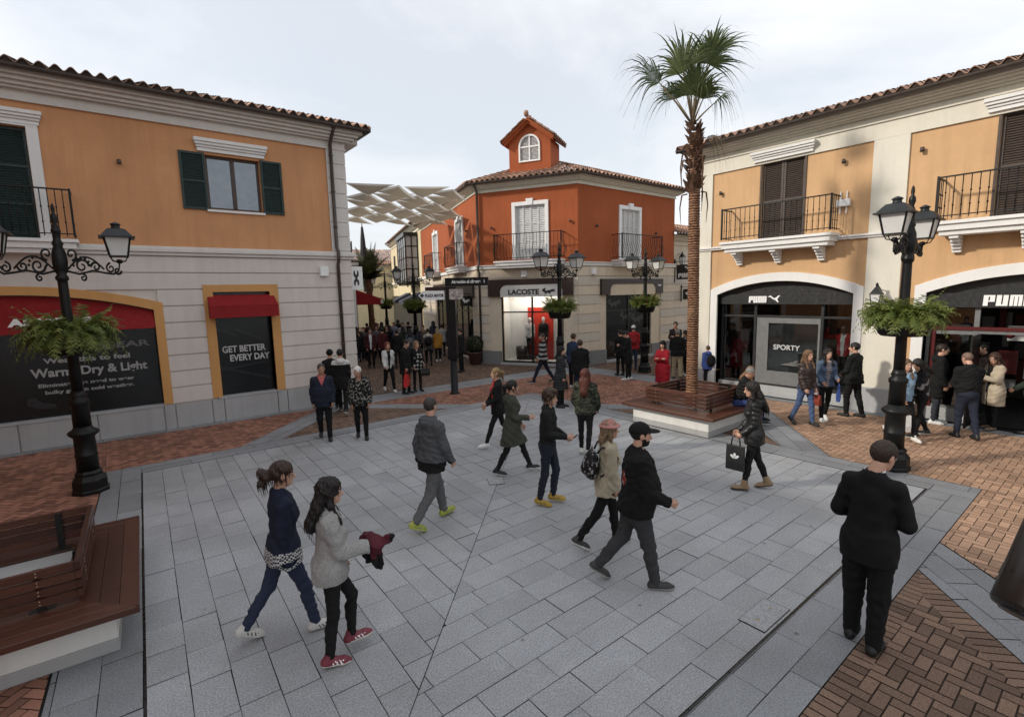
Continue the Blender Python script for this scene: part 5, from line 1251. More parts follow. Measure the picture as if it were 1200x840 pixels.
# small wall lanterns
def wall_lantern(label, X):
    r = empty('wall_lantern', X.translation, 0, label, 'wall lantern'); Y = X.copy(); Y.translation = (0, 0, 0)
    m = MB(Y); m.tube([(0, 0, .1), (0, -.2, .2), (0, -.3, .1), (0, -.3, .0)], .014, 6); m.lathe([(.02,.2),(.16,.02),(.17,0),(.15,-.01)], (0, -.3, 0), 4, False, pi/4); m.lathe([(.1,-.36),(.1,-.38),(.02,-.4)], (0, -.3, 0), 4, False, pi/4); m.lathe([(.03, .2), (.03, .25), (0, .28)], (0, -.3, 0), 8)
    for k in range(4): a = pi/4+k*pi/2; m.bar((.15*math.cos(a), -.3+.15*math.sin(a), 0), (.1*math.cos(a), -.3+.1*math.sin(a), -.36), .016)
    m.build('lantern_frame', M['iron'], r)
    m = MB(Y); m.lathe([(.145, -.01), (.098, -.36)], (0, -.3, 0), 4, False, pi/4); m.build('pane', M['frost'], r)
wall_lantern('black wall lantern on the cream pilaster between the two arched shopfronts', XR @ T(.22, -.02, 2.95))
wall_lantern('black wall lantern above the blade signs beside the palm trunk', XD @ T(.6, -.03, 4.75))
# closed parasol on the low terrace roof
CP = empty('closed_parasol', (10.6, 14.6, 4.75), 0, 'closed dark parasol on the terrace roof left of the lane', 'parasol')
m = MB(); m.tube([(0, 0, 0), (0, 0, 2.2)], .025, 8); m.build('pole', M['iron'], CP)
m = MB(); m.lathe([(.17,.55),(.16,.8),(.12,1.4),(.06,2.0),(.0,2.12)], seg=9, smooth=False); m.build('canopy', simple('dark_canvas', (.03,.028,.03), .8), CP)
# lamp housing that pokes in at the right edge, close to the camera
def near(px, py, dist): 
    d = CR*(px-600)/FOC - CU*(py-420)/FOC + CF; d = d/np.linalg.norm(d); p_ = CAM+d*dist; return Vector([float(k) for k in p_])
a_, b_ = near(1264, 572, 2.3), near(1198, 716, 2.2)
FL = empty('floodlight', tuple(b_), 0, 'dark bronze cylindrical floodlight housing cut off by the right edge', 'floodlight')
ax_ = (a_-b_); ln = ax_.length; q = Matrix.Translation((0, 0, 0)) @ ax_.to_track_quat('Z', 'Y').to_matrix().to_4x4()
m = MB(q); m.lathe([(0,-.012),(.05,-.012),(.068,-.006),(.074,.004),(.078,ln),(.06,ln+.02),(0,ln+.02)], seg=32, caps=False); m.build('housing', simple('bronze_metal', (.035,.03,.027), .35, .4), FL)
m = MB(q); m.lathe([(.0,-.016),(.05,-.016),(.05,-.011)], seg=28, caps=False); m.build('lens', simple('dark_lens', (.012,.012,.013), .15), FL)
m = MB(); m.tube([ax_, ax_+Vector((.3, -.2, -.4)), ax_+Vector((.35, -.25, -b_.z-ax_.z))], .03, 10); m.build('pole', M['iron'], FL)
# ------------------------------------------------------------------ people: bodies and clothes as smooth-blended solids
F4 = np.float32
def axes(lo, hi, h): return [np.arange(lo[i], hi[i]+h, h, dtype=F4) for i in range(3)]
def v3(p): return np.array(p, dtype=F4)
class Field:
    """signed distance on a box grid; every primitive is blended in with its own softness"""
    def __init__(s, lo, hi, h):
        s.ax = axes(lo, hi, h); s.X = s.ax[0][:, None, None]; s.Y = s.ax[1][None, :, None]; s.Z = s.ax[2][None, None, :]
        s.d = np.full((len(s.ax[0]), len(s.ax[1]), len(s.ax[2])), 9, dtype=F4)
    def rc(s, a, b, ra, rb, M3=None, sy=1.0):
        """tapered capsule; M3=(origin, rows) works in a tilted frame with y squashed by sy"""
        if M3 is not None:
            o, Rm = M3; X, Y, Z = s.X-o[0], s.Y-o[1], s.Z-o[2]
            x = Rm[0][0]*X+Rm[0][1]*Y+Rm[0][2]*Z; y = (Rm[1][0]*X+Rm[1][1]*Y+Rm[1][2]*Z)/sy; z = Rm[2][0]*X+Rm[2][1]*Y+Rm[2][2]*Z
            a = (a[0], a[1]/sy, a[2]); b = (b[0], b[1]/sy, b[2])
        else: x, y, z = s.X, s.Y, s.Z
        bx, by, bz = b[0]-a[0], b[1]-a[1], b[2]-a[2]; L2 = bx*bx+by*by+bz*bz+1e-9
        px, py, pz = x-a[0], y-a[1], z-a[2]
        t = np.clip((px*bx+py*by+pz*bz)/L2, 0, 1)
        d = np.sqrt((px-bx*t)**2+(py-by*t)**2+(pz-bz*t)**2)-(ra+(rb-ra)*t)
        return d*(min(1, sy*1.15) if sy < 1 else 1)
    def el(s, c, r, M3=None):
        if M3 is not None:
            o, Rm = M3; X, Y, Z = s.X-o[0], s.Y-o[1], s.Z-o[2]
            x, y, z = [Rm[i][0]*X+Rm[i][1]*Y+Rm[i][2]*Z for i in range(3)]
        else: x, y, z = s.X, s.Y, s.Z
        x, y, z = x-c[0], y-c[1], z-c[2]
        k0 = np.sqrt((x/r[0])**2+(y/r[1])**2+(z/r[2])**2); k1 = np.sqrt((x/r[0]**2)**2+(y/r[1]**2)**2+(z/r[2]**2)**2)+1e-6
        return k0*(k0-1)/k1
    def plane(s, p, n, M3=None):
        if M3 is not None: o, Rm = M3; n = Rm.T @ v3(n); p = v3(o)+Rm.T @ v3(p)
        return (s.X-p[0])*n[0]+(s.Y-p[1])*n[1]+(s.Z-p[2])*n[2]
    def u(s, d, k=.02):
        if k <= 0: s.d = np.minimum(s.d, d); return
        h = np.clip(.5+.5*(d-s.d)/k, 0, 1); s.d = d+(s.d-d)*h-k*h*(1-h) if False else (s.d*h+d*(1-h)-k*h*(1-h)); 
    def cut(s, d, k=0.0):
        """remove where d < 0"""
        if k <= 0: s.d = np.maximum(s.d, -d); return
        a, b = s.d, -d; h = np.clip(.5-.5*(b-a)/k, 0, 1); s.d = b*(1-h)+a*h+k*h*(1-h)
    def keep(s, d): s.d = np.maximum(s.d, d)
    def folds(s, amp, seed, freq=30, zs=.55):
        """cloth creases: warped waves running mostly round the limb, stronger in patches"""
        r = np.random.RandomState(seed); w = 0
        wx = .018*np.sin(s.X*19+s.Z*11+seed)+.014*np.sin(s.Y*23-s.Z*17+seed*.7); wz = .022*np.sin(s.X*14+s.Y*9+seed*1.3)
        for k in range(4):
            kx, ky, kz = r.normal(size=3)*np.array([.8, .8, 1.25]); n_ = math.sqrt(kx*kx+ky*ky+kz*kz); f = freq*(.6+.8*r.rand())
            ph = kx/n_*f*(s.X+wx)+ky/n_*f*(s.Y+wx)+kz/n_*f*(s.Z+wz)+r.rand()*6
            pt = .5+.5*np.sin(s.X*(7+4*r.rand())+s.Z*(6+5*r.rand())+s.Y*8+r.rand()*6)
            sn = np.sin(ph); w = w+pt*(1-1.6*np.abs(sn)**1.4)
        s.d = s.d-amp*w
    def mesh(s):
        V = s.d; xs, ys, zs = s.ax; ins = V < 0
        nx, ny, nz = V.shape
        c = ins[:-1, :-1, :-1].astype(np.int8)
        for i, j, k in ((1,0,0),(0,1,0),(0,0,1),(1,1,0),(1,0,1),(0,1,1),(1,1,1)): c = c+ins[i:nx-1+i, j:ny-1+j, k:nz-1+k]
        act = (c > 0) & (c < 8); I = np.argwhere(act)
        if len(I) == 0: return np.zeros((0, 3)), np.zeros((0, 4), int)
        idx = np.full(act.shape, -1, dtype=np.int64); idx[act] = np.arange(len(I))
        i, j, k = I.T; cv = {}
        for a in (0, 1):
            for b in (0, 1):
                for e in (0, 1): cv[a, b, e] = V[i+a, j+b, k+e]
        acc = np.zeros((len(I), 3)); cnt = np.zeros(len(I))
        cs = list(cv)
        for p in cs:
            for q in cs:
                if sum(abs(p[m]-q[m]) for m in range(3)) == 1 and p < q:
                    va, vb = cv[p], cv[q]; mk = (va < 0) != (vb < 0); t = np.where(mk, va/(va-vb+1e-12), 0)
                    for m in range(3): acc[:, m] += np.where(mk, p[m]+(q[m]-p[m])*t, 0)
                    cnt += mk
        acc /= cnt[:, None]; h = np.array([xs[1]-xs[0], ys[1]-ys[0], zs[1]-zs[0]])
        P = np.stack([xs[i], ys[j], zs[k]], 1)+acc*h
        F = []
        def quads(sl_a, sl_b, cells):
            pass
        for ax in range(3):
            a = ins; sh = [slice(None)]*3; sh2 = [slice(None)]*3; sh[ax] = slice(0, -1); sh2[ax] = slice(1, None)
            A = ins[tuple(sh)]; Bb = ins[tuple(sh2)]; e = np.argwhere(A != Bb)
            o1, o2 = [(1, 2), (2, 0), (0, 1)][ax]
            ok = (e[:, o1] > 0) & (e[:, o2] > 0) & (e[:, o1] < V.shape[o1]-1) & (e[:, o2] < V.shape[o2]-1); e = e[ok]
            if len(e) == 0: continue
            def cell(d1, d2): q = e.copy(); q[:, o1] -= d1; q[:, o2] -= d2; return idx[q[:, 0], q[:, 1], q[:, 2]]
            Q = np.stack([cell(0, 0), cell(1, 0), cell(1, 1), cell(0, 1)], 1)
            fl = A[e[:, 0], e[:, 1], e[:, 2]]; Q[~fl] = Q[~fl][:, ::-1]
            F.append(Q)
        F = np.concatenate(F); F = F[(F >= 0).all(1)]
        return P, F
def np_mesh(name, parts, mats, parent, cols=None):
    """parts: list of (P, F, material index or per-face array)"""
    Vs = []; Fs = []; Mi = []; o = 0
    for P, F, mi in parts:
        if len(F) == 0: continue
        Vs.append(P); Fs.append(F+o); o += len(P); Mi.append(np.full(len(F), mi) if np.isscalar(mi) else mi)
    if not Vs: return None
    P = np.concatenate(Vs).astype(F4); F = np.concatenate(Fs).astype(np.int32); Mi = np.concatenate(Mi).astype(np.int32)
    me = bpy.data.meshes.new(name); me.vertices.add(len(P)); me.vertices.foreach_set('co', P.ravel())
    me.loops.add(F.size); me.loops.foreach_set('vertex_index', F.ravel()); me.polygons.add(len(F)); me.polygons.foreach_set('loop_start', np.arange(0, F.size, 4, dtype=np.int32)); me.polygons.foreach_set('loop_total', np.full(len(F), 4, dtype=np.int32))
    for m_ in mats: me.materials.append(m_)
    me.polygons.foreach_set('material_index', Mi); me.polygons.foreach_set('use_smooth', np.ones(len(F), dtype=bool)); me.update(calc_edges=True); me.validate()
    ob = bpy.data.objects.new(name, me); COL.objects.link(ob); ob.parent = parent
    return ob
def rotx(a): c, s = math.cos(a), math.sin(a); return np.array([[1,0,0],[0,c,-s],[0,s,c]])
def rotz(a): c, s = math.cos(a), math.sin(a); return np.array([[c,-s,0],[s,c,0],[0,0,1]])
SKIN = {}
def skin(t):
    if t not in SKIN:
        col = {'fair': (.50,.285,.20), 'tan': (.36,.185,.115), 'dark': (.22,.11,.07), 'plast': (.45,.45,.44), 'plastd': (.03,.03,.03)}[t]
        SKIN[t] = simple('skin', col, .5, 0, .4, .08, .1, 300, 14); SKIN[t].node_tree.nodes['Principled BSDF'].inputs['Subsurface Weight'].default_value = .0
    return SKIN[t]
LIP = simple('lips', (.32,.11,.09), .4); EYE = simple('eye', (.02,.014,.011), .1); EYEW = simple('eye_white', (.42,.40,.38), .2)
_hm = {}
def hairmat(c):
    if c not in _hm:
        n = N('hair'); v = n.coord((60, 60, 7)); f = n.noise(v, 2, 4, .7); cc = n.mix(n.ramp(f, [(.3, (0,0,0)), (.7, (1,1,1))]), sc(c, .45), sc(c, 1.5)); n.bump(f, .6, .008); n.set(cc, .5, 0, .35); _hm[c] = n.m
    return _hm[c]
WALK = dict(hl=24, kl=6, hr=-16, kr=22, fr=-30, al=-18, el=18, ar=18, er=22)
WALK2 = dict(hr=24, kr=6, hl=-16, kl=22, fl=-30, ar=-18, er=18, al=18, el=22)
STAND = dict(hl=3, kl=2, hr=-2, kr=3, al=2, ar=4, el=14, er=14)
TEXT = dict(hl=4, kl=3, hr=-3, kr=4, al=18, el=95, ar=18, er=95, gl=25, gr=25, hp=-25)
CROSS = dict(STAND, al=28, el=100, ar=28, er=100, gl=62, gr=62)
SIT = dict(hl=88, kl=84, hr=82, kr=92, al=22, el=62, ar=24, er=66, gl=25, gr=25)
def mk(P, F, key, mi): return (P, F, mi)
HANDS = {}
def person(label, pos, face, H=1.72, pose=STAND, top=None, legs=None, shoes=None, hair=None, hat=None, build=1.0, fem=False, tone='fair', h=.014, beard=None, lean=2, head=(0, 0), seat=None, name='person', cat='person', group=None, scarf=None, shirt=None, bare_arm=False):
    """pos: ground point; face: heading in degrees seen from the camera (0 right, 90 away, 180 left, 270 toward)"""
    s = H/1.75; w = build
    P = dict(hl=0, hr=0, kl=0, kr=0, fl=0, fr=0, al=0, ar=0, el=0, er=0, bl=5, br=5, gl=4, gr=4, hp=0, hy=0); P.update(pose); P['hp'] += head[1]; P['hy'] += head[0]
    pos = Vector(pos); vd = math.atan2(pos.y-CAM[1], pos.x-CAM[0]); yaw = vd+R_(face-90)-pi/2        # local +y is forward
    hipz = .93*s; HC = np.array([0, 0, hipz])
    hips = {k: np.array([sx*.088*s*(.9+.1*w), 0, hipz-.01]) for k, sx in (('l', -1), ('r', 1))}
    J = {}
    for k in 'lr':
        a, kn = R_(P['h'+k]), R_(P['k'+k]); d1 = np.array([(.02 if k == 'r' else -.02), math.sin(a), -math.cos(a)]); d2 = np.array([0, math.sin(a-kn), -math.cos(a-kn)])
        kp = hips[k]+d1*.43*s; ap = kp+d2*.415*s; psi = R_(-P['f'+k])
        J[k] = (hips[k], kp, ap, d2, psi)
    def foot_low(k):
        ap, psi = J[k][2], J[k][4]; f = np.array([0, math.cos(psi), -math.sin(psi)]); u = np.array([0, math.sin(psi), math.cos(psi)])
        return min((ap+f*q*s-u*.078*s)[2] for q in (-.06, .12, .2))
    dz = -min(foot_low('l'), foot_low('r')) if seat is None else seat+.10*s-hipz
    off = np.array([0, 0, dz])
    if seat is not None: pass
    J = {k: (J[k][0]+off, J[k][1]+off, J[k][2]+off, J[k][3], J[k][4]) for k in J}; HC = HC+off
    lam = R_(lean); Rt = rotx(-lam)                       # torso frame leaning forward
    TF = (HC, Rt.T.copy())                                # world->torso rows
    tw = lambda p: HC+Rt @ np.array(p, float)
    shw = (.145 if fem else .167)*s*(.7+.3*w); shz = .478*s
    A = {}
    for k, sx in (('l', -1), ('r', 1)):
        al, be, ee, ga = R_(P['a'+k]), R_(P['b'+k]), R_(P['e'+k]), R_(P['g'+k])
        S0 = tw((sx*shw, -.005, shz)); d1 = Rt @ np.array([sx*math.sin(be), math.sin(al)*math.cos(be), -math.cos(al)*math.cos(be)]); E = S0+d1*.295*s
        d2 = Rt @ np.array([-sx*math.sin(ga), math.sin(al+ee)*math.cos(ga), -math.cos(al+ee)*math.cos(ga)]); Wp = E+d2*.25*s
        A[k] = (S0, E, Wp, d2)
    nb = tw((0, -.015*s, .545*s)); Rh = rotz(R_(P['hy'])) @ rotx(R_(P['hp'])) @ rotx(-lam*.3)
    hc = nb+Rh @ np.array([0, .03*s, .172*s]); HF = (hc, Rh.T.copy())
    root = empty(name, (pos.x, pos.y, 0 if seat is None else 0), yaw, label, cat, group)
    allp = [HC, hc]+[q for k in 'lr' for q in (J[k][1], J[k][2], A[k][0], A[k][1], A[k][2])]
    def bb(pts, m): a = np.array(pts); return a.min(0)-m, a.max(0)+m
    sk = skin(tone); hm = hairmat(hair[1]) if hair else sk
    gs = s
    # --- body
    parts = []
    lo, hi = bb(allp, .16*s); hb = max(h*1.5, .02); f = Field(lo, hi, hb); sh_ = -.012
    f.u(f.rc((0,0,-.02*s), (0,0,.17*s), .145*s*w+sh_, .125*s*w+sh_, TF, .66), 0); f.u(f.rc((0,0,.17*s), (0,0,.38*s), .125*s*w+sh_, .15*s*w+sh_, TF, .66), .05)
    f.u(f.rc((-shw*.8,0,.46*s), (shw*.8,0,.46*s), .05*s, .05*s, TF), .05)
    for k in 'lr':
        f.u(f.rc(J[k][0], J[k][1], .066*s, .034*s), .03); f.u(f.rc(J[k][1], J[k][2], .034*s, .028*s), .02); f.u(f.rc(A[k][0], A[k][1], .046*s, .038*s), .03); f.u(f.rc(A[k][1], A[k][2], .038*s, .027*s), .01)
    f.u(f.rc(nb-Rh @ np.array([0, 0, .04*s]), hc+Rh @ np.array([0, -.02, -.06])*s, .056*s*(.92 if fem else 1.04), .052*s), .04)
    Pm, Fm = f.mesh(); parts.append((Pm, Fm, 0))
    hh = {True: .0045, False: .008}[h <= .011] if h < .02 else .013
    lo, hi = bb([hc], .155*s); f = Field(lo, hi, hh)
    e = lambda c, r: f.el(np.array(c)*s, np.array(r)*s, HF)
    q = lambda a, b, r1, r2: f.rc(np.array(a)*s, np.array(b)*s, r1*s, r2*s, HF)
    f.u(e((0,-.014,.03), (.073,.094,.088)), 0); f.u(e((0,.028,-.032), (.058,.062,.084)), .03); f.u(e((0,.052,-.088), (.03,.032,.026)), .025)
    f.u(q((-.034,.078,.026), (.034,.078,.026), .009, .009), .015)
    for sx in (-1, 1): f.cut(e((sx*.031,.1,.004), (.02,.024,.015)), .012)
    f.u(q((0,.086,.006), (0,.105,-.03), .007, .0125), .008); f.u(q((-.011,.094,-.036), (.011,.094,-.036), .006, .006), .006)
    f.u(q((-.018,.083,-.062), (.018,.083,-.062), .0065, .0065), .006)
    for sx in (-1, 1): f.u(e((sx*.031,.077,.004), (.0135,.0125,.011)), 0); f.u(e((sx*.074,-.008,-.004), (.011,.021,.031)), .006)
    f.u(q((0,-.022,-.08), (0,-.03,-.155), .054, .056), .02)
    Pm, Fm = f.mesh()
    cF = Pm[Fm].mean(1); L = (cF-hc) @ Rh/s; mi = np.zeros(len(Fm), int)
    ax_ = np.abs(L[:, 0])
    mi[(np.hypot(ax_-.031, (L[:, 2]-.004)*1.25) < .0125) & (L[:, 1] > .075)] = 3; mi[(np.hypot(ax_-.031, L[:, 2]-.004) < .0062) & (L[:, 1] > .075)] = 2
    mi[(ax_ < .02) & (np.abs(L[:, 2]+.062) < .0065) & (L[:, 1] > .076)] = 1
    mi[(ax_ > .014) & (ax_ < .047) & (np.abs(L[:, 2]-.026+.12*(ax_-.03)**2*40) < .0048) & (L[:, 1] > .06)] = 4
    if beard:
        bd = (L[:, 2] < -.03) & (L[:, 2] > -.125) & (L[:, 1] > .0) & ~((ax_ < .022) & (L[:, 2] > -.068) & (L[:, 2] < -.056)); bd &= ~((ax_ < .02) & (L[:, 2] > -.043)); bd &= ~((L[:, 2] > -.05) & (ax_ > .03) & (L[:, 1] > .045)); mi[bd] = 4
    parts.append((Pm, Fm, mi))
    # --- hands, five fingers each, curled
    fist = {}
    for k, sx in (('l', -1), ('r', 1)):
        Wp, d = A[k][2], A[k][3]; fw = np.array([0, 1., 0]) if abs(d[1]) < .7 else np.array([0, 0, 1.])
        inn = np.array([-sx, 0, 0.]) if abs(d[1]) < .7 else np.array([-sx*.5, 0, -.85])
        l_ = fw-d*(fw @ d); l_ /= np.linalg.norm(l_); n_ = np.cross(d, l_); n_ = n_ if n_ @ inn > 0 else -n_
        fist[k] = Wp+d*.085*s
        lo, hi = bb([Wp-d*.04*s, Wp+d*.16*s, Wp+d*.09*s+l_*.06*s, Wp+d*.09*s-l_*.06*s, Wp+d*.09*s+n_*.07*s], .03*s); hhd = .006 if h <= .011 else (.009 if h < .02 else .014)
        f = Field(lo, hi, hhd); pt = lambda a, b, c: Wp+(d*a+l_*b+n_*c)*s
        f.u(f.rc(pt(-.04,0,0), pt(.02,0,0), .027*s, .024*s), 0); f.u(f.rc(pt(.03,.016,0), pt(.075,.022,.004), .016*s, .014*s), .01); f.u(f.rc(pt(.03,-.012,0), pt(.07,-.022,.004), .016*s, .013*s), .014); f.u(f.rc(pt(.03,0,0), pt(.075,0,.002), .017*s, .014*s), .014)
        for b, ln in ((.029, .9), (.010, 1.0), (-.010, .94), (-.028, .76)):
            p0 = pt(.078, b, .003); p1 = p0+(d*math.cos(.5)+n_*math.sin(.5))*.034*ln*s; p2 = p1+(d*math.cos(1.2)+n_*math.sin(1.2))*.036*ln*s; rr = max(.0088*s, hhd*.95)
            f.u(f.rc(p0, p1, rr, rr*.95), .003); f.u(f.rc(p1, p2, rr*.95, rr*.8), .002)
        t0 = pt(.022, .022, .006); t1 = pt(.052, .047, .016); t2 = pt(.082, .05, .024); f.u(f.rc(t0, t1, .0135*s, .011*s), .008); f.u(f.rc(t1, t2, .011*s, max(.0085*s, hhd*.9)), .002)
        Pm, Fm = f.mesh(); parts.append((Pm, Fm, 0))
    if legs and legs.get('bare'):
        pass
    np_mesh('body', parts, [sk, LIP, EYE, EYEW, hm if hair else sk], root)
    sd = (abs(hash(label)) if False else sum(ord(c)*(i+7) for i, c in enumerate(label))) % 9973
    # --- trousers
    if legs:
        fit = legs.get('fit', 1.0); o = .008
        lo, hi = bb([HC+np.array([0, 0, .16*s])]+[q_ for k in 'lr' for q_ in (J[k][0], J[k][1], J[k][2])], .13*s*max(1, fit)); f = Field(lo, hi, h)
        f.u(f.rc((0,0,-.03*s), (0,0,.14*s), .15*s*w+o, .132*s*w+o, TF, .7), 0)
        if fem: f.u(f.el((0,-.02*s,-.03*s), (.165*s*w,.125*s,.12*s), TF), .05)
        else: f.u(f.el((0,-.035*s,-.02*s), (.13*s*w,.11*s*w,.11*s), TF), .05)
        for k in 'lr':
            tk = .086*s*(.6+.4*w)*(1+(fit-1)*.6)+o; f.u(f.rc(J[k][0], J[k][1], tk, (.056*fit)*s+o), .05)
            cf = J[k][1]+(J[k][2]-J[k][1])*.3+np.array([0, -.018, 0])*s
            f.u(f.rc(J[k][1], J[k][2], .055*fit*s+o, (.042*fit)*s+o), .03)
            if fit < 1.15: f.u(f.rc(cf, cf+(J[k][2]-J[k][1])*.25, .046*s, .036*s), .03)
        f.folds(.0028 if fit < .9 else .0048, sd+1, 42 if h < .02 else 34)
        f.cut(f.plane((0, 0, .155*s), (0, 0, -1), TF))
        for k in 'lr':      # end cleanly at the ankle
            a_, d2 = J[k][2], J[k][3]; pl = (f.X-a_[0])*d2[0]+(f.Y-a_[1])*d2[1]+(f.Z-a_[2])*d2[2]; near_ = np.sqrt((f.X-a_[0])**2+(f.Y-a_[1])**2+(f.Z-a_[2])**2)-.2*s
            f.cut(np.maximum(-(pl-legs.get('cuff', .01)*s), near_))
        Pm, Fm = f.mesh(); np_mesh('trousers', [(Pm, Fm, 0)], [legs['m']], root)
    # --- shoes
    if shoes:
        for k in 'lr':
            ap, psi = J[k][2], J[k][4]; fw = np.array([0, math.cos(psi), -math.sin(psi)]); u = np.array([0, math.sin(psi), math.cos(psi)]); tx = (.04 if k == 'r' else -.04)
            fw = fw+np.array([tx*1.5, 0, 0]); fw /= np.linalg.norm(fw); bh = shoes.get('boot', .0)*s
            pt = lambda a, b, c=0: ap+(fw*a+u*b)*s+np.array([c*s, 0, 0])
            pl_ = [pt(-.06,-.06), pt(.2,-.07), pt(0,.05)]+([ap-J[k][3]*bh] if bh else []); lo, hi = bb(pl_, .07*s); f = Field(lo, hi, min(h, .011))
            f.u(f.rc(pt(-.042,-.042), pt(.04,-.038), .037*s, .038*s), 0); f.u(f.rc(pt(.03,-.04), pt(.125,-.05), .040*s, .041*s), .03); f.u(f.rc(pt(.125,-.05), pt(.178,-.056), .041*s, .028*s), .03); f.u(f.rc(pt(-.03,-.03), pt(-.005,.03), .04*s, .042*s), .03)
            if bh: f.u(f.rc(pt(0,0), ap-J[k][3]*bh, .046*s, .05*s), .03); f.cut(-f.plane(ap-J[k][3]*bh*1.0, -J[k][3]) if False else -((f.X-(ap-J[k][3]*bh)[0])*-J[k][3][0]+(f.Y-(ap-J[k][3]*bh)[1])*-J[k][3][1]+(f.Z-(ap-J[k][3]*bh)[2])*-J[k][3][2]))
            f.cut((f.X-pt(0,-.078)[0])*u[0]+(f.Y-pt(0,-.078)[1])*u[1]+(f.Z-pt(0,-.078)[2])*u[2])
            if shoes.get('heel'): pass
            Pm, Fm = f.mesh(); cF = Pm[Fm].mean(1); b_ = ((cF-ap) @ u)/s; mi = np.where(b_ < -.052, 1, 0)
            if shoes.get('stripe'): a2 = ((cF-ap) @ fw)/s; mi = np.where((mi == 0) & (b_ < -.02) & (np.mod(a2*1.0+b_*.6, .034) < .013) & (a2 > .02) & (a2 < .12), 2, mi)
            np_mesh('shoe', [(Pm, Fm, mi)], [shoes['m'], shoes.get('sole') or shoes['m'], shoes.get('m3', M['white'])], root)
    # --- top
    if top:
        ln = top.get('len', .02)*s; o = top.get('o', .016); flare = top.get('flare', 1.0)
        pts = [tw((0,0,-ln)), tw((0,0,.6*s))]+[q_ for k in 'lr' for q_ in (A[k][0], A[k][1], A[k][2])]+([J[k][1] for k in 'lr'] if ln > .12*s else []); lo, hi = bb(pts, .17*s*max(w, 1)+o); f = Field(lo, hi, h)
        wa = (.126 if fem else .138)*s*w; ch = (.145 if fem else .158)*s*w; hp_ = (.16 if fem else .15)*s*w
        belly = top.get('belly', 0)
        f.u(f.rc((0,0,-.02*s), (0,belly*.4,.17*s), hp_+o, wa+o+belly*.5, TF, .7), 0); f.u(f.rc((0,belly*.4,.17*s), (0,0,.36*s), wa+o+belly*.5, ch+o, TF, .7), .06)
        f.u(f.rc((-shw*.9,-.005,.462*s), (shw*.9,-.005,.462*s), .046*s+o*.9, .046*s+o*.9, TF), .05); f.u(f.rc((-shw*.55,-.015*s,.49*s), (0,-.02*s,.535*s), .05*s+o*.7, .055*s+o*.5, TF), .04); f.u(f.rc((shw*.55,-.015*s,.49*s), (0,-.02*s,.535*s), .05*s+o*.7, .055*s+o*.5, TF), .04); f.u(f.rc((0,-.012*s,.44*s), (0,-.012*s,.54*s), .085*s+o*.6, .055*s+o*.6, TF), .05)
        if fem:
            for sx in (-1, 1): f.u(f.el((sx*.07*s,.085*s,.335*s), (.07*s,.06*s,.07*s), TF), .05)
        if ln > .08*s:
            f.u(f.rc((0,0,0), (0,-.01*s,-ln), hp_+o, (hp_+o)*flare, TF, .78), .04)
            for k in 'lr':
                dk = J[k][1]-J[k][0]; t_ = min(1.0, ln/(.43*s)); f.u(f.rc(J[k][0], J[k][0]+dk*t_, .095*s+o, .085*s*flare+o), .09)
        for k in 'lr':
            sl = top.get('sl', 1.0); f.u(f.rc(A[k][0], A[k][1], (.048*s)*sl*(.7+.3*w)+o*.7, .044*s*sl+o*.7), .03); f.u(f.rc(A[k][1], A[k][2]+A[k][3]*.02*s, .043*s*sl+o*.7, .031*s*sl+o*.7), .015)
        if top.get('hood'): f.u(f.el((0,-.10*s,.52*s), (.11*s,.07*s,.08*s), TF), .03); f.u(f.el((0,-.03*s,.55*s), (.09*s,.085*s,.04*s), TF), .03)
        if top.get('collar'): f.u(f.rc((0,-.012*s,.52*s), (0,-.012*s,.59*s), .068*s, .07*s, TF, .95), .015)
        f.folds(top.get('fold', .007)*.72, sd, top.get('freq', 26)*(1.5 if h < .02 else 1.1)); f.folds(top.get('fold', .007)*.7, sd+5, 16)
        fore = .115*s-np.minimum(f.rc(A['l'][1], A['l'][2], 0, 0), f.rc(A['r'][1], A['r'][2], 0, 0))
        hem = f.Z-tw((0,0,-ln))[2] if (ln > .08*s and lean < 12) else f.plane((0,0,-ln), (0,0,1), TF)
        f.cut(np.maximum(hem, fore))
        for k in 'lr':
            a_, d2 = A[k][2], A[k][3]; pl = (f.X-a_[0])*d2[0]+(f.Y-a_[1])*d2[1]+(f.Z-a_[2])*d2[2]; nr_ = np.sqrt((f.X-a_[0])**2+(f.Y-a_[1])**2+(f.Z-a_[2])**2)-.09*s
            f.cut(np.maximum(-(pl-.012*s), nr_))
        nk = top.get('neck', .54)*s; f.cut(f.el((0,.035*s,nk+.055*s), (.062*s,.075*s,.07*s), TF), .008)
        f.cut(f.el((0,-.01*s,(.635 if top.get('collar') else .615)*s), (.058*s,.062*s,.09*s), TF))
        Pm, Fm = f.mesh(); mats = [top['m']]; mi = 0
        cF = Pm[Fm].mean(1); LT = (cF-HC) @ Rt/s; mi = np.zeros(len(Fm), int)
        if top.get('m2'):       # second colour: open front, hem band, back print
            mats.append(top['m2']); kd = top.get('k2', 'front')
            if kd == 'front': mi[(np.abs(LT[:, 0]) < .055*(.5+LT[:, 2]*1.2).clip(.3, 1.4)) & (LT[:, 1] > .02) & (LT[:, 2] > -ln/s-.1)] = 1
            if kd == 'vee': mi[(np.abs(LT[:, 0]) < (LT[:, 2]-.36)*.42) & (LT[:, 1] > .0) & (LT[:, 2] > .36)] = 1
            if kd == 'hem': mi[(LT[:, 2] < top.get('hem', .03)) & (np.abs(LT[:, 0]) < .24)] = 1
            if kd == 'print': mi[(np.hypot((LT[:, 0]-.03)*1.0, (LT[:, 2]-.27)*.75) < .058) & (LT[:, 1] < 0)] = 1
            if kd == 'yoke': mi[(LT[:, 2] > .43)] = 1
        np_mesh('top', [(Pm, Fm, mi)], mats, root)
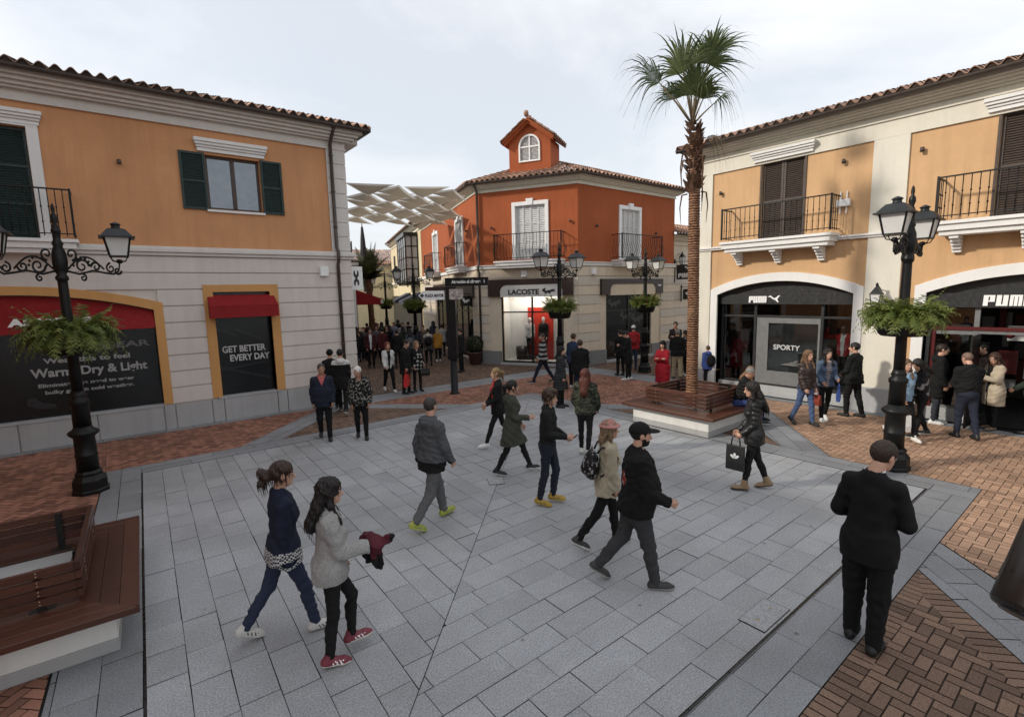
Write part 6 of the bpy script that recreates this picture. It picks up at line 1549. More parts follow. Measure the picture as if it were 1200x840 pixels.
        if top.get('shirt_collar'):
            f = Field(*bb([nb], .13*s), min(h, .008)); f.u(f.rc((0,-.016*s,.54*s), (0,-.010*s,.62*s), .073*s, .069*s, TF, .95), 0); f.cut(f.rc((0,-.014*s,.45*s), (0,-.01*s,.67*s), .064*s, .062*s, TF, .95)); f.cut(f.plane((0,0,.606*s), (0,.25,-1), TF)); Pm, Fm = f.mesh(); np_mesh('shirt_collar', [(Pm, Fm, 0)], [M['white']], root)
    # --- hair
    hb_ = max(hh, .006)
    if hair and hair[0] != 'bald':
        st = hair[0]; f = None; long_ = hair[2] if len(hair) > 2 else .3
        ext = .17*s+(long_*s if st in ('long', 'wavy') else .1*s); f = Field(*bb([hc, hc+Rh @ np.array([0, -.15*s, -(long_*s if st in ('long', 'wavy') else .06*s)])], .185*s), hb_)
        e = lambda c, r: f.el(np.array(c)*s, np.array(r)*s, HF); q = lambda a, b, r1, r2: f.rc(np.array(a)*s, np.array(b)*s, r1*s, r2*s, HF)
        thick = {'short': .010, 'crop': .005, 'mop': .02, 'long': .014, 'wavy': .018, 'pony': .008, 'curlypony': .011, 'bun': .008, 'bob': .016}[st]
        f.u(e((0,-.018,.034), (.074+thick,.096+thick,.089+thick)), 0)
        if st == 'mop': f.u(e((0,.05,.105), (.06,.05,.03)), .03)
        if st in ('long', 'wavy', 'bob'):
            L_ = long_ if st != 'bob' else .13
            f.u(f.rc(np.array([0,-.055,.0])*s, np.array([0,-.10,-min(L_,.15)])*s, .088*s, .09*s, HF, .62), .04); L_ > .15 and f.u(f.rc(np.array([0,-.10,-.14])*s, np.array([0,-.165,-L_])*s, .095*s, (.085 if st == 'wavy' else .075)*s, HF, .6), .04)
            for sx in (-1, 1):
                f.u(q((sx*.068,-.012,.03), (sx*.078,.0,-.12), .026, .026), .025)
                if L_ > .15: f.u(q((sx*.078,.0,-.12), (sx*.085,.085,-min(L_, .28)), .028, .024), .025)
        if st == 'pony': f.u(q((0,-.1,.05), (0,-.145,.02), .022, .036), .02); f.u(q((0,-.145,.02), (0,-.16,-.15), .036, .014), .02)
        if st == 'curlypony':
            rs_ = np.random.RandomState(3); f.u(q((0,-.09,.02), (0,-.13,.01), .03, .045), .02)
            for _ in range(9): c = np.array([0,-.155,-.005])+rs_.normal(size=3)*np.array([.03,.028,.045]); f.u(e(c, (.033,.033,.036)), .012)
        if st == 'bun': f.u(e((0,-.1,.07), (.038,.036,.036)), .01)
        am = .003 if st in ('short', 'crop', 'pony', 'bun') else .0055
        f.d = f.d-am*(np.sin(f.X*150+np.sin(f.Z*38)*1.8)*np.sin(f.Y*135+np.sin(f.Z*31)*2.1)+ (.7*np.sin(f.Z*70+f.X*55+f.Y*40) if st in ('wavy', 'curlypony', 'mop') else 0))
        f.cut(e((0,.108,-.045), (.066,.078,.118)), .015)                    # the face
        if st in ('short', 'crop', 'mop', 'pony', 'curlypony', 'bun'):
            f.cut(np.maximum(f.plane((0,-.02*s,-.045*s), (0,-.35,1), HF), -(f.plane((0,-.085*s,0), (0,1,0), HF) if st in ('pony', 'curlypony', 'bun') else f.plane((0,-9,0), (0,1,0), HF))) if st not in ('pony', 'curlypony', 'bun') else np.maximum(f.plane((0,-.02*s,-.05*s), (0,-.3,1), HF), -f.plane((0,-.098*s,0), (0,1,0), HF)))
            for sx in (-1, 1): f.cut(e((sx*.082,-.004,-.012), (.026,.028,.04)), .006)
        Pm, Fm = f.mesh(); pts_ = [(Pm, Fm, 0)]
        if h <= .011 and st in ('long', 'wavy', 'curlypony', 'pony', 'bob', 'mop'):       # loose locks lying over the mass
            rs_ = np.random.RandomState(sd % 1000); ctr = hc+Rh @ np.array([0, -.03, .02])*s; V_ = []; Q_ = []
            for i_ in rs_.choice(len(Pm), min(len(Pm), 260), replace=False):
                p0 = Pm[i_]; o_ = p0-ctr; o_[2] *= .25; o_ /= np.linalg.norm(o_)+1e-6; side = np.cross(o_, [0, 0, 1.]); ln_ = .05+.06*rs_.rand(); wv = rs_.uniform(-.012, .012); b0 = len(V_)*1
                for t_ in range(5):
                    q_ = t_/4; c_ = p0+o_*(.002+.006*math.sin(pi*q_)*rs_.uniform(.3, 1.3)-.006*q_)+np.array([0, 0, -ln_*q_])+side*wv*math.sin(q_*4); w_ = .0042*(1-q_*.8)
                    V_ += [c_-side*w_, c_+o_*w_*.7, c_+side*w_, c_-o_*w_*.7]
                for t_ in range(4):
                    for k_ in range(4): a_ = b0+t_*4; Q_.append((a_+k_, a_+(k_+1) % 4, a_+4+(k_+1) % 4, a_+4+k_))
            pts_.append((np.array(V_), np.array(Q_), 0))
        np_mesh('hair', pts_, [hm], root)
    if hat:
        kd, mt = hat[0], hat[1]; f = Field(*bb([hc+Rh @ np.array([0, .03, .07])*s], .2*s), hb_); e = lambda c, r: f.el(np.array(c)*s, np.array(r)*s, HF)
        f.u(e((0,-.018,.042), (.091,.112,.098)), 0)
        lowz = {'cap': .035, 'beanie': .02, 'bucket': .05}[kd]; f.cut(f.plane((0, 0, lowz*s), (0, -.12, 1), HF))
        if kd == 'cap': f.u(np.maximum(e((0,.095,.048), (.075,.095,.018)), -f.plane((0,.03*s,0), (0,1,0), HF)), .006); f.u(e((0,-.018,.14), (.01,.01,.006)), .003)
        if kd == 'beanie': f.u(np.maximum(e((0,-.018,.035), (.097,.118,.05)), f.plane((0,0,.06*s), (0,0,1), HF)*1.0), .01); f.cut(f.plane((0,0,.0), (0,0,1), HF))
        if kd == 'bucket': f.u(np.maximum(e((0,-.012,.05), (.125,.145,.03)), -f.plane((0,0,.03*s), (0,0,1), HF)), .012); f.d = f.d-.006*np.sin(f.X*60)*np.sin(f.Y*55+f.Z*50)
        Pm, Fm = f.mesh(); np_mesh('hat', [(Pm, Fm, 0)], [mt], root)
    # world positions others may hang things on
    Rw = rotz(yaw); wp = lambda p_: Vector((Rw @ np.array(p_, float)).tolist())+Vector((pos.x, pos.y, 0))
    return dict(root=root, l=wp(fist['l']), r=wp(fist['r']), back=wp(tw((0,-.17*s,.28*s))), sl=wp(A['l'][0]), sr=wp(A['r'][0]), chest=wp(tw((0,.15*s,.3*s))), hipl=wp(tw((-.2*s,0,.02))), hipr=wp(tw((.2*s,0,.02))), fwd=Vector((Rw @ np.array([0,1.,0])).tolist()), right=Vector((Rw @ np.array([1.,0,0])).tolist()), yaw=yaw, el=wp(A['l'][1]), er=wp(A['r'][1]))
# ------------------------------------------------------------------ the cast
BLK = (.012,.012,.013); CHAR = (.035,.036,.038); NAVY = (.012,.016,.034); JEAN = (.035,.05,.10); JEAN2 = (.06,.095,.19); DJEAN = (.016,.02,.036)
HB = (.022,.013,.009); HD = (.012,.009,.008); HBR = (.05,.028,.016); HBL = (.22,.14,.065); HRED = (.075,.017,.010); HGR = (.19,.18,.17); HWH = (.62,.60,.57)
def TR(c, fit=1.0, **k): return dict(m=cloth(c, rough=.85), fit=fit, **k)
def LG_(c=BLK): return dict(m=cloth(c, rough=.75), fit=.8, cuff=.0)
def SH(c, sole=(.5,.5,.48), **k): return dict(m=simple('shoe_upper', c, .5, 0, .4, .1), sole=simple('shoe_sole', sole, .6, 0, .3, .1), **k)
SB = SH(BLK, (.02,.02,.02)); SW_ = SH((.62,.62,.6), (.7,.7,.68)); SBW = SH(BLK, (.6,.6,.58))
N1, N2, N3 = .0105, .014, .022
PEOPLE = {}
def add(key, label, px, py, face, **kw):
    if 'sh' in kw: pass
    PEOPLE[key] = person(label, G(px, py), face, **kw); return PEOPLE[key]
leather = simple('black_leather', (.009,.009,.009), .46, 0, .4, .2, .5, 40)
# --- near the camera
add('navy_w', 'woman in navy sweater and blue jeans with curly dark ponytail and white trainers', 341, 741, 8, H=1.70, h=N1, fem=True, build=1.06, pose=dict(WALK2, hl=-20, kl=14, fl=-24, hr=20, kr=10, al=2, el=10, ar=-6, er=16), top=dict(m=cloth(NAVY, 'knit'), m2=cloth((.02,.02,.03), 'check', (.55,.55,.55)), k2='hem', hem=.02, len=.13, o=.016, fold=.006), legs=TR((.024,.032,.062), .92), shoes=SH((.50,.49,.46), (.62,.60,.56), stripe=True, m3=M['dark']), hair=('curlypony', (.035,.018,.012)), head=(-4, -4))
add('grey_w', 'woman in pale grey knitted sweater and black leggings with long dark curly hair', 395, 771, 6, H=1.63, h=N1, fem=True, build=.98, pose=dict(hl=26, kl=30, fl=4, hr=-2, kr=6, fr=-6, al=4, el=20, ar=14, er=72, gr=6), top=dict(m=cloth((.30,.295,.285), 'knit'), len=.10, o=.026, fold=.008, sl=1.15), legs=LG_(), shoes=SH((.17,.03,.045), (.6,.56,.5), stripe=True), hair=('wavy', HD, .3), head=(-6, -4))
add('hoodie_m', 'man in grey hooded jacket and grey trousers with yellow-green trainers, seen from behind', 509, 613, 34, H=1.80, h=N1, build=1.06, pose=dict(hl=22, kl=12, fl=6, hr=-14, kr=24, fr=-26, al=-14, el=18, ar=12, er=20, bl=9, br=9), top=dict(m=cloth((.075,.078,.084)), m2=cloth(BLK), k2='hem', hem=.0, len=.13, o=.028, hood=True, fold=.010, sl=1.1), legs=TR((.105,.105,.108), 1.12), shoes=SH((.30,.33,.05), (.45,.5,.12), stripe=True, m3=M['steel']), hair=('crop', (.035,.03,.027)), head=(22, 0))
add('yellow_m', 'man in black zip jacket and dark jeans with mustard yellow shoes holding a phone', 643, 590, -12, H=1.74, h=N1, pose=dict(hl=14, kl=22, fl=0, hr=-4, kr=8, fr=-8, al=8, el=62, ar=12, er=72, gl=28, gr=14), top=dict(m=cloth((.020,.021,.021)), len=.05, o=.02, collar=True, fold=.008), legs=TR((.016,.020,.030), .9), shoes=SH((.36,.23,.035), (.44,.30,.06), stripe=True, m3=M['gutter']), hair=('mop', HBR), head=(-12, -6))
add('olive_w', 'woman in olive green parka and black leggings striding to the right', 601, 555, 2, H=1.68, h=N1, fem=True, pose=dict(WALK, hl=26, hr=-14, kr=12, fr=-12, al=4, el=35, ar=10, er=80), top=dict(m=cloth((.050,.053,.040)), len=.34, o=.024, flare=1.2, hood=True, fold=.010), legs=LG_(), shoes=SBW, hair=('pony', HD), head=(10, 0))
add('blond_w', 'blonde woman with ponytail in black jacket with a red scarf panel, facing left', 585, 523, 192, H=1.66, h=N1, fem=True, pose=dict(WALK, al=10, el=60), top=dict(m=cloth(BLK), m2=cloth((.45,.03,.03)), k2='front', len=.16, o=.022), legs=LG_(), shoes=SW_, hair=('pony', HBL))
add('cap_m', 'stocky bearded man in black jacket with red back print and black baseball cap', 745, 684, 14, H=1.80, h=N1, build=1.3, pose=dict(hl=-16, kl=24, fl=-34, hr=14, kr=4, al=-4, el=40, ar=8, er=58, br=10, bl=10), top=dict(m=cloth((.011,.011,.012)), m2=cloth((.22,.03,.025), 'floral', (.5,.45,.42)), k2='print', len=.10, o=.026, belly=.10, fold=.009, sl=1.15, collar=True), legs=TR((.040,.040,.042), 1.12), shoes=SH((.035,.034,.034), (.32,.31,.3)), hair=('crop', HD), hat=('cap', cloth((.013,.013,.014))), beard=True, head=(-2, -2))
add('pink_w', 'woman with pink crumpled hat and beige jacket carrying a patterned backpack', 712, 640, 14, H=1.62, h=N1, fem=True, pose=dict(hl=14, kl=8, hr=-24, kr=12, fr=-26, al=6, el=16, ar=0, er=16), top=dict(m=cloth((.40,.35,.255)), len=.14, o=.026, fold=.008), legs=TR(BLK, .95), shoes=SH((.03,.03,.03), (.62,.6,.57)), hair=('bob', (.22,.15,.09)), hat=('bucket', cloth((.40,.185,.165))), head=(-10, 0))
add('camo_w', 'woman with long auburn hair in camouflage jacket and black leggings walking away', 686, 533, 78, H=1.68, h=N1, fem=True, build=1.1, pose=dict(hl=8, kl=4, hr=-8, kr=16, fr=-14, al=8, el=40, ar=6, er=35, bl=14, br=14), top=dict(m=cloth((.050,.055,.035), 'camo', (.022,.026,.018)), len=.08, o=.035, fold=.011, sl=1.3), legs=LG_(), shoes=SW_, hair=('long', HRED, .33))
add('tote_w', 'woman in black leather jacket and tan ankle boots carrying a black tote bag', 881, 573, 186, H=1.72, h=N1, fem=True, pose=dict(hl=10, kl=3, hr=-10, kr=12, fr=-12, al=2, el=46, ar=8, er=34), top=dict(m=leather, len=.16, o=.02, fold=.0055, hood=True), legs=LG_(), shoes=SH((.23,.155,.09), (.04,.03,.025), boot=.10), hair=('long', HD, .34), head=(6, -10))
add('suit_m', 'man in black suit with white shirt collar seen from behind, head bowed', 1010, 754, 76, H=1.86, h=N1, build=.97, pose=dict(hl=4, kl=2, hr=-3, kr=4, al=2, el=72, ar=2, er=72, bl=15, br=15, gl=30, gr=30, hp=-18, hy=-26), top=dict(m=cloth((.010,.010,.0105), rough=.8), len=.17, o=.018, fold=.005, shirt_collar=True, freq=18), legs=TR((.010,.010,.0105), 1.22, cuff=.045), shoes=SH((.010,.010,.010), (.012,.012,.012)), hair=('short', (.030,.017,.011)))
add('navysweater_m', 'man in dark navy V-neck sweater over a pink shirt walking toward the camera', 382, 515, 268, H=1.72, h=N1, build=1.1, tone='tan', pose=dict(hl=6, kl=2, hr=-6, kr=30, fr=-20, al=4, el=18, ar=-4, er=16, bl=10, br=10), top=dict(m=cloth((.015,.018,.032)), m2=cloth((.42,.10,.10)), k2='vee', len=.14, o=.022, belly=.06), legs=TR((.012,.013,.016), 1.05), shoes=SB, hair=('crop', (.06,.05,.045)), head=(12, 0))
add('white_w', 'woman with short white hair in dark floral tunic and black trousers walking toward the camera', 425, 514, 268, H=1.64, h=N1, fem=True, build=1.1, tone='tan', pose=dict(hl=4, kl=2, hr=-5, kr=24, fr=-16, bl=13, br=13, al=4, el=22, ar=2, er=20), top=dict(m=cloth((.014,.014,.015), 'floral', (.36,.35,.30)), len=.10, o=.026, sl=1.35, neck=.50), legs=TR(BLK, .95), shoes=SB, hair=('short', HWH), head=(-28, -8))
add('whitehood_m', 'man in black coat with white hood walking away beside the grooved wall', 403, 485, 84, H=1.78, h=N2, pose=dict(WALK, al=4, ar=-4), top=dict(m=cloth(BLK), m2=cloth((.55,.54,.52)), k2='yoke', len=.22, o=.028, hood=True), legs=TR(BLK), shoes=SH(BLK, (.6,.6,.6)), hair=('short', HD))
add('shadow_p', 'person in dark grey coat and knitted cap walking away beside the white hood', 391, 482, 88, H=1.74, h=N2, pose=WALK2, top=dict(m=cloth((.02,.021,.023)), len=.2, o=.026), legs=TR(BLK), shoes=SB, hair=('crop', HD), hat=('beanie', cloth(BLK)))
# --- middle distance, centre
add('stripe_m', 'bald man in broad black and white striped sweater stepping out before the lit display', 637, 449, 188, H=1.78, h=N2, build=1.05, tone='tan', pose=dict(hl=30, kl=10, hr=-22, kr=10, fr=-14, al=6, el=30, ar=6, er=30), top=dict(m=cloth((.02,.02,.024), 'stripes', (.62,.62,.62), .85, .85), len=.10, o=.024), legs=TR(DJEAN), shoes=SBW, hair=('crop', (.04,.03,.025)), head=(150, 0) if False else (40, 0))
add('beanie_w', 'woman in long charcoal coat and dark beanie standing before the lamp post', 657, 477, 350, H=1.68, h=N2, fem=True, build=1.08, pose=STAND, top=dict(m=cloth((.028,.029,.031), 'quilt'), len=.40, o=.03), legs=TR(BLK), shoes=SB, hair=('bob', HD), hat=('beanie', cloth((.022,.022,.025))))
add('backblack_m', 'broad man in black jacket seen from behind near the chamfered shopfront', 680, 468, 92, H=1.76, h=N2, build=1.2, pose=STAND, top=dict(m=cloth(BLK), len=.16, o=.03, sl=1.15), legs=TR(DJEAN), shoes=SB, hair=('short', HBR))
add('navyback_m', 'man in blue padded jacket standing just beyond the broad man in black', 672, 455, 60, H=1.80, h=N2, pose=STAND, top=dict(m=cloth((.03,.045,.09)), len=.1, o=.024), legs=TR(BLK), shoes=SW_, hair=('short', HBR))
add('coat_m', 'man in knee-length black coat and white trainers facing left before the dark shop window', 736, 445, 178, H=1.76, h=N2, pose=TEXT, top=dict(m=cloth((.016,.016,.018)), len=.34, o=.024), legs=TR(BLK, .9), shoes=SW_, hair=('short', HD))
add('redjacket_m', 'man in red jacket and white cap with a backpack looking into the dark shop window', 742, 433, 92, H=1.76, h=N2, pose=STAND, top=dict(m=cloth((.42,.025,.03)), len=.1, o=.026), legs=TR((.03,.04,.07)), shoes=SB, hair=('short', HBR), hat=('cap', cloth((.6,.6,.58))))
add('redcoat_w', 'woman in long red coat with folded arms and black beret behind the bench', 776, 463, 252, H=1.64, h=N2, fem=True, build=1.05, pose=CROSS, top=dict(m=cloth((.30,.012,.022)), len=.50, o=.026, flare=1.05, collar=True), legs=TR(BLK), shoes=SB, hair=('bob', HD), hat=('beanie', cloth(BLK)))
add('khaki_m', 'man in black padded vest and khaki trousers seen from behind left of the palm', 793, 444, 98, H=1.74, h=N2, build=1.12, pose=dict(STAND, hr=-10, kr=12, al=14, el=60), top=dict(m=cloth((.016,.016,.018), 'quilt'), len=.1, o=.03, sl=1.1), legs=TR((.36,.29,.19), 1.15), shoes=SBW, hair=('short', HGR))
add('facing_m', 'man in black sweater with grey chest band facing us beyond the khaki trousers man', 791, 430, 262, H=1.84, h=N2, build=1.08, tone='tan', pose=CROSS, top=dict(m=cloth(BLK), len=.1, o=.02), legs=TR(BLK), shoes=SB, hair=('short', HD))
add('sport_w', 'woman in black jacket with pale sleeves partly hidden by the palm trunk', 804, 440, 232, H=1.68, h=N2, fem=True, pose=dict(TEXT), top=dict(m=cloth((.016,.016,.02), 'blotch', (.45,.45,.47), .85, .35), len=.08, o=.02), legs=TR(BLK), shoes=SW_, hair=('long', HD, .2))
add('blue_k', 'child in bright blue jacket right of the palm trunk behind the bench', 829, 455, 118, H=1.36, h=N2, pose=STAND, top=dict(m=cloth((.045,.075,.25)), len=.12, o=.03, hood=True), legs=TR(BLK), shoes=SB, hair=('short', HBR))
add('boy', 'boy in pale grey hoodie looking into the left part of the arched shop window', 868, 452, 128, H=1.64, h=N2, pose=dict(STAND, al=18, el=55), top=dict(m=cloth((.44,.45,.49)), len=.1, o=.03, hood=True, sl=1.15), legs=TR(BLK), shoes=SB, hair=('short', HD))
sm = person('man in black puffer jacket and blue jeans sitting on the bench beside the palm', (11.12, -5.72, 0), -10, H=1.74, h=N2, build=1.08, tone='tan', seat=.47, pose=SIT, lean=16, top=dict(m=cloth((.014,.015,.016), 'quilt'), len=.03, o=.03), legs=TR((.035,.055,.16)), shoes=SBW, hair=('crop', HGR), head=(0, -16)); PEOPLE['sit_m'] = sm
PEOPLE['sit_w'] = person('woman with light brown hair in rust coat sitting on the far end of the bench', (11.55, -5.6, 0), -30, H=1.64, h=N2, fem=True, seat=.47, pose=SIT, lean=12, top=dict(m=cloth((.10,.035,.022)), len=.03, o=.026), legs=TR(BLK), shoes=SB, hair=('long', (.16,.085,.04), .22), head=(35, -12))
# --- right, by the arched shopfronts
add('brown_w', 'woman in dark brown leather jacket and blue jeans with long fair hair, walking right', 942, 499, 318, H=1.70, h=N1, fem=True, build=1.08, pose=dict(WALK, hl=12, hr=-12, kr=14, al=4, ar=4), top=dict(m=simple('brown_leather', (.035,.022,.018), .45, 0, .5, .2, .2, 60), len=.08, o=.026), legs=TR(JEAN2, .92), shoes=SB, hair=('long', (.15,.085,.045), .3), head=(-6, 0))
add('denim_w', 'smiling woman with dark wavy hair in denim jacket over a striped top', 965, 495, 290, H=1.67, h=N1, fem=True, pose=dict(WALK2, hl=-10, hr=10, kl=10, al=10, el=70, ar=6, er=55), top=dict(m=cloth((.075,.11,.17)), m2=cloth((.05,.05,.06), 'stripes', (.4,.35,.36), .85, 3.0), k2='front', len=.08, o=.024), legs=TR(BLK, .85), shoes=SW_, hair=('wavy', HD, .24), head=(8, 0))
add('guard_m', 'tall man in black jacket and black trousers turned away at the cream pilaster', 998, 488, 150, H=1.80, h=N1, build=1.12, pose=dict(hl=12, kl=14, hr=-8, kr=8, al=12, el=50, ar=4, er=24, gl=30), top=dict(m=cloth((.014,.016,.015)), len=.12, o=.028), legs=TR(BLK, 1.05), shoes=SB, hair=('short', HD), head=(18, 0))
add('lightdenim_w', 'woman in pale denim jacket and brown skirt half hidden by the lamp post', 1055, 514, 300, H=1.66, h=N2, fem=True, pose=WALK, top=dict(m=cloth((.20,.30,.40)), len=.06, o=.026), legs=TR(BLK, .85), shoes=SH((.62,.6,.56), (.6,.6,.58)), hair=('long', (.11,.06,.03), .3))
add('darkhair_w', 'woman with black hair in dark top and black leggings with black and white trainers', 1075, 511, 208, H=1.66, h=N2, fem=True, pose=dict(TEXT, hl=8, hr=-8, kr=14), top=dict(m=cloth((.022,.022,.024), 'blotch', (.38,.37,.36), .85, .4), len=.08, o=.022), legs=LG_(), shoes=SBW, hair=('long', HD, .28), head=(10, -6))
add('bomber_m', 'man in long black jacket and white trainers with spectacles by the open shop entrance', 1095, 496, 8, H=1.80, h=N2, build=1.05, pose=dict(STAND, al=6, el=30), top=dict(m=cloth((.011,.012,.012)), len=.32, o=.03, hood=True), legs=TR((.03,.034,.045), .9), shoes=SW_, hair=('short', HB))
add('bald_m', 'man with shaved head in black bomber jacket and dark blue jeans, back turned', 1129, 513, 122, H=1.76, h=N1, build=1.14, pose=dict(hl=6, kl=4, hr=-10, kr=8, al=14, el=75, ar=10, er=50, gl=26), top=dict(m=cloth((.014,.014,.015)), len=.06, o=.032, sl=1.15, collar=True, fold=.009), legs=TR((.017,.021,.036), 1.0), shoes=SB, hair=('crop', (.16,.10,.075)), head=(10, -18))
add('beige_w', 'woman with very long brown hair in beige coat and black trousers by the shop entrance', 1160, 503, 224, H=1.68, h=N1, fem=True, pose=TEXT, top=dict(m=cloth((.42,.35,.26)), m2=cloth(BLK), k2='front', len=.36, o=.028), legs=TR(BLK, .95), shoes=SH((.16,.11,.07), (.03,.03,.03)), hair=('long', (.05,.025,.016), .34), head=(14, 8))
add('edge_m', 'person in dark green jacket cut off by the right edge beside the shop entrance', 1206, 509, 170, H=1.74, h=N2, pose=dict(STAND, al=12, el=40), top=dict(m=cloth((.022,.032,.022)), len=.12, o=.03), legs=TR(BLK), shoes=SB, hair=('short', HD))
add('inside_p', 'person in dark clothes standing in the gloom of the open shop', 1147, 487, 200, H=1.72, h=N3, pose=STAND, top=dict(m=cloth((.03,.02,.02)), len=.1, o=.026), legs=TR(BLK), shoes=SB, hair=('short', HD))
# --- the lane
add('whitejacket_w', 'woman in open white jacket over black walking out of the lane', 457, 459, 282, H=1.66, h=N2, fem=True, pose=WALK, top=dict(m=cloth((.58,.57,.55)), m2=cloth(BLK), k2='front', len=.08, o=.028), legs=TR(BLK), shoes=SW_, hair=('bob', (.16,.045,.03)))
add('blackcoat_m', 'man in black coat with a red paper shopping bag beside the polka-dot woman', 477, 461, 330, H=1.74, h=N2, build=1.15, pose=STAND, top=dict(m=cloth(BLK), len=.26, o=.03), legs=TR(BLK), shoes=SB, hair=('short', HD), head=(0, -10))
add('dots_w', 'blonde woman in black jacket with white dots carrying a black handbag', 490, 458, 292, H=1.66, h=N2, fem=True, build=1.1, pose=dict(STAND, al=8, el=50), top=dict(m=cloth(BLK, 'dots', (.6,.6,.58), .85, .62), len=.16, o=.03), legs=LG_(), shoes=SB, hair=('bob', HBL))
add('packback_w', 'woman with fur-trimmed hood and black rucksack walking up the lane', 503, 428, 92, H=1.66, h=N3, fem=True, pose=WALK, top=dict(m=cloth((.05,.05,.05)), m2=cloth((.5,.47,.42)), k2='yoke', len=.14, o=.03, hood=True), legs=TR(BLK), shoes=SB, hair=('short', HD))
add('mustard_w', 'woman in mustard yellow jacket walking up the lane', 514, 425, 92, H=1.62, h=N3, fem=True, pose=WALK2, top=dict(m=cloth((.36,.17,.025)), len=.16, o=.034), legs=TR(BLK), shoes=SW_, hair=('bob', (.3,.22,.14)))
add('totem_m', 'man in black jacket with white collar stripe just behind the totem sign', 541, 436, 176, H=1.78, h=N3, build=1.1, pose=STAND, top=dict(m=cloth((.02,.02,.022)), len=.14, o=.03), legs=TR(BLK), shoes=SB, hair=('short', HD))
add('maroon_m', 'man in open maroon jacket over a white shirt at the corner of the ochre building', 436, 431, 272, H=1.76, h=N3, pose=STAND, top=dict(m=cloth((.05,.012,.014)), m2=cloth((.6,.62,.68)), k2='front', len=.1, o=.03), legs=TR(BLK), shoes=SB, hair=('short', HD))
crowd = [(425, 430, 200, (.02,.02,.022), HD, 'dark coat at the very edge of the ochre wall'), (450, 428, 90, (.07,.014,.016), HD, 'dark red patterned top in the lane crowd'), (467, 431, 92, (.015,.015,.017), HD, 'long black coat walking up the lane behind the white jacket'), (482, 427, 90, (.07,.085,.12), HD, 'faded denim jacket with grey rucksack in the lane'), (490, 424, 80, (.03,.032,.04), HBR, 'slate hoodie left of the fur-trimmed hood'), (443, 420, 270, (.10,.10,.11), HD, 'grey jacket far back between the lamps'), (458, 418, 90, (.02,.03,.05), HD, 'navy jacket far up the lane'), (473, 416, 272, (.30,.28,.26), HBR, 'pale sweater far up the lane'), (432, 415, 92, (.05,.012,.012), HD, 'wine red coat near the red awning'), (449, 411, 92, (.02,.02,.02), HD, 'black hoodie deepest in the lane'), (463, 410, 268, (.22,.25,.32), HD, 'light blue shirt deep in the lane'), (480, 413, 92, (.012,.014,.014), HD, 'dark parka below the navy awning'), (529, 420, 94, (.03,.03,.03), HD, 'charcoal jacket at the lane shopfront'), (519, 417, 90, (.42,.41,.4), HD, 'small white top at the lane shopfront'), (440, 405, 92, (.15,.03,.03), HD, 'faded red top deep in the lane'), (420, 424, 90, (.02,.018,.02), HD, 'black jacket hugging the corner of the ochre building'), (428, 422, 268, (.06,.06,.065), HBR, 'mid-grey coat below the red awning'), (455, 423, 268, (.012,.012,.014), HD, 'black anorak between the white jacket and the lamps'), (474, 424, 92, (.025,.04,.025), HD, 'bottle green jacket halfway up the lane'), (497, 419, 270, (.16,.12,.09), HBR, 'camel coat at the right side of the lane'), (436, 409, 90, (.03,.03,.06), HD, 'indigo jacket far below the palm'), (468, 408, 92, (.015,.015,.015), HD, 'black coat far below the navy awning'), (487, 415, 268, (.35,.33,.30), HBR, 'cream top behind the leafy basket lamp'), (445, 414, 268, (.012,.012,.012), HGR, 'black jumper with grey hair mid-lane'), (509, 413, 92, (.05,.05,.07), HD, 'blue-grey coat at the far shop door')]
for k, (px, py, fc, c, hc_, lab) in enumerate(crowd):
    add('crowd%d' % k, 'person in '+lab, px, py, fc, H=1.62+.14*((k*37) % 10)/10, h=.026, fem=k % 3 == 0, pose=WALK if k % 2 else WALK2, top=dict(m=cloth(c), len=.14, o=.03), legs=TR(BLK if k % 3 else DJEAN), shoes=SB, hair=('short' if k % 3 else 'long', hc_, .2))
add('window_p', 'person in black standing against the dark shop window left of the long coat man', 727, 440, 120, H=1.7, h=N3, pose=STAND, top=dict(m=cloth(BLK), len=.2, o=.026), legs=TR(BLK), shoes=SB, hair=('short', HD))
# --- mannequins
def mann(label, X, u, y, z, fc_dir, **kw):
    p_ = X @ Vector((u, y, 0)); vd = math.degrees(math.atan2(p_.y-CAM[1], p_.x-CAM[0])); f = math.degrees(math.atan2(fc_dir.y, fc_dir.x))-vd+90
    r = person(label, p_, f, name='mannequin', cat='mannequin', **kw); r['root'].location.z = z; return r
mann('white-topped mannequin in the lit display standing left against the red panel', X1, 2.18, .72, .33, Vector((-.87, -.49)), H=1.72, h=N3, tone='plast', pose=STAND, top=dict(m=cloth((.5,.5,.5)), len=.1, o=.02), legs=TR(BLK), shoes=SB, hair=('bald', HD))
mann('dark-clothed mannequin in the lit display standing right against the red panel', X1, 2.82, .74, .33, Vector((-.87, -.49)), H=1.74, h=N3, tone='plast', pose=STAND, top=dict(m=cloth((.02,.02,.02)), len=.1, o=.02), legs=TR(BLK), shoes=SB, hair=('bald', HD))
mann('mannequin in red jacket with hands behind its head in the arched window', XR, -.72, .7, .36, Vector((-1, .1)), H=1.8, h=N2, tone='plastd', pose=dict(hl=14, kl=8, hr=-8, kr=6, al=85, bl=62, el=118, ar=85, br=62, er=118), top=dict(m=cloth((.30,.012,.015)), m2=cloth((.5,.5,.5)), k2='front', len=.02, o=.02), legs=TR(BLK), shoes=SB, hair=('bald', HD))
mann('mannequin in dark red and black sportswear at the left of the arched window', XR, -3.55, .75, .36, Vector((-1, .1)), H=1.8, h=N2, tone='plastd', pose=STAND, top=dict(m=cloth((.03,.012,.012)), len=.12, o=.02), legs=TR(BLK), shoes=SB, hair=('bald', HD))
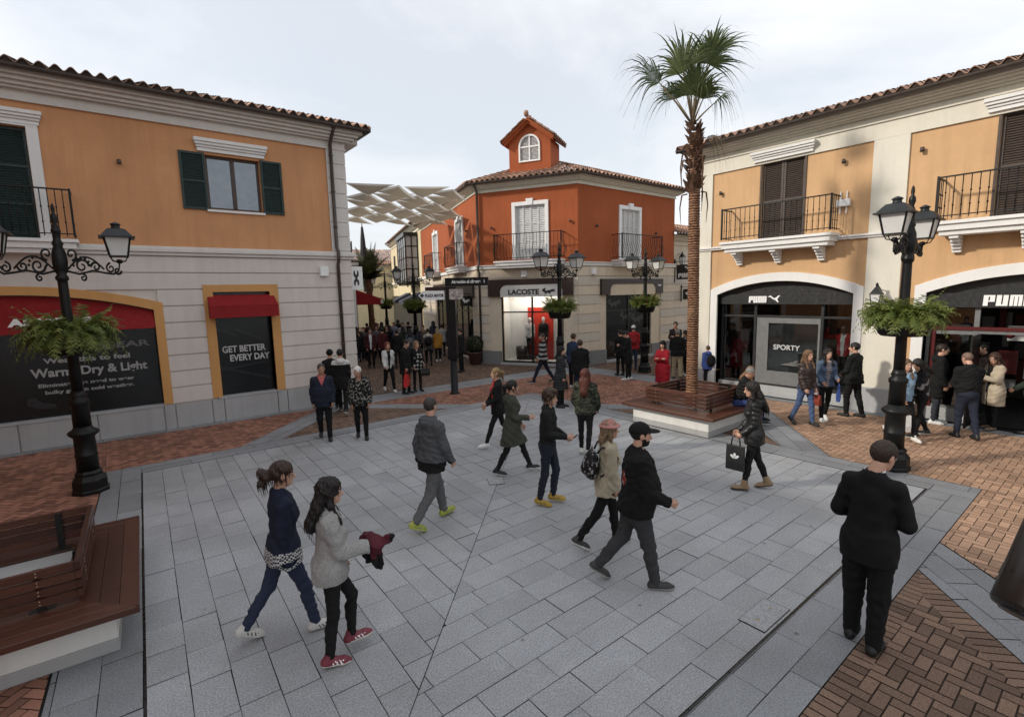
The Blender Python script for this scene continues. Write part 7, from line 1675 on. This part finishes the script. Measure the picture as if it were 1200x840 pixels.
# ------------------------------------------------------------------ what people carry
def bag(label, name, cat, top_pt, yaw, w, hgt, t, mat, strap=.18, emblem=None, handles=True):
    r = empty(name, top_pt-Vector((0, 0, hgt+strap)), yaw, label, cat)
    m = MB(); n_ = 6
    m.add([(-w/2, -t/2*.7, 0), (w/2, -t/2*.7, 0), (w/2, t/2*.7, 0), (-w/2, t/2*.7, 0), (-w/2*.97, -t/2, hgt*.35), (w/2*.97, -t/2, hgt*.35), (w/2*.97, t/2, hgt*.35), (-w/2*.97, t/2, hgt*.35), (-w/2, -t/2*.4, hgt), (w/2, -t/2*.4, hgt), (w/2, t/2*.4, hgt), (-w/2, t/2*.4, hgt)],
          [(3,2,1,0)]+[(i*4+k, i*4+(k+1) % 4, (i+1)*4+(k+1) % 4, (i+1)*4+k) for i in range(2) for k in range(4)]+[(8,9,10,11)])
    m.build('bag_body', mat, r, bevel=.008)
    if handles:
        m = MB()
        for y in (-t*.2, t*.2): m.tube([(-w*.25, y, hgt-.02), (-w*.2, y*.6, hgt+strap*.7), (0, 0, hgt+strap), (w*.2, y*.6, hgt+strap*.7), (w*.25, y, hgt-.02)], .007, 6)
        m.build('handles', mat, r)
    if emblem: emblem(r, w, hgt, t)
    return r
def em_trefoil(r, w, hgt, t):
    for sd in (1, -1):
        m = MB(); y = sd*(t*.38+.004)
        for a, c in ((pi/2, .055), (pi/2+.95, .05), (pi/2-.95, .05)):
            pts = []
            for k in range(10):
                q = 2*pi*k/10; e = Vector((.022*math.cos(q), .045*math.sin(q))); ca, sa = math.cos(a-pi/2), math.sin(a-pi/2); pts.append((ca*e.x-sa*(e.y+c*.75), y, hgt*.5+sa*e.x+ca*(e.y+c*.75)))
            m.add(pts, [tuple(range(10))])
        for k in range(3): m.box(-.06, .06, y-.001, y+.001, hgt*.5-.035-.016*k, hgt*.5-.028-.016*k)
        m.box(-.06, .06, y-.001, y+.001, hgt*.5-.105, hgt*.5-.088); m.build('emblem', M['white'], r)
P_ = PEOPLE
t = P_['tote_w']; bag('flat black tote bag with white three-leaf emblem held by the woman in the leather jacket', 'tote_bag', 'bag', t['l']+t['fwd']*.02+Vector((0, 0, .03)), t['yaw']+pi/2-.5, .29, .40, .07, simple('black_nylon', (.013,.013,.014), .5), .16, em_trefoil)
t = P_['blackcoat_m']; bag('bright red paper shopping bag held by the man in the black coat', 'shopping_bag', 'bag', t['r']+Vector((0, 0, .02)), t['yaw']+.3, .42, .40, .14, simple('red_paper', (.50,.02,.02), .5), .14)
t = P_['dots_w']; bag('black handbag under the arm of the polka-dot woman', 'handbag', 'bag', t['l']+Vector((0, 0, .02)), t['yaw'], .34, .24, .12, leather, .12)
t = P_['brown_w']; bag('rust red handbag hanging beside the woman in blue jeans', 'handbag', 'bag', t['l']+Vector((0, 0, .05)), t['yaw']+pi/2, .26, .24, .1, simple('rust_leather', (.20,.035,.02), .4), .12)
t = P_['denim_w']; bag('royal blue carrier bag beside the woman in the denim jacket', 'shopping_bag', 'bag', t['l']+Vector((0, 0, -.06)), t['yaw']+1.2, .26, .28, .1, simple('blue_paper', (.02,.05,.20), .5), .12)
t = P_['lightdenim_w']; bag('brown handbag carried by the woman behind the lamp post', 'handbag', 'bag', t['l']+Vector((0, 0, .1)), t['yaw'], .34, .24, .12, simple('brown_bag', (.09,.045,.025), .5), .12); bag('white paper bag hanging low behind the lamp post', 'shopping_bag', 'bag', t['r']+Vector((.0, 0, -.1)), t['yaw'], .28, .34, .1, simple('white_paper', (.62,.61,.58), .6), .14)
t = P_['darkhair_w']; bag('grey patterned shoulder bag of the dark-haired woman in leggings', 'handbag', 'bag', t['l']+Vector((0, 0, -.02)), t['yaw']+pi/2, .34, .26, .12, cloth((.3,.29,.27), 'blotch', (.06,.06,.06)), .14)
t = P_['red_bag'] if 'red_bag' in P_ else None
def backpack(label, t, mat, sz=1.0):
    r = empty('backpack', t['back'], t['yaw'], label, 'backpack'); f = Field([-.2*sz, -.2*sz, -.26*sz], [.2*sz, .2*sz, .26*sz], .012)
    f.u(f.el((0, -.06*sz, -.04*sz), (.155*sz, .10*sz, .20*sz)), 0); f.u(f.el((0, -.12*sz, -.08*sz), (.11*sz, .075*sz, .10*sz)), .02); f.folds(.004, 5, 40); Pm, Fm = f.mesh(); np_mesh('bag_body', [(Pm, Fm, 0)], [mat], r)
    m = MB(); m.tube([(-.03, -.05*sz, .15*sz), (0, -.05*sz, .2*sz), (.03, -.05*sz, .15*sz)], .008, 6)
    for sx in (-1, 1): m.tube([(sx*.09, .0, .14*sz), (sx*.125, .05, .225*sz), (sx*.13, .15, .20*sz), (sx*.14, .24, .08*sz), (sx*.15, .2, -.08*sz), (sx*.12, .03, -.16*sz)], .014, 6)
    m.build('straps', simple('strap', (.012,.012,.013), .6), r); return r
backpack('small backpack with black and white flower print worn by the woman in the pink hat', P_['pink_w'], cloth((.013,.013,.014), 'blotch', (.55,.5,.5), .6, 1.5), .95)
backpack('red rucksack with dark straps on the man in the red jacket', P_['redjacket_m'], cloth((.28,.02,.025)), .9)
backpack('black rucksack on the woman with the fur-trimmed hood', P_['packback_w'], cloth((.014,.014,.015)), 1.0)
backpack('black rucksack slung behind the child in the bright blue jacket', P_['blue_k'], cloth((.012,.012,.013)), .95)
backpack('grey rucksack on the faded denim jacket in the lane', P_['crowd3'], cloth((.12,.12,.13)), .9)
# burgundy jacket draped over the forearm of the woman in grey
t = P_['grey_w']; c = (t['r']*.72+t['er']*.28); f0 = t['fwd']; r0 = t['right']
jk = empty('folded_jacket', c, t['yaw'], 'burgundy and black jacket draped over the arm of the woman in grey', 'jacket')
f = Field([-.34, -.26, -.44], [.24, .36, .16], .010); f.u(f.rc((-.16, .04, .0), (.03, .08, -.005), .06, .055), 0); f.u(f.rc((-.10, .09, -.02), (-.07, .12, -.24), .06, .035), .05); f.u(f.rc((-.15, .0, -.03), (-.14, .04, -.2), .042, .03), .04); f.u(f.rc((-.03, .10, .01), (.0, .22, .03), .045, .03), .03); f.u(f.rc((-.02, .05, -.03), (.0, .07, -.2), .035, .02), .03); f.folds(.008, 9, 48)
Pm, Fm = f.mesh(); cF = Pm[Fm].mean(1); np_mesh('jacket_cloth', [(Pm, Fm, np.where((cF[:, 2] < -.12) | (cF[:, 1] > .2), 1, 0))], [cloth((.075,.012,.02)), cloth((.012,.012,.013))], jk)
def phone(label, t):
    r = empty('phone', (t['l']+t['r'])/2+t['fwd']*.05+Vector((0, 0, .015)), t['yaw'], label, 'phone'); m = MB(Matrix.Rotation(.7, 4, 'X')); m.box(-.04, .04, -.075, .075, -.005, .005); m.build('phone_case', simple('phone_black', (.012,.012,.013), .3), r, bevel=.004); m = MB(Matrix.Rotation(.7, 4, 'X')); m.box(-.036, .036, -.07, .07, .0051, .0062); m.build('screen', simple('phone_glass', (.02,.02,.024), .05), r)
phone('dark phone in the hands of the man in mustard yellow shoes', P_['yellow_m']); phone('phone held by the bowed man in the black suit', P_['suit_m'])
# ------------------------------------------------------------------ sky, sun, camera
SUN_EL, SUN_AZ = R_(29), math.atan2(.45, -.89)            # light travels (.89,-.45)
w = bpy.data.worlds.new('World'); SC.world = w; w.use_nodes = True; t = w.node_tree; bg = t.nodes['Background']
sk = t.nodes.new('ShaderNodeTexSky'); sk.sky_type = 'NISHITA'; sk.sun_disc = False; sk.sun_elevation = SUN_EL; sk.sun_rotation = pi/2-SUN_AZ; sk.dust_density = 2.5; sk.air_density = 1.2
tc = t.nodes.new('ShaderNodeTexCoord'); mp = t.nodes.new('ShaderNodeMapping'); mp.inputs['Scale'].default_value = (1.1, 1.1, 2.6); mp.inputs['Location'].default_value = (3.2, 1.4, .3); t.links.new(tc.outputs['Generated'], mp.inputs['Vector'])
n1 = t.nodes.new('ShaderNodeTexNoise'); n1.inputs['Scale'].default_value = 1.5; n1.inputs['Detail'].default_value = 8; n1.inputs['Roughness'].default_value = .55; n1.inputs['Distortion'].default_value = .4; t.links.new(mp.outputs[0], n1.inputs['Vector'])
n2 = t.nodes.new('ShaderNodeTexNoise'); n2.inputs['Scale'].default_value = .8; n2.inputs['Detail'].default_value = 5; t.links.new(mp.outputs[0], n2.inputs['Vector'])
rp = t.nodes.new('ShaderNodeValToRGB'); rp.color_ramp.elements[0].position = .42; rp.color_ramp.elements[0].color = (.66,.66,.66,1); rp.color_ramp.elements[1].position = .60; rp.color_ramp.elements[1].color = (.97,.97,.97,1); t.links.new(n1.outputs['Fac'], rp.inputs[0])
cr = t.nodes.new('ShaderNodeValToRGB'); cr.color_ramp.elements[0].position = .3; cr.color_ramp.elements[0].color = (8.3,8.5,8.9,1) if False else (.88,.91,.96,1); cr.color_ramp.elements[1].position = .65; cr.color_ramp.elements[1].color = (.97,.98,1.0,1); t.links.new(n2.outputs['Fac'], cr.inputs[0])
sc_ = t.nodes.new('ShaderNodeVectorMath'); sc_.operation = 'SCALE'; sc_.inputs['Scale'].default_value = 10.0; t.links.new(cr.outputs[0], sc_.inputs[0])
mx = t.nodes.new('ShaderNodeMix'); mx.data_type = 'RGBA'; t.links.new(rp.outputs[0], mx.inputs[0]); sk2 = t.nodes.new('ShaderNodeVectorMath'); sk2.operation = 'SCALE'; sk2.inputs['Scale'].default_value = 1.5; t.links.new(sk.outputs[0], sk2.inputs[0]); t.links.new(sk2.outputs[0], mx.inputs[6]); t.links.new(sc_.outputs[0], mx.inputs[7]); t.links.new(mx.outputs[2], bg.inputs['Color']); bg.inputs['Strength'].default_value = .1
sl = bpy.data.lights.new('sun', 'SUN'); sl.energy = 2.8; sl.angle = R_(4); sl.color = (1, .93, .82); so = bpy.data.objects.new('sun', sl); COL.objects.link(so); so.location = (-20, 12, 20)
so.rotation_euler = Vector((.89*math.cos(SUN_EL), -.45*math.cos(SUN_EL), -math.sin(SUN_EL))).to_track_quat('-Z', 'Y').to_euler()
cd = bpy.data.cameras.new('camera'); co = bpy.data.objects.new('camera', cd); COL.objects.link(co); SC.camera = co
cd.sensor_width = 36; cd.sensor_fit = 'HORIZONTAL'; cd.lens = 36*FOC/1200; cd.clip_end = 1500; cd.clip_start = .05
mw = Matrix.Identity(4)
for i in range(3): mw[i][0] = CR[i]; mw[i][1] = CU[i]; mw[i][2] = -CF[i]; mw[i][3] = CAM[i]
co.matrix_world = mw
SC.view_settings.view_transform = 'Standard'; SC.view_settings.look = 'None'; SC.view_settings.exposure = .12; SC.view_settings.gamma = 1
SC.cycles.max_bounces = 6; SC.cycles.transparent_max_bounces = 8; SC.cycles.use_denoising = True
